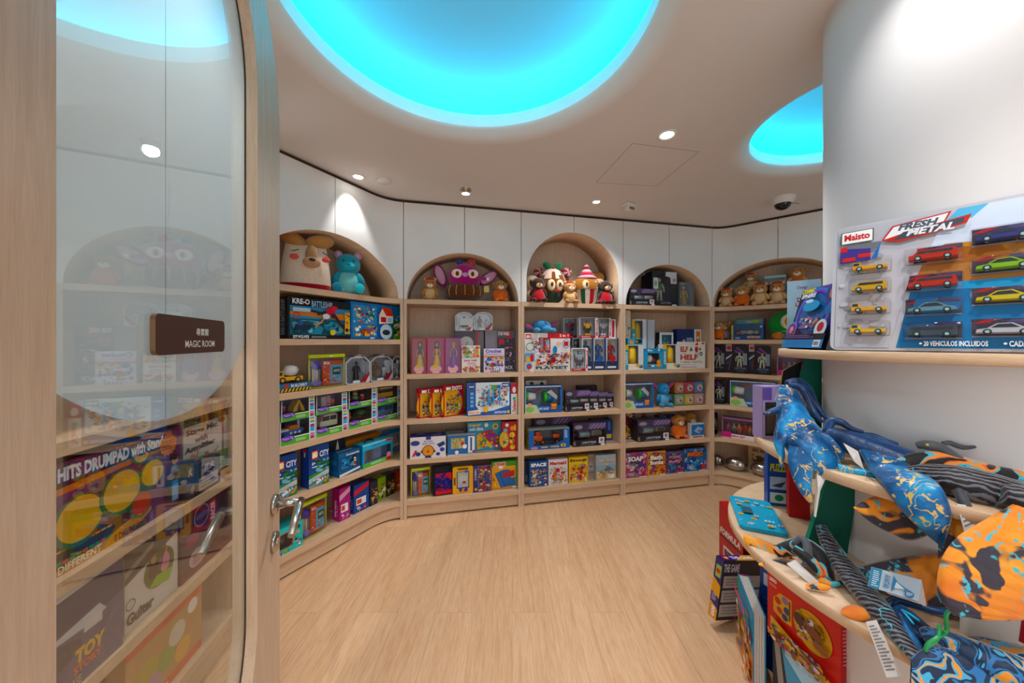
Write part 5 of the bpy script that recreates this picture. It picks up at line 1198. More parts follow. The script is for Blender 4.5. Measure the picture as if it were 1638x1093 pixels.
for x0, x1, what, c, c2 in ((901, 926, 'red and blue robot', '#8f2a36', '#39497a'), (927, 956, 'yellow robot', '#d9a21e', '#2a2620'), (957, 977, 'white and grey robot', '#c9ccd2', '#7f868f')):
    d = .15 if what[:3] == 'red' else (.035 if what[0] != 'w' else .05)
    winbox('C', 1, x0, x1, 504, d, .06, 'figure_box', f'boxed {what} standing on the row of figure boxes', 'toy figure', '#cfd0d4', (.03, .12, .86, .98), '#aab0ba', art_robot, (('robot', 'plastic', robot(c, c2)),), z=zt, group='boxed robots in the upper layer', h=.175)
box('C', 1, 977.5, 985, 504, .06, .05, 'figure_box', 'narrow white and red robot box at the end of the upper layer', 'toy figure', '#d4d2d4', lambda k: k.F.rect(.2, .05, .7, .95, '#b5263a'), z=zt, h=.165)
# --- gadgets and vehicles
def art_gadget(k):
    F = k.F; F.rect(0, 0, 1, .26, '#2f5fa8').poly([(0, .0), (.4, 0), (.3, .3), (0, .34)], '#b8c8a8').ell(.12, .14, .12, .11, '#8ab86a').ell(.12, .30, .055, .08, '#d8a88a').text('TOY', .70, .20, .86, .32, '#e8c02c', .06, edge='#b5262e').rect(.68, .12, .86, .19, '#b5262e').text('STORY', .70, .13, .84, .18, '#f0d43a', .03).text('WRIST GADGET', .36, .11, .64, .2, '#e0e6f0', .02).rect(0, .97, 1, 1, '#d5dbe2').rect(.96, 0, 1, 1, '#4a78b8').rect(0, 0, .01, 1, '#d5dbe2')
def gadget_toy(m, w, h, t):
    m.tube([(w*.08, t*.5, h*.60), (w*.30, t*.5, h*.58)], [h*.17, h*.14], '#d9dcde', 14); m.tube([(w*.02, t*.5, h*.62), (w*.09, t*.5, h*.61)], h*.19, '#4fae3a', 14)
    m.tube([(w*.52, t*.5, h*.56), (w*.60, t*.5, h*.56)], h*.22, '#3fa83a', 14); m.tube([(w*.60, t*.5, h*.56), (w*.78, t*.5, h*.46)], [h*.2, h*.13], '#2f6a9a', 14)
    m.prism([(w*.60, h*.74), (w*.72, h*.84), (w*.90, h*.60), (w*.88, h*.46)], t*.25, t*.32, '#cdd2d4')
def red_tab(m, w, h, t): m.prism([(w*.26, h*.76), (w*.44, h*.84), (w*.46, h*.90), (w*.3, h*.86)], t*.3, t*.34, '#a8323a')
def gadget(b, si, x0, x1, y0, d, what, t=.09, **kw):
    return winbox(b, si, x0, x1, y0, d, t, 'gadget_box', what, 'toy box', '#3f74b8', (.03, .26, .95, .95), '#7f93ae', art_gadget, (('toy_gadget', 'plastic', gadget_toy), ('tab', 'plastic', red_tab)), group='blue gadget window boxes', **kw)
gadget('C', 2, 840, 899, 618, .02, 'blue window box with green and white gadgets beside the row of dark vehicle packs')
box('C', 2, 841, 874, 609, .14, .06, 'toy_box', 'white strip of small boxes peeping over the blue gadget box', 'toy box', '#b9b6b2', lambda k: k.F.rect(0, .86, 1, 1, '#d0cdc8').busy(.05, .8, .95, .96, ['#3a4a40', '#222', '#8a9a8a'], 8, 3, .12))
def art_pack(k):
    F = k.F; F.rect(0, 0, 1, .30, '#1d1a26').rect(0, .70, 1, 1, '#3f3550').poly([(.45, .74), (1, .78), (1, .98), (.5, .98)], '#6d5a86')
    for i in range(4): F.line(.52+.11*i, .74, .66+.11*i, .97, .012, '#b9aac8')
    F.ell(.16, .84, .12, .09, '#8f8a94').text('LIGHTYEAR', .26, .12, .70, .21, '#c6cdd6', .02).rect(.2, .05, .66, .07, '#77808c').rect(.78, .10, .95, .36, '#d9d8da').circ(.865, .24, .05, '#9a6a8a').rect(.84, .01, .97, .08, '#e6e4e2').poly([(.0, .04), (.08, .06), (.05, .26), (.0, .22)], '#7a6a5a')
    k.T.rect(0, 0, 1, 1, '#4a4060'); k.L.rect(0, 0, 1, 1, '#221e2c'); k.R.rect(0, 0, 1, 1, '#2a2536')
def pod_toy(m, w, h, t):
    m.tube([(w*.22, t*.5, h*.48), (w*.54, t*.5, h*.48)], min(h*.17, t*.43), '#8fa4ae', 12); m.tube([(w*.62, t*.5, h*.50), (w*.92, t*.5, h*.50)], min(h*.13, t*.43), '#a9a6a4', 12)
    m.box(w*.30, t*.25, h*.40, w*.44, t*.3, h*.56, '#5f8f9c'); m.box(w*.66, t*.25, h*.44, w*.88, t*.3, h*.56, '#2f2c30'); m.tube([(w*.06, t*.5, h*.48), (w*.16, t*.5, h*.48)], min(h*.12, t*.4), '#3a3a44', 12); m.ell((w*.4, t*.4, h*.66), (w*.03, t*.1, h*.03), '#c06a3a', 6, 5)
def pack(b, si, x0, x1, y0, d, what, z=None, yaw=0, t=.10, w=None):
    return winbox(b, si, x0, x1, y0, d, t, 'vehicle_pack', what, 'toy vehicle', '#221e2c', (.04, .30, .97, .70), '#343040', art_pack, (('toy_pod', 'plastic', pod_toy),), group='dark vehicle packs', z=z, yaw=yaw, w=w)
wv = BAYS['C'].u_px(941, .02)-BAYS['C'].u_px(901, .02)
for i, (x0, what) in enumerate(((904, 'fully shown at the front of the row'), (921, 'second in the nested row'), (938, 'third in the nested row'), (951, 'last in the nested row beside the bay side'))):
    pack('C', 2, x0, 0, 625+1.5*i, .015+.034*i, f'dark purple vehicle pack {what}', w=wv-.012*i, t=.03)
box('C', 2, 925, 955, 617, .20, .05, 'toy_box', 'black box at the back behind the nested vehicle packs', 'toy box', '#17151c', lambda k: k.F.busy(.05, .4, .95, .95, ['#2a2636', '#4a3f5a'], 8, 2, .2))
def art_quad(k):
    F = k.F; F.rect(0, 0, 1, .20, '#2260b0').rect(.84, 0, 1, 1, '#2466b4').rect(0, .96, 1, 1, '#8f9a8f').poly([(.6, .20), (.86, .42), (.86, .2)], '#2260b0').text('FARM', .30, .06, .46, .14, '#e8c23a', .04).text('WORKER', .52, .06, .74, .15, '#e8c23a', .04).ell(.13, .08, .09, .07, '#b58aa0').lines(.87, .5, .96, .9, 5, '#cfe0f0', 3).rect(.78, .08, .9, .22, '#e8b82c').poly([(.8, .14), (.84, .2), (.88, .12)], '#222')
    k.L.rect(0, 0, 1, 1, '#b9b04a'); [k.L.rect(0, .1+i*.13, 1, .16+i*.13, '#6a6a3a') for i in range(6)]; k.T.rect(0, 0, 1, 1, '#8f948f')
def quad_toy(m, w, h, t):
    m.bbox(w*.12, t*.3, h*.36, w*.36, t*.7, h*.62, '#d8551c', .004); m.bbox(w*.20, t*.35, h*.6, w*.32, t*.65, h*.82, '#d8551c', .004); m.bbox(w*.62, t*.3, h*.48, w*.78, t*.7, h*.66, '#d8551c', .004)
    m.box(w*.30, t*.4, h*.34, w*.70, t*.6, h*.42, '#26262a'); m.tube([(w*.66, t*.5, h*.6), (w*.60, t*.5, h*.82)], .004, '#26262a', 6)
    for u in (.16, .36, .72): wheel(m, (w*u, t*.32, h*.30), h*.12, .014, '#1d1d1f', '#d8551c')
winbox('C', 3, 846, 911, 686, .02, .10, 'vehicle_box', 'blue and yellow window box with an orange toy tractor', 'toy vehicle', '#2260b0', (.12, .20, .84, .95), '#77828c', art_quad, (('toy_tractor', 'plastic', quad_toy),), {'l': '#b9b04a'})
pack('C', 3, 855, 916, 668, .155, 'dark vehicle pack behind the orange tractor box')
pack('C', 3, 917, 969, 677, .02, 'dark purple vehicle pack in front beside the orange tractor box')
box('C', 3, 948, 983, 672, .14, .09, 'vehicle_box', 'dark blue box with a yellow mark behind the vehicle pack', 'toy vehicle', '#1d3468', lambda k: (k.F.rect(.72, 0, 1, 1, '#24529c').rect(.7, .1, .95, .3, '#e0b82a').lines(.78, .5, .92, .9, 5, '#9fbbe0', 3).busy(.05, .3, .7, .9, ['#121a30', '#2b3f6f'], 8, 3, .2)))
# --- science kit row
def art_kit(bg, title, tc, pal, seed, second=None):
    def f(k):
        F = k.F; F.rect(0, 0, 1, 1, bg).text(title, .07, .78, .93, .92, tc, .05); F.busy(.06, .06, .94, .70, pal, 34, seed, .16); F.circ(.86, .08, .06, '#cfd3d0')
        if second: F.lines(.1, .70, .6, .76, 1, second)
        k.L.rect(0, 0, 1, 1, bg); k.T.rect(0, 0, 1, 1, bg)
    return f
G5 = 'upright activity kits on the lowest shelf'
box('C', 4, 847, 876, 738, .03, .06, 'activity_kit', 'blue kit box titled space', 'activity kit', '#3a5f9a', art_kit('#35588f', 'SPACE', '#eef2f6', ['#e06a4a', '#d8a04a', '#e8d8c0', '#a8404a', '#7fb0c8', '#c9c93a', '#5a7ab8'], 3), group=G5)
box('C', 4, 877.5, 908, 735, .03, .05, 'activity_kit', 'white kit box titled mermaid', 'activity kit', '#dcd4d4', art_kit('#dcd4d4', 'Mermaid', '#b5303c', ['#e0783a', '#7fae9a', '#c2405a', '#e8c06a', '#a87ab0', '#d89a6a'], 5), group=G5)
box('C', 4, 910, 940, 731, .04, .05, 'activity_kit', 'yellow kit box titled emoji', 'activity kit', '#e0b53a', art_kit('#e3bd4a', 'Emoji', '#2b2a3c', ['#d8404a', '#e07a3a', '#f0e0c0', '#b03a6a', '#5a8ab8', '#e8d03a'], 6), group=G5)
box('C', 4, 940, 956, 727, .075, .03, 'activity_kit', 'pale kit half hidden behind the seashell kit', 'activity kit', '#a89a90', lambda k: k.F.busy(.05, .05, .95, .7, ['#8f8a86', '#c9b08f', '#6f7f92', '#b98a5a'], 16, 4, .2).text('SHELLS', .1, .76, .9, .88, '#c9a07a', .03), group=G5)
box('C', 4, 953.5, 985, 728, .03, .04, 'activity_kit', 'blue beige kit box with a seashell beach picture', 'activity kit', '#9fb4c0', lambda k: (k.F.rect(0, 0, 1, .34, '#c9b08a').rect(0, .34, 1, .6, '#8fa9b8').poly([(.3, .34), (.6, .56), (.95, .36)], '#5f7488').busy(.05, .04, .95, .4, ['#d9c29a', '#b58a5a', '#e6dccb', '#8a7a6a'], 18, 3, .14).text('Sea Shells', .06, .74, .94, .90, '#d8b8a8', .04).ell(.5, .64, .1, .04, '#d9c08a').circ(.8, .16, .12, '#e0e0da')), group=G5)
box('C', 4, 838.5, 848, 738, .10, .05, 'book', 'navy book edge standing against the bay side before the space kit', 'book', '#26324a', lambda k: k.F.lines(.2, .1, .9, .4, 4, '#8f98a8', 3))

# ================================================================== BAY D
def art_figbox(k): k.F.rect(0, 0, 1, .16, '#15161e').text('LIGHTYEAR', .34, .07, .76, .13, '#8f98a8', .02).poly([(.55, 1), (.98, 1), (.98, .66), (.74, .66), (.72, .84), (.52, .88)], '#c6c9cc').rect(.05, .50, .24, .82, '#c9d0cc').ell(.14, .66, .06, .08, '#8f98a0').rect(.8, .02, .97, .06, '#d9d9d6').circ(.88, .76, .07, '#8f8a9a')
winbox('D', 0, 1043, 1083, 435, .06, .10, 'figure_box', 'tall dark box with a white and green armoured figure in the arch', 'toy figure', '#1a1c26', (.05, .16, .97, .97), '#1d2434', art_figbox, (('action_figure', 'plastic', fig(.42, .17, .68, '#3f7f4a', '#b9b8a8', '#c9a88f')),))
box('D', 0, 1034, 1044, 440, .18, .08, 'figure_box', 'black box edge behind the tall armoured figure box', 'toy figure', '#16161c', lambda k: k.F.busy(.1, .1, .9, .6, ['#2c2b36', '#4a4656'], 6, 2, .3))
pack('D', 0, 1007, 1048, 462, .015, 'dark vehicle pack lying in the arch beside the tall figure box', t=.04)
winbox('D', 0, 1087, 1110, 452, .05, .08, 'figure_box', 'small grey window box with a tan figure in the arch', 'toy figure', '#6a727c', (.06, .10, .94, .94), '#59616e', lambda k: k.F.text('SW', .1, .88, .3, .93, '#d9d9dc', .02).rect(0, 0, 1, .07, '#7f8a80'), (('action_figure', 'plastic', fig(.46, .1, .78, '#a5863f', '#a5863f', '#c9b08f', extra=lambda m, X, Y, Z, k: m.lathe([(k*.16, 0), (k*.10, k*.5)], '#a08340', (X, Y, Z), 10))),))
# --- learning toys
def art_duck(k): k.F.busy(.1, .5, .9, .95, ['#d9a93a', '#c9c2b0', '#b55a3a', '#3a4a6a'], 10, 3, .24).ell(.45, .25, .3, .12, '#d8a02c').ell(.5, .36, .18, .07, '#dba83a').ell(.6, .34, .1, .03, '#d86a2c').rect(0, 0, 1, .06, '#d8b04a')
box('D', 1, 998.5, 1008.5, 497, .10, .05, 'toy_box', 'tall narrow cream box with a yellow duck print against the bay side', 'toy box', '#d9cfb8', art_duck)
def art_yel(k): k.F.rect(0, 0, .2, 1, '#3f9ab8').rect(0, .80, .2, 1, '#e0b52c').text('LEARN', .04, .2, .16, .7, '#dbeef4', .03, rot=90).rect(.72, 0, 1, 1, '#cfd2d4').rect(.2, 0, .72, .24, '#e8dcc6').busy(.6, .02, .98, .24, ['#d88a9a', '#e8c23a', '#7a4bb5', '#59a84a'], 8, 3, .3).rect(.2, .0, .98, .05, '#e6e4dc'); k.T.rect(0, 0, 1, 1, '#b9bcc0')
def yel_toy(m, w, h, t):
    m.tube([(w*.46, t*.5, h*.26), (w*.46, t*.5, h*.5), (w*.46, t*.5, h*.80), (w*.46, t*.5, h*.92)], [w*.22, w*.24, w*.22, w*.12], '#e0b52c', 12); m.ell((w*.46, t*.22, h*.58), (w*.10, t*.06, h*.12), '#4a3a2a', 10, 6); m.ell((w*.46, t*.2, h*.44), (w*.15, t*.06, h*.08), '#3f7a3a', 10, 6); m.ell((w*.46, t*.18, h*.70), (w*.12, t*.05, h*.04), '#5a2f24', 8, 5)
GY = 'yellow learning toys in window boxes'
y1 = winbox('D', 1, 998.5, 1029, 552, .02, .07, 'learning_toy_box', 'white window box with a yellow learning toy in front of the duck box', 'toy', '#cfd2d4', (.2, .24, .74, .97), '#8f8e90', art_yel, (('learning_toy', 'plastic', yel_toy),), group=GY)
y2 = winbox('D', 1, 1060.5, 1088, 551, .02, .07, 'learning_toy_box', 'white window box with a yellow learning toy beside the big white elf book', 'toy', '#cfd2d4', (.2, .24, .74, .97), '#8f8e90', art_yel, (('learning_toy', 'plastic', yel_toy),), group=GY)
winbox('D', 1, 1011, 1034, 511, .10, .07, 'learning_toy_box', 'white window box with a yellow learning toy standing at the back', 'toy', '#cfd2d4', (.2, .3, .74, .97), '#8f8e90', art_yel, (('learning_toy', 'plastic', yel_toy),), group=GY)
box('D', 1, 1035, 1047, 512, .11, .06, 'toy_box', 'plain white box side standing behind the small cyan boxes', 'toy box', '#b9c0c8', lambda k: k.F.rect(0, 0, .12, 1, '#8f98a2'))
def art_bath(k): k.F.rect(0, .85, 1, 1, '#2f86b4').text('Blue', .2, .87, .45, .97, '#dff2fa', .04).circ(.8, .93, .05, '#dff2fa').rect(.18, .12, .36, .2, '#c23a3a').rect(.4, .12, .55, .2, '#e8e8e8').ell(.78, .2, .14, .1, '#e0922a').ell(.78, .36, .11, .1, '#e09a32').rect(0, 0, 1, .08, '#2f8fbe')
winbox('D', 1, 1030, 1060, 558, .015, .07, 'bath_toy_box', 'cyan window box with a bath toy between the two yellow learning toys', 'toy', '#3f9cc4', (.2, .26, .82, .78), '#1d3448', art_bath, (('bath_toy', 'plastic', blobs([(.40, .5, .16, .2, '#e6e6ea'), (.42, .6, .08, .08, '#3a5a9a'), (.62, .42, .1, .12, '#b5303a')])),))
sb = winbox('D', 1, 1014, 1040, 541, .095, .0, 'bath_toy_box', 'x', 'toy', '#4fa0c4', (.3, .3, .8, .8), '#223', None, ()) if False else None
ry = spot_at('D', 1, 1016, 1041, 539, .045, z=max(y1.top, 0)+.001)
winbox('D', 1, 1004, 1028, 539, .02, .06, 'bath_toy_box', 'small blue window box lying on top of the front yellow learning toy', 'toy', '#4f9fc0', (.5, .2, .95, .85), '#2a2a30', lambda k: k.F.ell(.25, .4, .14, .3, '#d8902c'), (('bath_toy', 'plastic', blobs([(.7, .5, .14, .25, '#e0c23a')])),), z=y1.top+.001, h=.055)
def art_alien(k): k.F.rect(0, 0, 1, .30, '#c9d0d2').ell(.3, .16, .16, .08, '#8ab84a').ell(.68, .15, .18, .09, '#c9a888').ell(.68, .2, .2, .05, '#6a4428').rect(0, 0, 1, .06, '#3f6fa8'); k.L.rect(0, 0, 1, 1, '#2a2a30').busy(.1, .1, .9, .9, ['#59a84a', '#e0b02a', '#b9b9c4', '#7a4bb5', '#fff'], 14, 3, .3)
sA = winbox('D', 1, 1055, 1077, 500, .10, .06, 'figure_box', 'tall white framed box with a blue figure in a yellow collar', 'toy figure', '#d3d9da', (.16, .30, .88, .93), '#1f86b0', art_alien, (('action_figure', 'plastic', fig(.5, .3, .56, '#2f9ac0', '#2f8fb8', '#2fa0c4', extra=lambda m, X, Y, Z, k: m.tube([(X-k*.14, Y-k*.1, Z+k*.78), (X, Y-k*.13, Z+k*.6), (X+k*.14, Y-k*.1, Z+k*.78)], k*.03, '#e0c22c', 6))),), h=.335)
def art_elf(k):
    F = k.F; F.rect(0, 0, 1, 1, '#d9d4cc').text('ELF', .0, .62, .30, .82, '#b5544a', .05).text('HELF', .0, .32, .70, .52, '#b5544a', .05).text('on the', .06, .54, .24, .60, '#8a8a86', .02).text('A SPECIAL TRADITION', .02, .20, .88, .28, '#8f8f8a', .03).lines(.02, .12, .9, .17, 1, '#b9a8a0').lines(.02, .03, .9, .08, 1, '#8f7a74')
    F.ell(.64, .72, .07, .12, '#b5303a').ell(.64, .86, .06, .06, '#d9b49a').poly([(.56, .88), (.72, .88), (.68, .98)], '#b5303a').line(.6, .6, .58, .5, .02, '#b5303a').line(.68, .6, .7, .52, .02, '#b5303a').poly([(.36, .66), (.48, .66), (.42, .82)], '#3a5a3a').poly([(.72, .68), (.84, .7), (.78, .8)], '#3a5a3a').circ(.82, .54, .07, '#2f5a44').text('kit', .78, .51, .86, .57, '#dfe6df', .02).ell(.9, .94, .06, .03, '#b5303a')
be = box('D', 1, 1088.5, 1128, 547, .02, .05, 'storybook_box', 'large white elf storybook box with red lettering', 'book', '#d9d4cc', art_elf)
def art_lamp(k): k.F.rect(0, 0, .7, 1, '#1b2f62').star(.28, .7, .07, '#e8dca0', 5, .5).ell(.24, .4, .09, .2, '#7f9a4a').ell(.3, .2, .14, .12, '#a8b85a').text('CHRISTMAS', .38, .68, .66, .78, '#c9d2e6', .02).busy(.04, .1, .66, .92, ['#e8e6d8', '#4a5f9a'], 10, 4, .03).rect(.7, 0, 1, 1, '#d0d8dc').rect(.78, .62, .95, .95, '#d87a2a').circ(.86, .78, .05, '#e8d8c0').text('S', .8, .1, .93, .35, '#2f7fb0', .05); k.T.rect(0, 0, 1, 1, '#24386a')
box('D', 1, 1083, 1122, 527, .11, .06, 'advent_box', 'navy night sky box standing behind the elf book', 'toy box', '#1b2f62', art_lamp)
# --- gadget, blue plush, mug set
gadget('D', 2, 999, 1045, 614, .02, 'blue window box with green and white gadgets beside the sitting blue plush')
plush_on('D', 2, 1060, 607, .06, 'sitting blue plush with pink lined ears beside the clear mug pack', fur='#3f7fae', belly='#6fa8cc', muzzle='#4f8fbc', ears='long', earcol='#33618f', inner='#b54f78', nose='#2a4a80', h=.225, limb='#4d8cb8')
s = spot_at('D', 2, 1080, 1127, 611, .04); w, h = s.w, s.h; root = empty('mug_pack', s.loc, s.rz); tag(root, 'clear pack of six small patterned boxes in two rows', 'toy box')
cs = ['#c98a5a', '#c9506a', '#5f86b0', '#8fae8a', '#c9b85a', '#c9a09a']
for i in range(6):
    x = (i % 3)*w/3; z = (1-i//3)*h/2; m = M(); m.bbox(x+.004, .006, z+.004, x+w/3-.004, .075, z+h/2-.004, cs[i], .005)
    F = Face(m, (x+.004, .006, z+.004), (w/3-.008, 0, 0), (0, 0, h/2-.008)); F.ell(.55, .48, .3, .3, '#d9d2cc').ell(.6, .4, .16, .12, '#b5505a').ell(.5, .62, .14, .1, '#b9a08a'); m.build('small_box', 'print', root)
m = M(); m.box(0, 0, 0, w, .08, h, '#fff'); m.build('wrap', 'clear_shell', root)
# --- darker row
box('D', 3, 998.5, 1016, 660, .14, .05, 'toy_box', 'red and gold patterned box in the dark corner of the shelf', 'toy box', '#4a1f26', lambda k: k.F.busy(.02, .02, .98, .98, ['#8f2430', '#c9a03a', '#2a1c20', '#b9b2a8', '#6a2a5a'], 26, 4, .3))
box('D', 3, 1014.5, 1060, 657, .20, .06, 'toy_box', 'grey printed carton at the back of the shelf behind the vehicle pack', 'toy box', '#8f8a84', lambda k: k.F.rect(0, .9, 1, 1, '#c9c4bc').busy(.1, .6, .95, .9, ['#4a3a34', '#b54a3a', '#d9d2c8'], 12, 3, .12))
pack('D', 3, 1020, 1072, 672, .03, 'dark vehicle pack in front of the grey printed carton')
box('D', 3, 1053, 1080, 664, .14, .05, 'toy_box', 'black and purple game box with small bright monsters', 'toy box', '#2a2440', lambda k: k.F.busy(.05, .78, .95, .98, ['#59a84a', '#3a6fc4', '#c9303a'], 8, 3, .2).rect(.45, .6, .95, .74, '#c9405a').text('SURPRISE', .5, .62, .9, .71, '#f0d8e0', .03).busy(.05, .1, .95, .58, ['#6a4a9a', '#a84a8a', '#d8d6e0', '#3a3460'], 16, 5, .2))
for px, what, d in ((1084, 'nearest the purple game box', .06), (1103, 'behind the small white blue box', .12)):
    plush_on('D', 3, px, 657, d+.03, f'bagged brown plush in an orange pumpkin suit {what}', fur='#b08052', belly=OR, muzzle='#e3d2bc', ears='flop', dress=OR, limb=OR, group='bagged pumpkin plush on the shelf', h=.225)
box('D', 3, 1106, 1126, 678, .02, .05, 'toy_box', 'small white and blue box with a fish print at the end of the shelf', 'toy box', '#cfd2d4', lambda k: k.F.rect(0, .2, 1, .95, '#2f6fae').poly([(.2, .5), (.5, .8), (.9, .65), (.6, .3)], '#8fb8d0').ell(.62, .5, .12, .08, '#b54f8a').circ(.12, .88, .06, '#c33').rect(.1, .05, .9, .15, '#c05a4a'))
# --- making kits
G6 = 'making kits on the lowest shelf'
def art_make(bg, t1, t2, tc, pal, seed, edge='#4a2a5a'):
    def f(k):
        F = k.F; F.rect(0, 0, 1, 1, bg).busy(.03, .05, .97, .97, pal, 30, seed, .2); F.text(t1, .12, .66, .78, .86, tc, .05, edge=edge)
        if t2: F.text(t2, .1, .46, .82, .64, tc, .05, edge=edge)
        F.circ(.82, .18, .1, '#c9404a').rect(.62, .02, .95, .06, '#d9d6d8'); k.T.rect(0, 0, 1, 1, '#4a2030'); k.L.rect(0, 0, 1, 1, '#3a2030')
    return f
box('D', 4, 999, 1035, 724, .02, .05, 'making_kit', 'pink and purple soap making kit', 'activity kit', '#a85a80', art_make('#a8587e', 'SOAP', None, '#f0e2e8', ['#c23a44', '#6a9a8a', '#d8a0b8', '#6a4a8a', '#d9c9d6', '#3a6a9a'], 3), group=G6)
box('D', 4, 1035.5, 1064.5, 722, .03, .05, 'making_kit', 'orange bath bombs making kit', 'activity kit', '#d89038', art_make('#d8963c', 'Bath', 'Bombs', '#f3ead8', ['#d8703a', '#8a4a8a', '#e8c06a', '#b54a5a', '#e0a84a'], 4), group=G6)
box('D', 4, 1065, 1093, 722, .035, .05, 'making_kit', 'plum kit box with blue crystal print', 'activity kit', '#5a4a70', art_make('#54466c', 'crystal', 'fluffy', '#c98aa8', ['#3a8fc4', '#2f6fae', '#8a9a5a', '#c94f8a', '#b9b0c4', '#2a2440'], 5), group=G6)
box('D', 4, 1093.5, 1131, 717, .04, .05, 'making_kit', 'bright blue science kit box with orange title', 'activity kit', '#2560a8', art_make('#2460a8', 'MAGIC', None, '#e0702c', ['#3f8fd0', '#6a7ac0', '#9fd0e8', '#1a3f7a', '#5aa8d8', '#b9a0c9'], 6, '#7a2a14'), group=G6)

# ================================================================== BAY E
G7 = 'bagged brown plush in the far arch'
BG = dict(fur='#b5885a', belly='#d9b894', muzzle='#e6d3ba', limb='#cfa678')
p1 = plush_on('E', 0, 1162, 457, .06, 'bagged brown plush with a red cap at the low end of the far arch', cap='#a8382c', group=G7, h=.185, **BG)
p2 = plush_on('E', 0, 1187, 454, .06, 'bagged plush in a bright orange pumpkin suit in the far arch', fur='#b5885a', belly=OR, muzzle='#e6d3ba', dress=OR, limb=OR, ears='flop', group=G7, h=.20)
p3 = plush_on('E', 0, 1216, 452, .05, 'large tan bagged plush in the middle of the far arch', cap='#a8382c', group=G7, h=.205, **BG)
p4 = plush_on('E', 0, 1243, 452, .09, 'bagged tan plush with a red cap beside the pale blue carton', cap='#a8382c', group=G7, h=.21, **BG)
# a clear box behind carries the two upper ones
s = spot_at('E', 0, 1178, 1212, 470, .175); 
box('E', 0, 1176, 1213, 457, .17, .13, 'storage_box', 'brown carton behind the lower plush row carrying the upper plush', 'toy box', '#8a6a4c', lambda k: k.F.rect(.05, .1, .95, .9, '#94755a'), h=.155)
zt = BAYS['E'].z[0]+.157
plush_on('E', 0, 1201, 426, .205, 'bagged plush with a red cap stacked above the lower row in the far arch', cap='#a8382c', group=G7, h=.17, z=zt, **BG)
s = winbox('E', 0, 1223, 1257, 441, .17, .10, 'toy_box', 'pale clear box at the back of the far arch', 'toy box', '#8fa6a8', (.04, .1, .96, .92), '#7f9a98', lambda k: k.F.rect(0, .92, 1, 1, '#a9bcbc'), (('toy', 'plastic', blobs([(.5, .5, .3, .2, '#9fb0a8')])),), film='clear_shell')
b9 = box('E', 0, 1261, 1296, 460, .14, .15, 'toy_box', 'grey carton under the highest plush of the far arch', 'toy box', '#6f6a66', lambda k: k.F.rect(.05, .1, .95, .9, '#7a7470'), h=.13)
plush_on('E', 0, 1275, 415, .20, 'highest bagged plush in an orange pumpkin suit with a green leaf', fur='#b5885a', belly=OR, muzzle='#e6d3ba', dress=OR, limb='#cfa678', ears='flop', group=G7, h=.215, z=b9.top+.001)
for px, what, kw in ((1149, 'in an orange suit beside the blue car pack', dict(fur='#b5885a', belly=OR, dress=OR, limb=OR, muzzle='#e6d3ba', ears='flop')), (1160, 'in a grey suit leaning behind the orange one', dict(fur='#a8794e', belly='#8fa0ae', dress='#8fa0ae', limb='#a8794e', muzzle='#e0cdb4', ears='round'))):
    plush_on('E', 1, px, 508, .05 if px < 1160 else .13, f'bagged small plush {what}', group='small bagged plush pair', h=.18, **kw)
def art_boat(k): k.F.rect(0, 0, .05, 1, '#c9b83a').rect(.05, 0, 1, .2, '#1f4f9a').text('WATER BOAT', .5, .1, .92, .26, '#e8c02c', .04, sh=.15).ell(.2, .12, .09, .07, '#8f98b0').rect(.9, .82, .97, .92, '#c9d8e8')
winbox('E', 1, 1170, 1221, 520, .03, .10, 'vehicle_box', 'blue window box with small grey toys beside the bagged plush pair', 'toy vehicle', '#2a5aa0', (.1, .25, .93, .9), '#3f5f8a', art_boat, (('toy_boat', 'plastic', blobs([(.2, .45, .08, .12, '#b55a7a'), (.36, .5, .12, .15, '#8f98a8'), (.56, .52, .14, .16, '#a8b0b8'), (.76, .5, .1, .14, '#8fa0b8')])),))
box('E', 1, 1176, 1222, 510, .15, .10, 'toy_box', 'clear green tinted box behind the blue window box', 'toy box', '#4a6a6c', lambda k: k.F.rect(.05, .75, .95, .95, '#6f8f90').ell(.7, .86, .15, .08, '#9ab84a').ell(.5, .84, .14, .06, '#a8b08a'))
loc, rz = at_px('E', 1257, .13, BAYS['E'].z[1], .1)
root = empty('plush_cushion', loc, rz); tag(root, 'round green plush cushion with a yellow and white eye', 'cushion')
m = M(); m.ell((0, 0, .131), (.131, .07, .131), '#a5773f', 22, 12, Matrix.Rotation(-.1, 3, 'X'), colfn=lambda u: '#2c8a3c' if u.y < -.25 else None); m.build('body', 'plush', root)
m = M(); m.ell((.02, -.066, .155), (.062, .02, .066), '#ded8c4', 16, 9); m.ell((.03, -.078, .155), (.046, .018, .05), '#d9a02c', 14, 8); m.build('eye', 'plush', root)
m = M(); m.ell((-.06, -.08, .035), (.042, .035, .035), '#c97f3f', 12, 8); m.build('paw', 'plush', root)
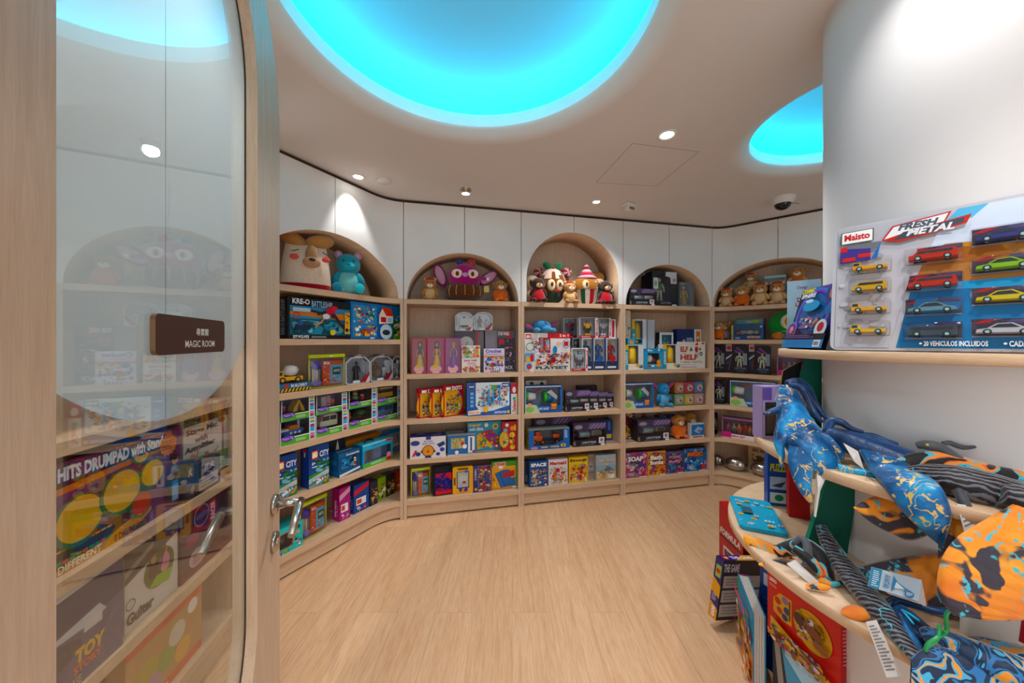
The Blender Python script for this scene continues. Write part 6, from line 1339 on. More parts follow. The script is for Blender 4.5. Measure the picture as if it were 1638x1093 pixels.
# --- armoured figure cards
def art_card(k): 
    F = k.F; F.rect(0, 0, 1, 1, '#151722').poly([(.2, .9), (.7, .7), (.75, .76), (.3, .97)], '#7a4a8a').poly([(.1, .8), (.5, .66), (.55, .7), (.16, .86)], '#8f4f9a').rect(.66, .3, .92, .72, '#8f98a4').text('LIGHTYEAR', .14, .14, .86, .21, '#8f9aae', .02).rect(.25, .07, .75, .10, '#5a6478').circ(.9, .04, .03, '#b33').busy(.02, .35, .3, .7, ['#2a3a5a', '#1d2436', '#a83a2c'], 8, 3, .3)
def card(b, si, x0, x1, y0, d, what, h=None):
    s = spot_at(b, si, x0, x1, y0, d, h=h); w, h = s.w, s.h; root = empty('figure_card', s.loc, s.rz); tag(root, what, 'toy figure', 'armoured figures on dark cards')
    m = M(); P = [(0, 0), (w, 0), (w, h*.9), (w*.85, h), (w*.15, h), (0, h*.9)]; m.prism(P, .03, .032, '#151722'); m.box(0, 0, 0, w, .03, .012, '#1a1c28'); k = Bx.__new__(Bx); k.w, k.h, k.t, k.m = w, h*.97, .03, m; k.faces(); k.F.o = Vector((0, .0298, 0)); art_card(k); m.build('card', 'print', root)
    m = M(); fig(.46, .22, .52, '#cfd2c4', '#c6cabb', '#b9a89a')(m, w, h, .03); m.ell((w*.46, .006, h*.54), (w*.07, .006, h*.05), '#3f8f3f', 8, 5); m.build('action_figure', 'plastic', root)
    m = M(); m.bbox(w*.14, .0, h*.2, w*.80, .0295, h*.78, '#fff', .004); m.build('bubble', 'clear_film', root); return s
card('E', 2, 1139.5, 1159, 552, .06, 'armoured toy figure on a dark card against the bay side')
card('E', 2, 1171, 1196, 552, .04, 'armoured toy figure on a dark card in the middle of the row')
card('E', 2, 1207, 1233, 553, .04, 'armoured toy figure on a dark card next to the pink figurine box')
for x0, x1, what in ((1160, 1172, 'first'), (1197, 1208, 'second')):
    box('E', 2, x0, x1, 551, .09, .03, 'figure_card', f'narrow dark card with a pale round mark, {what} between the armoured figures', 'toy figure', '#1c2232', lambda k: k.F.rect(.1, .75, .9, 1, '#b9b2b4').circ(.5, .87, .3, '#c9505a').poly([(.1, .45), (.9, .6), (.9, .66), (.1, .52)], '#c9c6c8').line(.5, .1, .8, .5, .1, '#b5302c').ell(.4, .35, .3, .08, '#27406a'))
def art_mini(k): k.F.rect(0, 0, 1, .22, '#dcd3d6').rect(0, .02, .3, .3, '#c24a86').text('MINI SET', .32, .06, .72, .17, '#c23a4a', .03).rect(0, .92, 1, 1, '#8a5a8a'); k.T.rect(0, 0, 1, 1, '#6a5478')
minis = lambda: tuple(('figurine', 'plastic', f) for f in (fig(.18, .24, .5, '#b54f7a', '#8a3a5a', '#7a3040'), fig(.36, .24, .46, '#7f8a8a', '#59606a', '#b9a89a'), fig(.52, .24, .48, '#d8762c', '#b55a24', '#c98a4a'), fig(.70, .24, .56, '#b5262e', '#8f2028', '#b5262e'), fig(.85, .24, .42, '#d07a2c', '#b55a24', '#e0a04a')))
winbox('E', 2, 1243, 1297, 571, .03, .09, 'figurine_box', 'pink window box of small figurines under the pillar shelf', 'toy figure', '#8f6a90', (.03, .22, .97, .92), '#5a4a6a', art_mini, minis(), group='pink figurine boxes')
card('E', 3, 1141, 1159, 608, .05, 'armoured toy figure on a dark card beside the far gadget box')
gadget('E', 3, 1168, 1243, 611, .03, 'widest blue window box with gadgets, on the bay behind the pillar')
box('E', 3, 1163.5, 1169, 609, .10, .06, 'toy_box', 'black box edge tucked behind the widest gadget box', 'toy box', '#14161c', lambda k: k.F.rect(.3, .1, .8, .9, '#22262f'))
winbox('E', 4, 1155, 1207, 670, .03, .09, 'figurine_box', 'pink window box of small figurines alone on its shelf', 'toy figure', '#8f6a90', (.03, .22, .97, .92), '#4a3a58', art_mini, minis(), group='pink figurine boxes')
card('E', 4, 1139.5, 1147, 655, .12, 'thin dark card edge against the bay side below the gadget shelf', h=.2)
for i, (px, d, rr, what) in enumerate(((1146, .12, .07, 'half hidden by the bay side'), (1176, .06, .088, 'fully shown on the lowest shelf'), (1219, .06, .088, 'in front of the brown carton'))):
    loc, rz = at_px('E', px, d+.02, BAYS['E'].z[5]); root = empty('foil_ball_pack', loc, rz); tag(root, f'silver foil egg shaped toy pack {what}', 'toy', 'silver foil egg packs')
    m = M(); m.ell((0, 0, rr*.72), (rr, rr*.7, rr*.72), '#b9b6b4', 20, 12); m.build('shell', 'foil', root)
    m = M(); m.lathe([(rr*1.0, -.003), (rr*1.06, 0), (rr*1.0, .003)], '#c9c6c2', (0, 0, 0), 24); m.v = [(x, y*.7, z+rr*.72) for x, y, z in m.v]; m.build('rim', 'foil', root)
box('E', 5, 1197, 1232, 716, .19, .08, 'toy_box', 'brown carton with dark lettering behind the foil egg packs', 'toy box', '#b09470', lambda k: k.F.text('EPIC MAN', .2, .78, .9, .92, '#3a2c20', .04).ell(.5, .36, .3, .3, '#4a3a2c').busy(.1, .1, .9, .7, ['#5a4634', '#c9b48f', '#8a6a4a'], 10, 3, .2))
# ================================================================== BAY Z, seen through the glass
def art_drum(k):
    F = k.F; F.rect(0, 0, 1, 1, '#3a2740').poly([(.0, .55), (.0, 1), (1, 1), (1, .0), (.7, 0)], '#6a3a6a').poly([(0, .70), (0, .98), (.9, .98), (.9, .78)], '#d9782a').poly([(0, .76), (0, .96), (.84, .96), (.84, .84)], '#2b1c22')
    F.poly([(0, 0), (0, .16), (.5, .14), (.7, .22), (.72, .14), (.55, 0)], '#dd9a2a').poly([(.06, .2), (.5, .26), (.56, .18), (.42, .10), (.06, .04)], '#1a1a18')
    for i in range(9): F.rect(.10+i*.035, .09, .13+i*.035, .12, ['#3a9a4a', '#d84a2a', '#3a9a4a'][i % 3]).rect(.10+i*.035, .2, .13+i*.035, .22, '#e0a52a')
    for u, v, r, c in ((.22, .42, .15, '#e0ae1c'), (.48, .50, .15, '#e0ae1c'), (.71, .55, .105, '#e0ae1c'), (.62, .82, .07, '#e0ae1c'), (.62, .26, .085, '#c8361c')): F.circ(u, v, r, '#1f6a48', 26).circ(u+.006, v+.01, r*.86, c, 26)
    F.text('HITS DRUMPAD with Stand', .1, .83, .80, .96, '#e9ecf4', .05, edge='#2a3f7a').text('8 DRUMHEADS', .42, .02, .68, .09, '#2a1a10', .02).text('DIFFERENT', .1, .02, .34, .09, '#f4ead0', .02).star(.85, .82, .085, '#e07a2a', 14, .85).lines(.79, .76, .91, .88, 4, '#7a2a3a', 2, .4)
    F.ell(.91, .40, .05, .14, '#3a86b8').ell(.91, .60, .03, .06, '#c99a7a').ell(.91, .64, .032, .04, '#3a2418').poly([(.83, .42), (.98, .46), (.98, .36), (.83, .34)], '#2a2a22').rect(.84, .14, .88, .36, '#1f1f24').rect(.94, .14, .98, .36, '#1f1f24').rect(.88, .1, .94, .3, '#7fb0d0')
box('Z', 2, 52, 290, 710, .03, .09, 'drum_toy_box', 'big drum pad box with round yellow pads behind the glass door', 'toy box', '#3a2740', art_drum)
def art_mic(k):
    F = k.F; F.rect(0, 0, 1, 1, '#cfc8c4').rect(0, .86, 1, 1, '#2a2228').text('Stage Mic', .05, .72, .72, .82, '#33222a', .04).text('with', .22, .62, .5, .70, '#33222a', .04).text('Amplifier', .02, .50, .68, .60, '#33222a', .04)
    F.poly([(0, .12), (1, .12), (1, .36), (0, .46)], '#7a9a5a').ell(.18, .34, .15, .12, '#b5545a').ell(.17, .45, .06, .05, '#c99a7a').line(.25, .4, .30, .55, .04, '#c99a7a').ell(.52, .30, .12, .10, '#3a3a44').ell(.47, .41, .055, .045, '#c98a5a').line(.6, .34, .75, .46, .035, '#c99a7a').line(.86, .1, .86, .8, .02, '#5a4a52').ell(.83, .82, .08, .04, '#2a2228').ell(.86, .09, .14, .035, '#2a2430').rect(0, 0, 1, .08, '#b9aaa0').rect(.3, .02, .8, .06, '#8a6a5a')
box('Z', 2, 293, 378, 626, .05, .10, 'microphone_box', 'tall pale stage microphone box behind the glass beside the drum pad box', 'toy box', '#cfc8c4', art_mic)
box('Z', 2, 314, 352, 734, .012, .03, 'small_box', 'small black box with white characters in front of the microphone box', 'toy box', '#17151a', lambda k: k.F.text('花火', .3, .66, .75, .88, '#e0dcd8', .02).rect(.1, .1, .9, .5, '#a89f98').lines(.15, .15, .85, .45, 3, '#4a4248', 3))
box('Z', 2, 296, 312, 738, .012, .03, 'small_box', 'smaller navy box with a white character beside the small black box', 'toy box', '#1d2233', lambda k: k.F.text('火', .3, .6, .7, .85, '#e0dcd8', .02).busy(.1, .1, .9, .5, ['#3a4668', '#8a8f9a'], 8, 3, .3))
def art_guitar(k): k.F.rect(0, 0, 1, 1, '#cdc7c0').poly([(0, .55), (1, .78), (1, 1), (0, 1)], '#3a3430').poly([(0, .62), (.5, .8), (.5, .86), (0, .7)], '#8a7f78').circ(.62, .48, .30, '#4f5a2a', 22).ell(.5, .5, .1, .12, '#2a2830').ell(.5, .62, .05, .05, '#b98a6a').ell(.72, .5, .1, .13, '#c98aa0').ell(.72, .66, .05, .05, '#b9784a').poly([(.4, .3), (.55, .4), (.9, .36), (.8, .22)], '#8ab03a').line(.6, .4, .75, .8, .03, '#2a2420').text('Guitar', .02, .06, .5, .2, '#2a2420', .05).ring(.09, .3, .08, .012, '#3a3430')
box('Z', 3, 199, 284, 838, .035, .10, 'toy_guitar_box', 'white toy guitar box with a round photo of two children behind the glass', 'toy box', '#cdc7c0', art_guitar)
def art_purple(k): k.F.rect(0, 0, 1, 1, '#43142c').poly([(0, .2), (1, .5), (1, .9), (0, .75)], '#2c1634').rect(.1, .45, .3, .62, '#8a2a5a').ell(.28, .22, .14, .14, '#b9a0aa').lines(.2, .14, .36, .3, 4, '#7a2a3a', 3).rect(.5, .6, .62, .95, '#a82a34').text('RACER', .52, .64, .6, .92, '#e6d6d8', .03, rot=90).ring(.35, .82, .14, .02, '#8f8088').ell(.35, .82, .12, .05, '#5a4a54').lines(.45, .5, .7, .58, 2, '#8a6a80').rect(0, 0, 1, .1, '#6a1730')
box('Z', 3, 288, 378, 795, .03, .10, 'toy_box', 'deep plum box with a small red panel behind the glass beside the guitar box', 'toy box', '#43142c', art_purple)
def art_space(k): k.F.rect(0, 0, 1, 1, '#4a4f7a').poly([(0, .55), (1, .62), (1, 1), (0, 1)], '#1f2a50').poly([(0, .0), (1, .0), (1, .62), (0, .5)], '#5a5470').poly([(0, .58), (.3, .6), (.72, .66), (.80, .56), (.66, .52), (.3, .54)], '#b9bcc0').rect(.55, .47, .75, .58, '#c4c0be').ell(.2, .4, .34, .12, '#3f3a48').ell(.1, .38, .1, .04, '#8a8f9a').text('TOY', .46, .22, .78, .36, '#d9ac3a', .06, sh=.1).text('STORY', .44, .13, .74, .21, '#d8602c', .05).text('LIGHTYEAR BASE', .06, .02, .52, .10, '#b5a478', .02).poly([(0, .92), (1, .98), (1, 1), (0, 1)], '#c9ccd4')
box('Z', 3, 34, 196, 920, .012, .02, 'toy_box', 'large slate blue space toy box at the near end behind the glass', 'toy box', '#4a4f7a', art_space)
def art_btn(k): k.F.rect(0, 0, 1, 1, '#b98f62').rect(0, 0, 1, .12, '#d8603a').text('Busy Game', .08, .03, .5, .09, '#f0e0d0', .02).circ(.25, .5, .13, '#b0a04a').circ(.48, .42, .12, '#8a9a4a').circ(.3, .26, .11, '#b08a9a').circ(.62, .62, .12, '#c9bfae').circ(.7, .3, .12, '#d8a85a').rect(0, .9, 1, 1, '#d8603a').circ(.85, .8, .08, '#e6ddd0')
box('Z', 4, 200, 322, 985, .03, .05, 'craft_box', 'pale wooden button craft box on the lowest shelf behind the glass', 'toy box', '#b98f62', art_btn)

# ================================================================== PILLAR SHELVES: top shelf
def frame_of(o, x_end):
    """rotation about z that lays local +x from o to x_end"""
    return math.atan2(x_end[1]-o[1], x_end[0]-o[0])
car_org = (1.019-.5987*.235, .762+.801*.235); car_rz = math.atan2(-.801, .5987)
root = empty('toy_car_pack', (*car_org, S1+.001), car_rz); tag(root, 'long blister pack of many small toy cars leaning on the white pillar', 'toy vehicle')
CW, CH, LEAN = .47, .345, .15
def lean(m): 
    c, s_ = math.cos(LEAN), math.sin(LEAN); m.v = [(x, y*c+z*s_, z*c-y*s_+.002) for x, y, z in m.v]
m = M(); P = rrect(0, 0, CW, CH, .016); m.prism(P, 0, .002, '#b9bac2', '#d0d2d6')
F = Face(m, (0, 0, 0), (CW, 0, 0), (0, 0, CH)); T = lambda t: (t+.235)/CW
F.poly([(.26, .02), (.995, .02), (.995, .98), (.46, .98), (.40, .86), (.31, .45)], '#2f78b0').poly([(.31, .45), (.40, .86), (.46, .98), (.995, .98), (.995, .42)], '#a8784e').poly([(.36, .68), (.40, .86), (.46, .98), (.995, .98), (.995, .74), (.7, .72)], '#c9d6e6').poly([(.46, .98), (.55, .98), (.5, .9), (.42, .9)], '#6fb6dc')
F.poly([(.36, .68), (.42, .745), (.50, .735), (.56, .76), (.62, .74), (.60, .66)], '#b8863f').poly([(.36, .66), (.46, .71), (.58, .69), (.62, .60), (.36, .60)], '#9a6238').poly([(.62, .74), (.76, .82), (.9, .80), (.995, .86), (.995, .70), (.62, .68)], '#8f6647').poly([(.33, .42), (.995, .40), (.995, .47), (.32, .47)], '#3f9ad0').poly([(.29, .2), (.34, .42), (.5, .42), (.40, .06), (.27, .06)], '#2b6aa0')
F.poly([(.02, .02), (.235, .02), (.30, .5), (.36, .98), (.02, .98)], '#b4b5bf').busy(.03, .05, .22, .9, ['#a9aab4', '#bdbec6', '#adaeb8'], 16, 4, .2)
F.rect(.035, .845, .17, .945, '#33553f').rect(.04, .85, .165, .94, '#f0f0f0').text('Maisto', .05, .87, .155, .925, '#c8262f', .04)
F.poly([(.20, .83), (.24, .93), (.44, .965), (.42, .90), (.50, .92), (.485, .86), (.27, .80)], '#b8332a').poly([(.21, .835), (.245, .92), (.43, .955), (.415, .90), (.30, .87)], '#e3e4e8').poly([(.245, .82), (.28, .87), (.48, .905), (.475, .87), (.30, .82)], '#3a4450').text('FRESH', .26, .885, .40, .935, '#4a5560', .05, sh=.3).text('METAL', .29, .835, .45, .885, '#d9dce2', .04, sh=.3)
F.rect(.035, .69, .16, .81, '#4a3f86').poly([(.035, .81), (.06, .83), (.2, .83), (.185, .78)], '#6a6e78').poly([(.16, .69), (.2, .83), (.185, .70)], '#3a6fb8').rect(.045, .70, .10, .73, '#c8362f').rect(.11, .72, .16, .75, '#c8362f').star(.05, .8, .02, '#d23a3a', 4, .7)
F.text('20 VEHICULOS INCLUIDOS', .355, .03, .545, .065, '#eef2f6', .03).text('CADA AUTO ES UNICO', .60, .03, .78, .065, '#eef2f6', .03).circ(.345, .048, .005, '#eef2f6').circ(.59, .048, .005, '#eef2f6').poly([(.66, .86), (.70, .97), (.95, .97), (.94, .86)], '#e8c22a').text('20 PACK', .70, .88, .90, .95, '#5a2a5a', .05)
lean(m); m.build('card', 'print', root)
cols = {-.160: [('#d9a01e', 'truck', .60), ('#c9a23a', 'van', .44), ('#e0a41e', 'truck', .28), ('#e0b01c', 'truck', .115)],
        -.056: [('#b5433c', 'van', .625), ('#b54a44', 'van', .43), ('#5f8a9a', 'coupe', .255), ('#3a4a58', 'bus', .09)],
        .042: [('#38407a', 'coupe', .70), ('#7fb03a', 'coupe', .51), ('#c9b82c', 'coupe', .305), ('#b9bcc6', 'coupe', .10)],
        .140: [('#c8392f', 'coupe', .70), ('#3a6fae', 'van', .51), ('#d8d8da', 'coupe', .305), ('#2a2a30', 'bus', .10)]}
for t, rows in cols.items():
    cx = t+.235; L = .066 if t < -.1 else .078
    for c, kind, v in rows:
        z = v*CH
        m = M(); m.box(cx-L/2-.003, -.0012, z-.003, cx+L/2+.004, .0004, z+.038, '#2a2638'); m.c[-6:] = [lin('#2f2a40')]*6
        F = Face(m, (cx-L/2-.003, -.0012, z-.003), (L+.007, 0, 0), (0, 0, .041)); F.poly([(0, .75), (.22, .98), (.45, .98), (.2, .75)], '#a8323a').poly([(.5, .75), (.6, .98), (.98, .98), (.98, .75)], '#4a4668').rect(0, 0, 1, .08, '#8f929c'); lean(m); m.build('card_panel', 'print', root)
        m = M(); car_shape(m, cx-L/2+.002, -.013, z, L-.004, .025, .022, c, kind=kind, hub='#9fc4c9'); lean(m); m.build('toy_car', 'plastic', root)
        m = M(); m.bbox(cx-L/2-.006, -.027, z-.004, cx+L/2+.006, -.0014, z+.034, '#fff', .005); lean(m); m.build('blister', 'clear_film', root)
# orb toy box leaning
a, b_ = (.958, 1.205), (.905, .992); rz = frame_of(a, b_); w = math.dist(a, b_)
def art_orb(k):
    F = k.F; F.rect(0, 0, 1, 1, '#1c2440').poly([(0, .0), (.3, 1), (1, 1), (1, .3)], '#3a3a86').poly([(.55, 1), (1, 1), (1, .6)], '#6a4a9a').ring(.45, .56, .40, .05, '#3f7fc4', 30).ring(.45, .56, .36, .03, '#8a4ac0', 30).circ(.45, .56, .31, '#2a5f9c', 26).busy(.24, .32, .66, .5, ['#c99a8a', '#e0c2b0', '#4a7ab8', '#8a6a9a'], 22, 4, .2).ell(.45, .68, .2, .09, '#4f9ac8').ell(.38, .76, .1, .03, '#bcd8ea')
    F.text('COSMIC', .12, .90, .45, .97, '#e3d24a', .05, sh=.2).text('SPHERE', .14, .82, .5, .89, '#d9dde6', .05, sh=.2).circ(.13, .30, .12, '#7a3a9a').ring(.13, .30, .125, .015, '#58b8a8').ell(.13, .3, .05, .06, '#d89a7a').circ(.84, .30, .13, '#cfd6da').circ(.84, .32, .07, '#b54a5a').circ(.88, .84, .14, '#2a4a8a').ell(.88, .84, .06, .09, '#c98a6a').circ(.9, .58, .08, '#3a6fae')
    F.rect(0, 0, 1, .13, '#3f86c4').rect(.0, .13, 1, .22, '#1a1c26').lines(.05, .15, .9, .21, 2, '#8a5a9a', 3).rect(.8, .02, .95, .12, '#e3e5e8')
    for i in range(8): F.rect(.815+i*.015, .04, .822+i*.015, .1, '#333')
root = empty('orb_toy_box', (*a, S1+.001), rz); tag(root, 'dark blue box with a glowing orb picture leaning beside the car pack', 'toy box')
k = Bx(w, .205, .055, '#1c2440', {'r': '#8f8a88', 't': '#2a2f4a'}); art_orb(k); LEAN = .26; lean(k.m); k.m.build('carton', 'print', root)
m = M(); m.bbox(w*.02, -.03, .03, w*.70, -.001, .055, '#fff', .005); lean(m); m.build('plastic_lip', 'clear_shell', root)
a = (1.035, 1.292); rz = math.atan2(-.6, .8)
k = Bx(.095, .25, .03, '#a9c8dc'); k.F.text('Design', .3, .86, .6, .92, '#8a5a8a', .02).text('Discover', .3, .68, .9, .75, '#b5323c', .03).text('La gallina', .25, .6, .95, .67, '#b5323c', .03).text('Roja', .4, .52, .9, .59, '#b5323c', .03).lines(.2, .15, .9, .45, 8, '#6f8f9f', 4, .35)
tag(k.m.build('toy_box', 'print', loc=(*a, S1+.001), rz=rz), 'pale blue carton with red writing standing behind the orb box', 'toy box')

# ================================================================== middle pillar shelf
a = (.857, 1.175)
root = empty('window_box', (*a, S2+.001), 0); tag(root, 'lilac box with a dark brown window on the end of the middle pillar shelf', 'toy box')
k = carton(.15, .178, .05, '#a99cc8', (.05, .05, .95, .70), '#4a3834'); k.F.rect(0, .72, 1, 1, '#a394c4').poly([(.0, .74), (.2, .74), (.2, .98), (.0, .98)], '#6a5aa0')
for i in range(9): k.F.line(.28+i*.08, .74, .34+i*.08, .97, .02, '#d9d2ea')
k.m.build('carton', 'print', root); m = M(); m.box(.0075, .0002, .009, .1425, .0008, .125, '#fff'); m.build('window', 'clear_film', root)
m = M(); m.bbox(.02, .012, .01, .13, .042, .10, '#5a443c', .006); m.build('toy', 'matte', root)
# green boards
m = M(); pts = [(0, 0), (.11, 0), (.11, .272), (.065, .272)]; m.prism(pts, 0, .012, '#0f6a58'); o = m.build('folded_board', 'matte', loc=(.985, 1.243, S2+.0005), rz=math.atan2(-.3, .95)); 
tag(o, 'dark green slanted board standing on the middle shelf against the pillar', 'display board')
m = M(); pts = [(0, .0), (.05, 0), (.088, .262), (.03, .225)]; m.prism(pts, 0, .008, '#121014', '#8f7a3a'); tag(m.build('folded_board', 'matte', loc=(.97, 1.275, S2+.0005), rz=math.atan2(-.3, .95)), 'black slanted board with a gold edge beside the dark green one', 'display board')

# ---- patterned plush materials
def mk_creature(name, build, rough=.5, sheen=.5, bump=.5):
    t = NT(name); b = t.bsdf(rough, .35, Sheen__Weight=sheen, Sheen__Roughness=.4)
    v = t.coord((1, 1, 1)); c = build(t, v); t.link(c, b.inputs['Base Color'])
    t.bump(t.noise(v, 60, 3), b, bump, .004); MAT[name] = t.m
def band(t, fac, lo, hi):
    r = t.ramp(fac, [(max(lo-.012, 0), '#000'), (lo, '#fff'), (hi, '#fff'), (min(hi+.012, 1), '#000')]); return r
def pat_blue(t, v):
    base = t.ramp(t.noise(v, 9, 3, .5, .6), [(.36, '#06325f'), (.5, '#0b6aa8'), (.64, '#1ba2d2')])
    f = t.mixc(1.0, band(t, t.noise(v, 26, 2, .5, 1.4), .48, .515), band(t, t.noise(v, 11, 2), .46, 1.0), 'MULTIPLY')
    return t.mixc(f, base, '#d0ab5c')
mk_creature('skin_blue', pat_blue, .3, .12)
mk_creature('skin_deep_blue', lambda t, v: t.ramp(t.noise(v, 10, 3), [(.35, '#031a3a'), (.65, '#084a86')]), .35, .12)
def pat_orange(t, v):
    base = t.ramp(t.noise(v, 7, 3), [(.35, '#d9701a'), (.5, '#e88f1e'), (.66, '#eaa82a')])
    sp = t.ramp(t.noise(v, 17, 2, .45, .5), [(.49, '#000'), (.525, '#fff')]); c = t.mixc(sp, base, '#35303c')
    dots = t.mixc(1.0, band(t, t.noise(v, 11, 2, .5, .8), .49, .51), t.ramp(t.noise(v, 90, 1), [(.5, '#000'), (.55, '#fff')]), 'MULTIPLY')
    return t.mixc(dots, c, '#3fb6cc')
mk_creature('skin_orange', pat_orange, .6, .5)
def pat_black(t, v):
    w_ = t.add('ShaderNodeTexWave', _wave_type='BANDS', _bands_direction='DIAGONAL'); w_.inputs['Scale'].default_value = 38; w_.inputs['Distortion'].default_value = 5; w_.inputs['Detail'].default_value = 2; w_.inputs['Detail Scale'].default_value = 1.2
    t.link(v, w_.inputs['Vector']); base = t.ramp(w_.outputs['Fac'], [(.5, '#060608'), (.85, '#6a6a76')])
    f = t.mixc(1.0, band(t, t.noise(v, 20, 2, .5, .6), .49, .505), band(t, t.noise(v, 7, 1), .5, 1.0), 'MULTIPLY'); return t.mixc(f, base, '#35b4c8')
mk_creature('skin_black', pat_black, .5, .4)
def pat_mix(t, v): return t.ramp(t.noise(v, 13, 2, .5, 1.0), [(.0, '#0d0d12'), (.44, '#0d0d12'), (.45, '#3fa8be'), (.50, '#e08a2a'), (.56, '#d9602a'), (.60, '#0d0d12')], 'CONSTANT')
mk_creature('skin_mix', pat_mix, .6, .5)
def pat_navy(t, v): return t.ramp(t.noise(v, 17, 2, .5, 1.6), [(.0, '#0b2748'), (.40, '#1f6fae'), (.44, '#0b2748'), (.475, '#3fa6d0'), (.505, '#e0912e'), (.56, '#3fa6d0'), (.59, '#0b2748'), (.66, '#1f6fae')], 'CONSTANT')
mk_creature('skin_navy', pat_navy, .5, .5)
mk_creature('skin_grey', lambda t, v: t.ramp(t.noise(v, 12, 3), [(.35, '#34373e'), (.65, '#565a62')]), .6, .4)

def cat(P, n):
    """smooth curve through points, n samples"""
    Q = [P[0]]+list(P)+[P[-1]]; out = []; k = len(P)-1
    for i in range(n+1):
        x = i/n*k; j = min(int(x), k-1); t = x-j; a, b, c, d = Q[j], Q[j+1], Q[j+2], Q[j+3]
        out.append(.5*((2*b)+(c-a)*t+(2*a-5*b+4*c-d)*t*t+(3*b-a-3*c+d)*t**3))
    return out
def pw(l): return [W(*p) for p in l]
def wing(m, A, B, th=.012, n=26, k=9, ripple=0., col='#fff'):
    """padded flap between two edge curves given as (px, py, depth)"""
    A, B = cat(pw(A), n), cat(pw(B), n); rows = [[], []]
    for i in range(n+1):
        up = []; dn = []
        t = (A[min(i+1, n)]-A[max(i-1, 0)]+B[min(i+1, n)]-B[max(i-1, 0)]); nn = t.cross(B[i]-A[i]); nn = nn.normalized() if nn.length > 1e-9 else Vector((0, 0, 1))
        for j in range(k+1):
            s = j/k; p = A[i].lerp(B[i], s); h = th*max(0, math.sin(PI*s))**.6*max(.05, math.sin(PI*min(max(i/n, .02), .98)))**.5
            r = ripple*math.sin(i*1.9+j*.7)*math.sin(PI*s)
            up.append(m.vert(p+nn*(h+r))); dn.append(m.vert(p-nn*(h-r)) if 0 < j < k else up[-1])
        rows[0].append(up); rows[1].append(dn)
    for s, R in enumerate(rows):
        for i in range(n):
            for j in range(k):
                q = [R[i][j], R[i][j+1], R[i+1][j+1], R[i+1][j]]
                q = [x for z, x in enumerate(q) if x not in q[:z]]
                if len(q) > 2: m.poly(q if s == 0 else q[::-1], col, True)
def spine(m, pts, rad, seg=16, flat=.8, n=28, wr=0.):
    P = cat(pw(pts), n); k = len(rad)-1; R = []
    for i in range(n+1):
        x = i/n*k; j = min(int(x), k-1); R.append((rad[j]+(rad[j+1]-rad[j])*(x-j))*(1+wr*math.sin(i*2.4)))
    m.tube(P, R, '#fff', seg, flat=flat, up=(0, 0, 1))
def creature(label, loc, parts, group='winged plush creatures on the pillar shelves'):
    root = empty('winged_plush', loc); tag(root, label, 'soft toy', group)
    for nm, mat, fn in parts:
        m = M(); fn(m); m.v = [(x-loc[0], y-loc[1], z-loc[2]) for x, y, z in m.v]; m.build(nm, mat, root)
    return root
sp = lambda *a, **k: (lambda m: spine(m, *a, **k))
wg = lambda *a, **k: (lambda m: wing(m, *a, **k))
def tagcard(pts, th=.001, rows=0, col='#d4d0cc'):
    def f(m):
        P = pw(pts); n = (P[1]-P[0]).cross(P[-1]-P[0]).normalized()
        if n.y > 0: n = -n
        a = [m.vert(p+n*th) for p in P]; b = [m.vert(p-n*th) for p in P]; m.poly(a, col); m.poly(b[::-1], col)
        for i in range(len(P)): j = (i+1) % len(P); m.poly([a[i], b[i], b[j], a[j]], col)
        if rows and len(P) == 4:
            for r in range(rows):
                t0, t1 = .08+.84*r/rows, .08+.84*(r+.4)/rows
                q = [P[0].lerp(P[3], t0).lerp(P[1].lerp(P[2], t0), .12), P[0].lerp(P[3], t0).lerp(P[1].lerp(P[2], t0), .6+.28*((r*7) % 3)/2), P[0].lerp(P[3], t1).lerp(P[1].lerp(P[2], t1), .6+.28*((r*7) % 3)/2), P[0].lerp(P[3], t1).lerp(P[1].lerp(P[2], t1), .12)]
                m.face([p+n*(th+.0006) for p in q], '#7a7674')
    return f
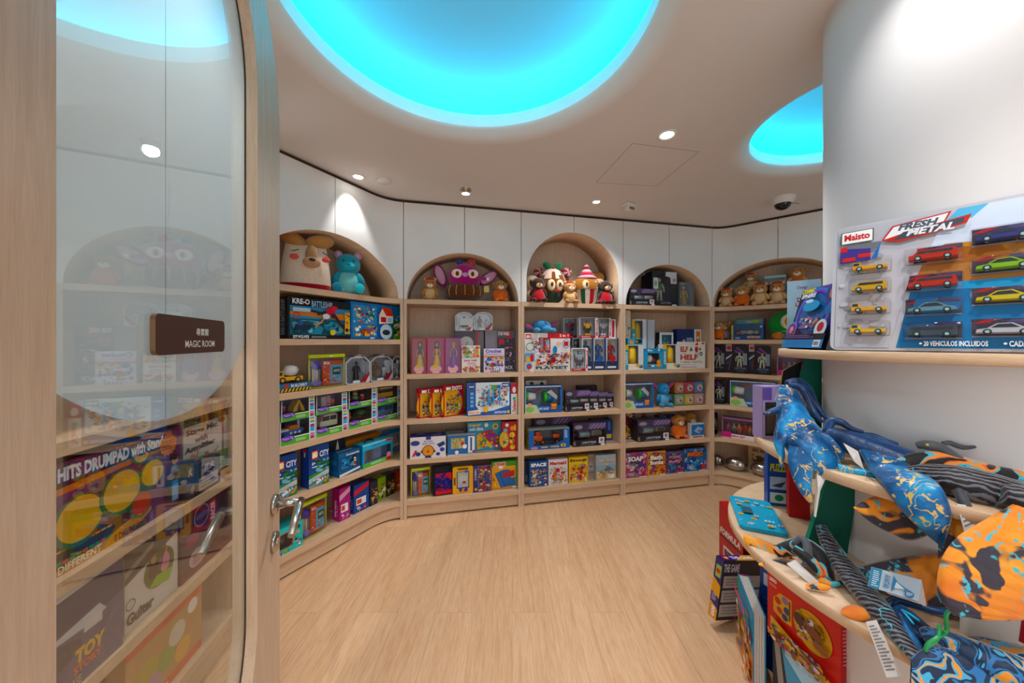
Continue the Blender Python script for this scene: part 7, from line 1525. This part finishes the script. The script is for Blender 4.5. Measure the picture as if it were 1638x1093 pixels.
# first blue creature: slumped over the end of the middle shelf
creature('satin blue winged plush slumped over the end of the middle shelf, tail hanging down', (.86, .98, S2), [
    ('body', 'skin_blue', sp([(1258, 618, 1.09), (1262, 640, 1.07), (1272, 676, 1.02), (1293, 712, .965), (1318, 745, .925), (1340, 768, .90)], [.020, .032, .046, .056, .044, .008], wr=.04, flat=.75)),
    ('wing', 'skin_blue', wg([(1262, 655, 1.03), (1244, 674, 1.02), (1237, 702, 1.01), (1246, 728, .985), (1250, 748, .97)], [(1277, 690, .98), (1275, 704, .975), (1256, 712, .975), (1254, 730, .97), (1250, 748, .97)], .012)),
    ('wing', 'skin_blue', wg([(1262, 712, .955), (1260, 738, .94), (1270, 770, .92), (1285, 795, .905), (1298, 808, .90)], [(1284, 716, .93), (1300, 735, .92), (1300, 758, .91), (1298, 782, .905), (1298, 808, .90)], .012)),
    ('wing', 'skin_blue', wg([(1306, 690, .95), (1322, 692, .94), (1338, 702, .925), (1352, 718, .915)], [(1316, 716, .935), (1330, 724, .925), (1342, 734, .915), (1350, 736, .912)], .01)),
    ('fin', 'skin_blue', wg([(1222, 660, 1.045), (1235, 653, 1.05), (1250, 648, 1.05), (1258, 648, 1.05)], [(1222, 664, 1.045), (1235, 664, 1.045), (1250, 660, 1.045), (1258, 662, 1.045)], .008)),
    ('horn', 'skin_deep_blue', sp([(1258, 614, 1.09), (1275, 610, 1.085), (1292, 622, 1.06), (1303, 645, 1.03), (1315, 662, 1.01), (1324, 672, 1.0)], [.010, .011, .011, .009, .007, .003], seg=10, flat=1, n=20)),
    ('horn', 'skin_deep_blue', sp([(1262, 616, 1.08), (1280, 620, 1.06), (1293, 640, 1.03), (1302, 660, 1.0), (1316, 676, .985)], [.010, .010, .010, .008, .004], seg=10, flat=1, n=20)),
    ('care_label', 'print', tagcard([(1306, 755, .915), (1322, 763, .905), (1312, 785, .90), (1305, 828, .895), (1302, 826, .895), (1308, 782, .90)]))])
creature('darker blue winged plush lying along the middle shelf with one wing drooping over the edge', (.93, .83, S2), [
    ('body', 'skin_deep_blue', sp([(1322, 692, .955), (1352, 704, .925), (1395, 722, .885), (1440, 738, .845), (1490, 752, .81), (1530, 765, .785)], [.018, .034, .042, .042, .034, .014], flat=.85)),
    ('wing', 'skin_blue', wg([(1372, 718, .88), (1390, 750, .84), (1410, 775, .782), (1440, 815, .742), (1475, 850, .718), (1508, 877, .70)], [(1440, 735, .82), (1475, 755, .77), (1502, 775, .715), (1516, 800, .697), (1522, 830, .69), (1508, 877, .70)], .013, ripple=.003)),
    ('wing', 'skin_blue', wg([(1340, 742, .885), (1372, 748, .865), (1405, 752, .845), (1440, 758, .825)], [(1342, 758, .88), (1372, 762, .86), (1400, 768, .84), (1440, 772, .82)], .009)),
    ('wing', 'skin_blue', wg([(1440, 760, .80), (1480, 770, .785), (1530, 785, .765), (1575, 806, .745)], [(1450, 785, .785), (1490, 800, .77), (1540, 812, .755), (1575, 808, .745)], .01)),
    ('horn', 'skin_deep_blue', sp([(1322, 692, .955), (1330, 675, .955), (1345, 676, .94), (1362, 686, .925), (1382, 691, .91)], [.010, .011, .010, .007, .003], seg=10, flat=1, n=20)),
    ('horn', 'skin_deep_blue', sp([(1372, 696, .915), (1395, 698, .905), (1415, 706, .89), (1436, 712, .875)], [.007, .009, .009, .006], seg=10, flat=1, n=16)),
    ('care_label', 'print', tagcard([(1349, 709, .872), (1372, 722, .862), (1382, 752, .855), (1366, 738, .858)]))])
creature('black winged plush with a grey head lying at the wall side of the middle shelf', (1.0, .72, S2), [
    ('body', 'skin_black', sp([(1448, 756, .79), (1480, 760, .77), (1520, 768, .745), (1570, 780, .72), (1620, 795, .70), (1680, 812, .68)], [.012, .03, .04, .045, .045, .04], flat=.8)),
    ('head', 'skin_grey', sp([(1466, 713, .835), (1480, 712, .825), (1500, 716, .815), (1530, 734, .795), (1570, 754, .775), (1600, 762, .76)], [.009, .014, .017, .014, .010, .006], flat=.8)),
    ('horn', 'skin_grey', sp([(1508, 710, .81), (1520, 709, .805), (1540, 716, .795), (1560, 715, .79)], [.005, .006, .006, .003], seg=8, flat=1, n=14)),
    ('wing', 'skin_mix', wg([(1432, 735, .82), (1460, 724, .82), (1500, 722, .81), (1540, 730, .795), (1590, 745, .775), (1650, 752, .75)], [(1450, 748, .80), (1480, 750, .795), (1520, 752, .78), (1560, 758, .765), (1600, 764, .75), (1650, 772, .735)], .01)),
    ('eye', 'plastic', lambda m: m.ell(W(1483, 712, .808), (.003, .003, .003), '#d8b82c', 8, 6)),
    ('tail', 'skin_grey', sp([(1528, 775, .725), (1540, 800, .705), (1552, 822, .695), (1560, 830, .69)], [.006, .009, .008, .004], seg=10, flat=1, n=16))])
creature('orange plush with dark spots whose big wing hangs over the middle shelf in front', (1.0, .66, S2), [
    ('wing', 'skin_orange', wg([(1628, 802, .66), (1578, 830, .655), (1530, 860, .66), (1504, 900, .655), (1500, 950, .645), (1525, 985, .635)], [(1700, 830, .63), (1690, 880, .625), (1680, 930, .62), (1670, 975, .615), (1640, 992, .615), (1590, 993, .62)], .016, ripple=.003, n=34, k=12)),
    ('wing', 'skin_orange', wg([(1365, 812, .83), (1390, 797, .83), (1420, 794, .82), (1450, 806, .80), (1480, 830, .775)], [(1368, 815, .83), (1395, 838, .815), (1430, 856, .80), (1455, 866, .79), (1482, 858, .775)], .01)),
    ('wing', 'skin_orange', wg([(1502, 830, .73), (1520, 822, .72), (1550, 815, .71), (1590, 806, .70)], [(1500, 895, .72), (1520, 880, .71), (1550, 860, .70), (1590, 840, .69)], .009)),
    ('body', 'skin_black', sp([(1600, 790, .68), (1640, 800, .665), (1700, 815, .65)], [.02, .03, .03], flat=.9)),
    ('care_label', 'print', tagcard([(1530, 806, .70), (1544, 808, .695), (1568, 848, .675), (1545, 862, .68)], rows=6, col='#c9c9cc'))])

# ================================================================== lowest pillar shelf
ax = Vector((.422, .907, 0)); cx = Vector((.878, 1.24, 0)); rz = math.atan2(ax.y, ax.x)
m = M(); R = rrect(-.125, -.066, .125, .066, .014); m.slab([(x, y) for x, y in R], 0, .012, '#2b9ec4')
m.m_i = 0; F = Face(m, (.125, -.066, .012), (0, .132, 0), (-.25, 0, 0))
r = random.Random(5)
for i in range(22):
    u, v = r.uniform(.08, .92), r.uniform(.06, .94); k = i % 4
    if k == 0: F.ell(u, v, .07, .03, '#dfa52a').ell(u, v, .03, .014, '#c8702a')
    elif k == 1: F.ell(u, v, .05, .028, '#e6e3e0').ell(u, v, .03, .016, '#b5404a')
    elif k == 2: F.ring(u, v, .045, .012, '#e6eef2')
    else: F.line(u, v, min(u+.06, .97), min(v+.03, .97), .012, '#e6eef2')
F.rect(.58, .40, .82, .60, '#3f5a6a').text('123', .2, .75, .4, .8, '#e6eef2', .02)
tag(m.build('magnetic_board', 'print', loc=(cx.x, cx.y, S3+.001), rz=rz), 'flat cyan tin board with little pictures lying on the lowest pillar shelf', 'toy')
k = Bx(.075, .25, .03, '#1f4f9c'); k.F.rect(.1, .82, .9, .9, '#c9d0dc').text('PUZZLE', .1, .52, .98, .64, '#c9c83a', .05, sh=.15).rect(.1, .25, .9, .44, '#b9c9dc').poly([(.15, .3), (.8, .38), (.6, .28)], '#3a4a5c').rect(.1, .04, .9, .2, '#cfe0dc').ell(.5, .12, .2, .05, '#2f8a5a').rect(.1, .92, .8, .98, '#b5323a')
tag(k.m.build('toy_box', 'print', loc=(.985, 1.325, S3+.001), rz=math.atan2(-.25, .97)), 'tall blue puzzle box standing on the lowest pillar shelf behind the cyan board', 'toy box')
m = M(); m.box(0, 0, 0, .06, .03, .245, '#b01c22'); tag(m.build('toy_box', 'print', loc=(.995, 1.235, S3+.001), rz=math.atan2(-.4, .9)), 'narrow red box beside the tall blue puzzle box', 'toy box')
m = M(); m.prism([(0, 0), (.10, 0), (.13, .252), (.062, .252)], 0, .02, '#0d5a4a', '#13866c'); tag(m.build('folded_board', 'matte', loc=(.893, 1.045, S3+.001), rz=math.atan2(-.32, .95)), 'lower green slanted board standing on the lowest shelf beside the cyan board', 'display board')
creature('orange and black striped winged plush crumpled at the end of the lowest shelf', (.84, .95, S3), [
    ('wing', 'skin_orange', wg([(1188, 855, 1.085), (1215, 862, 1.06), (1245, 874, 1.03), (1270, 888, 1.0)], [(1192, 872, 1.075), (1205, 885, 1.055), (1225, 896, 1.025), (1255, 902, .99)], .01)),
    ('wing', 'skin_orange', wg([(1213, 902, 1.0), (1240, 895, .99), (1270, 905, .965), (1280, 925, .94)], [(1214, 905, 1.0), (1235, 912, .985), (1255, 922, .96), (1279, 928, .94)], .009)),
    ('body', 'skin_mix', sp([(1240, 884, 1.0), (1262, 878, .985), (1285, 875, .965), (1305, 888, .94), (1318, 912, .915), (1326, 930, .90)], [.014, .022, .026, .026, .022, .012], flat=.9)),
    ('leg', 'skin_mix', sp([(1270, 878, .95), (1290, 892, .925), (1305, 908, .91), (1318, 925, .90)], [.012, .016, .015, .008], flat=.9, n=16)),
    ('wing', 'skin_orange', wg([(1288, 935, .88), (1305, 932, .875), (1322, 936, .865), (1330, 940, .86)], [(1290, 942, .865), (1305, 944, .86), (1320, 946, .856), (1330, 942, .858)], .006)),
    ('horn', 'skin_grey', sp([(1268, 872, .965), (1280, 862, .96), (1290, 870, .945), (1292, 890, .925), (1286, 905, .915)], [.007, .010, .010, .009, .005], seg=10, flat=.7, n=18)),
    ('care_label', 'print', tagcard([(1258, 902, .93), (1272, 896, .935), (1310, 932, .89), (1297, 936, .893)], rows=0))])
creature('black striped plush tail creature trailing down across the lowest shelf', (.87, .83, S3), [
    ('body', 'skin_black', sp([(1313, 842, .985), (1322, 862, .96), (1335, 885, .93), (1352, 908, .89), (1372, 935, .842), (1400, 968, .785), (1430, 1005, .735), (1455, 1040, .690), (1472, 1066, .658)], [.012, .018, .024, .026, .027, .026, .022, .015, .006], wr=.03, n=40)),
    ('wing', 'skin_mix', wg([(1318, 920, .90), (1335, 930, .885), (1350, 928, .875)], [(1305, 930, .895), (1325, 940, .88), (1348, 936, .87)], .008, n=14)),
    ('wing', 'skin_orange', wg([(1346, 974, .80), (1360, 968, .80), (1380, 972, .785), (1392, 985, .772)], [(1346, 982, .79), (1360, 990, .78), (1378, 994, .77), (1392, 990, .768)], .009, n=16)),
    ('care_label', 'print', tagcard([(1385, 995, .742), (1402, 992, .735), (1443, 1082, .695), (1418, 1084, .70)], rows=14, col='#d0ccca'))])
creature('orange wing plush with black streaks lying behind the hanging paper tag', (.92, .80, S3), [
    ('wing', 'skin_orange', wg([(1360, 912, .90), (1400, 900, .88), (1450, 890, .855), (1500, 886, .83), (1550, 890, .805)], [(1368, 925, .885), (1410, 945, .85), (1455, 965, .815), (1500, 985, .785), (1550, 990, .76)], .012, ripple=.003)),
    ('body', 'skin_navy', sp([(1362, 926, .875), (1385, 945, .845), (1405, 960, .825), (1425, 975, .80)], [.012, .02, .02, .012], n=18)),
    ('horn', 'skin_deep_blue', sp([(1428, 990, .775), (1422, 972, .785), (1435, 961, .785), (1465, 968, .765), (1500, 978, .745), (1530, 975, .735)], [.008, .010, .010, .009, .007, .004], seg=10, flat=1, n=22)),
    ])
root = creature('folded pale blue paper tag reading avatar, tied to the orange wing plush', (.88, .78, .80), [
    ('tag_front', 'print', tagcard([(1394, 907, .795), (1474, 928, .755), (1469, 962, .75), (1388, 938, .79)], col='#b9c9d6')),
    ('tag_back', 'print', tagcard([(1474, 928, .757), (1482, 970, .745), (1420, 950, .775), (1400, 930, .79)], col='#b0a6a4'))], None)
root.name = 'paper_tag'; root['category'] = 'paper tag'
P = pw([(1388, 938, .789), (1469, 962, .749), (1474, 928, .754), (1394, 907, .794)])
m = M(); ux, uy = P[1]-P[0], P[3]-P[0]; n = ux.cross(uy).normalized(); F = Face(m, P[0]+n*.0012, ux, uy)
F.rect(0, 0, .22, 1, '#2f86b0').lines(.05, .1, .2, .9, 8, '#c9dde8', 3).text('AVATAR', .28, .16, .40, .84, '#2f7fa8', .02, rot=-90).poly([(.45, .12), (.45, .88), (.55, .62), (.86, .30), (.56, .40)], '#2a7aa6').poly([(.50, .3), (.52, .62), (.7, .38)], '#c9d8e2').circ(.80, .2, .09, '#2a6f9c').lines(.74, .12, .86, .3, 3, '#c9dde8', 2)
m.v = [(x-.88, y-.78, z-.80) for x, y, z in m.v]; m.build('tag_print', 'print', root)
creature('navy plush with cyan and orange markings and a green cord at the lowest shelf front', (.88, .70, S3), [
    ('head', 'skin_deep_blue', sp([(1434, 970, .765), (1448, 985, .75), (1470, 1008, .72), (1490, 1030, .692)], [.012, .022, .026, .02], n=20, flat=.7)),
    ('body', 'skin_navy', sp([(1482, 1014, .705), (1520, 1032, .668), (1570, 1054, .638), (1630, 1078, .612), (1700, 1100, .595)], [.016, .028, .034, .034, .03], n=28, flat=.8)),
    ('wing', 'skin_navy', wg([(1458, 1052, .662), (1485, 1034, .660), (1530, 1040, .645), (1580, 1058, .625), (1640, 1085, .602), (1700, 1110, .585)], [(1455, 1125, .635), (1500, 1140, .62), (1560, 1150, .605), (1620, 1155, .592), (1660, 1160, .584), (1700, 1165, .575)], .013)),
    ('wing', 'skin_navy', wg([(1540, 1020, .70), (1570, 1018, .69), (1605, 1026, .675), (1660, 1038, .65)], [(1565, 1066, .655), (1600, 1076, .638), (1630, 1080, .626), (1670, 1080, .612)], .011)),
    ('horn', 'skin_blue', sp([(1446, 990, .735), (1455, 1010, .715), (1466, 1030, .695), (1475, 1044, .682)], [.006, .008, .007, .004], seg=10, flat=1, n=14)),
    ('marking', 'print', lambda m: (m.tube(pw([(1443, 976, .734), (1452, 987, .720), (1461, 998, .706)]), .0022, '#4ab4d8', 6), m.tube(pw([(1443, 976, .734), (1456, 983, .719), (1470, 993, .704)]), .0022, '#4ab4d8', 6))),
    ('cord', 'plastic', sp([(1480, 1042, .655), (1485, 1030, .655), (1500, 1020, .655), (1514, 1010, .66), (1513, 990, .66), (1518, 978, .66), (1535, 976, .655), (1545, 972, .65)], [.0032]*8, seg=8, flat=1, n=40)),
    ('cord', 'plastic', sp([(1482, 1036, .655), (1498, 1024, .655), (1503, 1008, .66), (1502, 1000, .665)], [.0032]*4, seg=8, flat=1, n=20))])
for o in bpy.data.objects:
    if o.name.startswith('cord'):
        ca = o.data.color_attributes['Col']; g = lin('#1f8a4c'); ca.data.foreach_set('color', [g[0], g[1], g[2], 1.]*len(ca.data))
# white paper carrier
a = W(1535, 1010, .745); a.z = S3+.03
root = empty('paper_bag', (a.x, a.y, S3+.001), math.atan2(-.80, .6)); tag(root, 'white paper bag with a dark red mark behind the navy plush', 'bag')
m = M(); m.box(0, 0, 0, .20, .05, .10, '#c6c2bd', {'t': '#8f8a86'}); F = Face(m, (0, 0, 0), (.20, 0, 0), (0, 0, .10)); F.poly([(.36, .3), (.38, .82), (.48, .86), (.65, .5), (.78, .4), (.78, .22), (.6, .2)], '#8f1a24').poly([(.41, .42), (.43, .72), (.52, .56), (.7, .36), (.6, .32)], '#c6c2bd')
for i in range(5): F.poly([(.345+.02*i, .74+.04*i), (.36+.02*i, .72+.04*i), (.35+.015*i, .84+.035*i)], '#c98a2c')
m.build('body', 'print', root)

# ================================================================== on the floor under the pillar shelves
a, b_ = (1.175, 1.95), (1.172, 1.745); rz = frame_of(a, b_)
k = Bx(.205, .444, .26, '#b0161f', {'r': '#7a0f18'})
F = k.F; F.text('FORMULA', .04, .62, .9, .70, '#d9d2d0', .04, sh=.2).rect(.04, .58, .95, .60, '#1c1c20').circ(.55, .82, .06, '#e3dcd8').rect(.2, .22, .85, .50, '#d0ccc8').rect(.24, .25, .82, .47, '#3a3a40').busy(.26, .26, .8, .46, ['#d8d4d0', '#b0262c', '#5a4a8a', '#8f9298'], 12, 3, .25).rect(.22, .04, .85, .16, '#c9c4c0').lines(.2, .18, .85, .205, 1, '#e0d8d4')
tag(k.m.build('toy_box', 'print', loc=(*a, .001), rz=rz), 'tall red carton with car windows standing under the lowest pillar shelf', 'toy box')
ld = Vector((.95, .3, 0)).normalized(); a = Vector((.948, 1.60, 0))
k = Bx(.26, .275, .043, '#1d1a2c'); k.F.text('THE GAME', .02, .80, .4, .94, '#d9d6e2', .04); 
for i in range(3): k.F.rect(.04, .06+i*.24, .96, .26+i*.24, '#b9b2ae').lines(.1, .09+i*.24, .9, .23+i*.24, 3, '#8a8482', i+1)
L = k.L; L.rect(0, 0, 1, 1, '#3a3563').poly([(0, 0), (1, 0), (1, .18), (0, .26)], '#d9942c').poly([(0, .42), (1, .36), (1, .56), (0, .66)], '#d99a32').rect(.2, .68, .85, .88, '#8fae5a').circ(.5, .78, .25, '#c8362f').text('GAME', .3, .03, .75, .2, '#e8e4ea', .05, rot=90).lines(.15, .28, .85, .40, 4, '#b9b4d0', 4)
k.T.rect(0, 0, 1, 1, '#35317a').poly([(.3, 0), (.6, 1), (.95, 1), (.8, 0)], '#d99a32').text('THE GAME', .25, .25, .8, .75, '#e9e6ee', .04).circ(.1, .5, .05, '#d83a3a').circ(.14, .5, .04, '#e8c23a')
sh = Matrix.Rotation(.19, 3, 'Y'); k.m.v = [tuple(sh @ Vector(v)) for v in k.m.v]; mz = min(v[2] for v in k.m.v); k.m.v = [(x, y, z-mz) for x, y, z in k.m.v]
tag(k.m.build('game_box', 'print', loc=(a.x, a.y, .001), rz=math.atan2(ld.y, ld.x)), 'yellow and purple game box tilted on the floor in front of the red carton', 'toy box')
# thick picture book
a, b_ = (1.005, 1.53), (.912, 1.30); rz = frame_of(a, b_); w = math.dist(a, b_); h = .318
root = empty('picture_book', (*a, .001), rz); tag(root, 'thick bright picture book standing on the floor, page edges towards the room', 'book')
m = M(); m.box(0, 0, 0, w, .003, h, '#2b86b8'); F = Face(m, (0, 0, 0), (w, 0, 0), (0, 0, h)); F.rect(0, 0, 1, 1, '#3f97c0').rect(0, 0, 1, .5, '#d88a3a').rect(0, 0, .06, 1, '#4a9a3a').busy(.1, .05, .95, .85, ['#d8564a', '#e0a03a', '#c9508a', '#4a9a4a', '#e8d05a', '#8a5ab0', '#e8e0d0', '#e07a3a'], 50, 6, .14).text('RAINBOW', .15, .86, .85, .95, '#d85a9a', .04); m.box(0, .037, 0, w, .040, h, '#2b86b8'); m.box(0, .003, 0, .006, .037, h, '#7a2a5a'); m.build('cover', 'print', root)
m = M(); 
for i in range(4): m.box(.006, .0035+.0084*i, .003, w-.003, .0112+.0084*i, h-.003, '#b9b4ac')
m.build('pages', 'matte', root)
# dotted craft box on a blue box
a, b_ = (.951, 1.279), (.990, 1.034); rz = frame_of(a, b_); w = math.dist(a, b_)
k = Bx(w+.02, .268, .115, '#2f6f9a'); k.F.rect(0, 0, 1, 1, '#5f9cc0').poly([(0, 1), (.12, 1), (.3, 0), (0, 0)], '#1c2026').poly([(.02, .95), (.10, .95), (.22, .1), (.12, .1)], '#8f8a86').poly([(.3, 0), (.55, .75), (1, .55), (1, 0)], '#4a8a3a').busy(.35, .05, .95, .5, ['#2a5a2a', '#1c1c1c', '#6aa84a', '#c9a88a'], 14, 3, .16).poly([(.2, .9), (.5, .7), (1, .9), (1, 1), (.2, 1)], '#a9cfe4').poly([(.3, 0), (.53, .74), (.56, .74), (.33, 0)], '#2a4f9a')
tag(k.m.build('game_box', 'print', loc=(.962, 1.268, .001), rz=rz), 'sky blue game box on the floor under the red dotted craft box', 'toy box')
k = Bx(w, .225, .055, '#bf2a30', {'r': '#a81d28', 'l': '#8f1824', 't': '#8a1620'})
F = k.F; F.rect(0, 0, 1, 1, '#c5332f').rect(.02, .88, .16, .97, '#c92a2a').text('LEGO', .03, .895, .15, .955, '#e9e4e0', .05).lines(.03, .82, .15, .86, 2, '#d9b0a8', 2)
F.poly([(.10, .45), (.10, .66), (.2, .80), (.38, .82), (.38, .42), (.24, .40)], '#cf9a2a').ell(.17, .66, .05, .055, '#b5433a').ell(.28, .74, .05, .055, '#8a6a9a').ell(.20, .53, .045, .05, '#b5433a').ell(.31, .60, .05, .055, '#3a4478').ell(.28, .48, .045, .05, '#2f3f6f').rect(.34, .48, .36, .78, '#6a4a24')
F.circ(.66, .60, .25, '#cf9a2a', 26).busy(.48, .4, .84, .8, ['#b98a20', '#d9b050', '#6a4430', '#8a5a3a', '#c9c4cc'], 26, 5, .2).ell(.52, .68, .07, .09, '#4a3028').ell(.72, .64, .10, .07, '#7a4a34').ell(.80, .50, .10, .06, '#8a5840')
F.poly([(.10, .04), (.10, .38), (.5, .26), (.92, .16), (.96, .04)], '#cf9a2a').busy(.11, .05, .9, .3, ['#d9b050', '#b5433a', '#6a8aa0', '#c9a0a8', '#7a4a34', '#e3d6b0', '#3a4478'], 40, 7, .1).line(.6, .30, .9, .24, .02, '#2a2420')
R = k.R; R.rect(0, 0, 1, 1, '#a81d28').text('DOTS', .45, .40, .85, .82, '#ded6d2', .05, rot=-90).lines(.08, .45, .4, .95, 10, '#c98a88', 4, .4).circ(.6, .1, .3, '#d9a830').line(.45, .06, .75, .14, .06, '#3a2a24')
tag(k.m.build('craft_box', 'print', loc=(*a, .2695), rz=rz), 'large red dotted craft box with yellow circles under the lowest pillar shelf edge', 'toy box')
k = Bx(.16, .42, .06, '#1c3f8a'); k.F.rect(.1, .8, .6, .92, '#c9d0d8').lines(.1, .5, .9, .7, 4, '#4a6ab0', 2); k.L.rect(.2, .8, .8, .92, '#c9d0d8')
tag(k.m.build('toy_box', 'print', loc=(1.045, 1.45, .001), rz=math.atan2(-.9, .3)), 'plain royal blue box standing between the picture book and the dotted box', 'toy box')
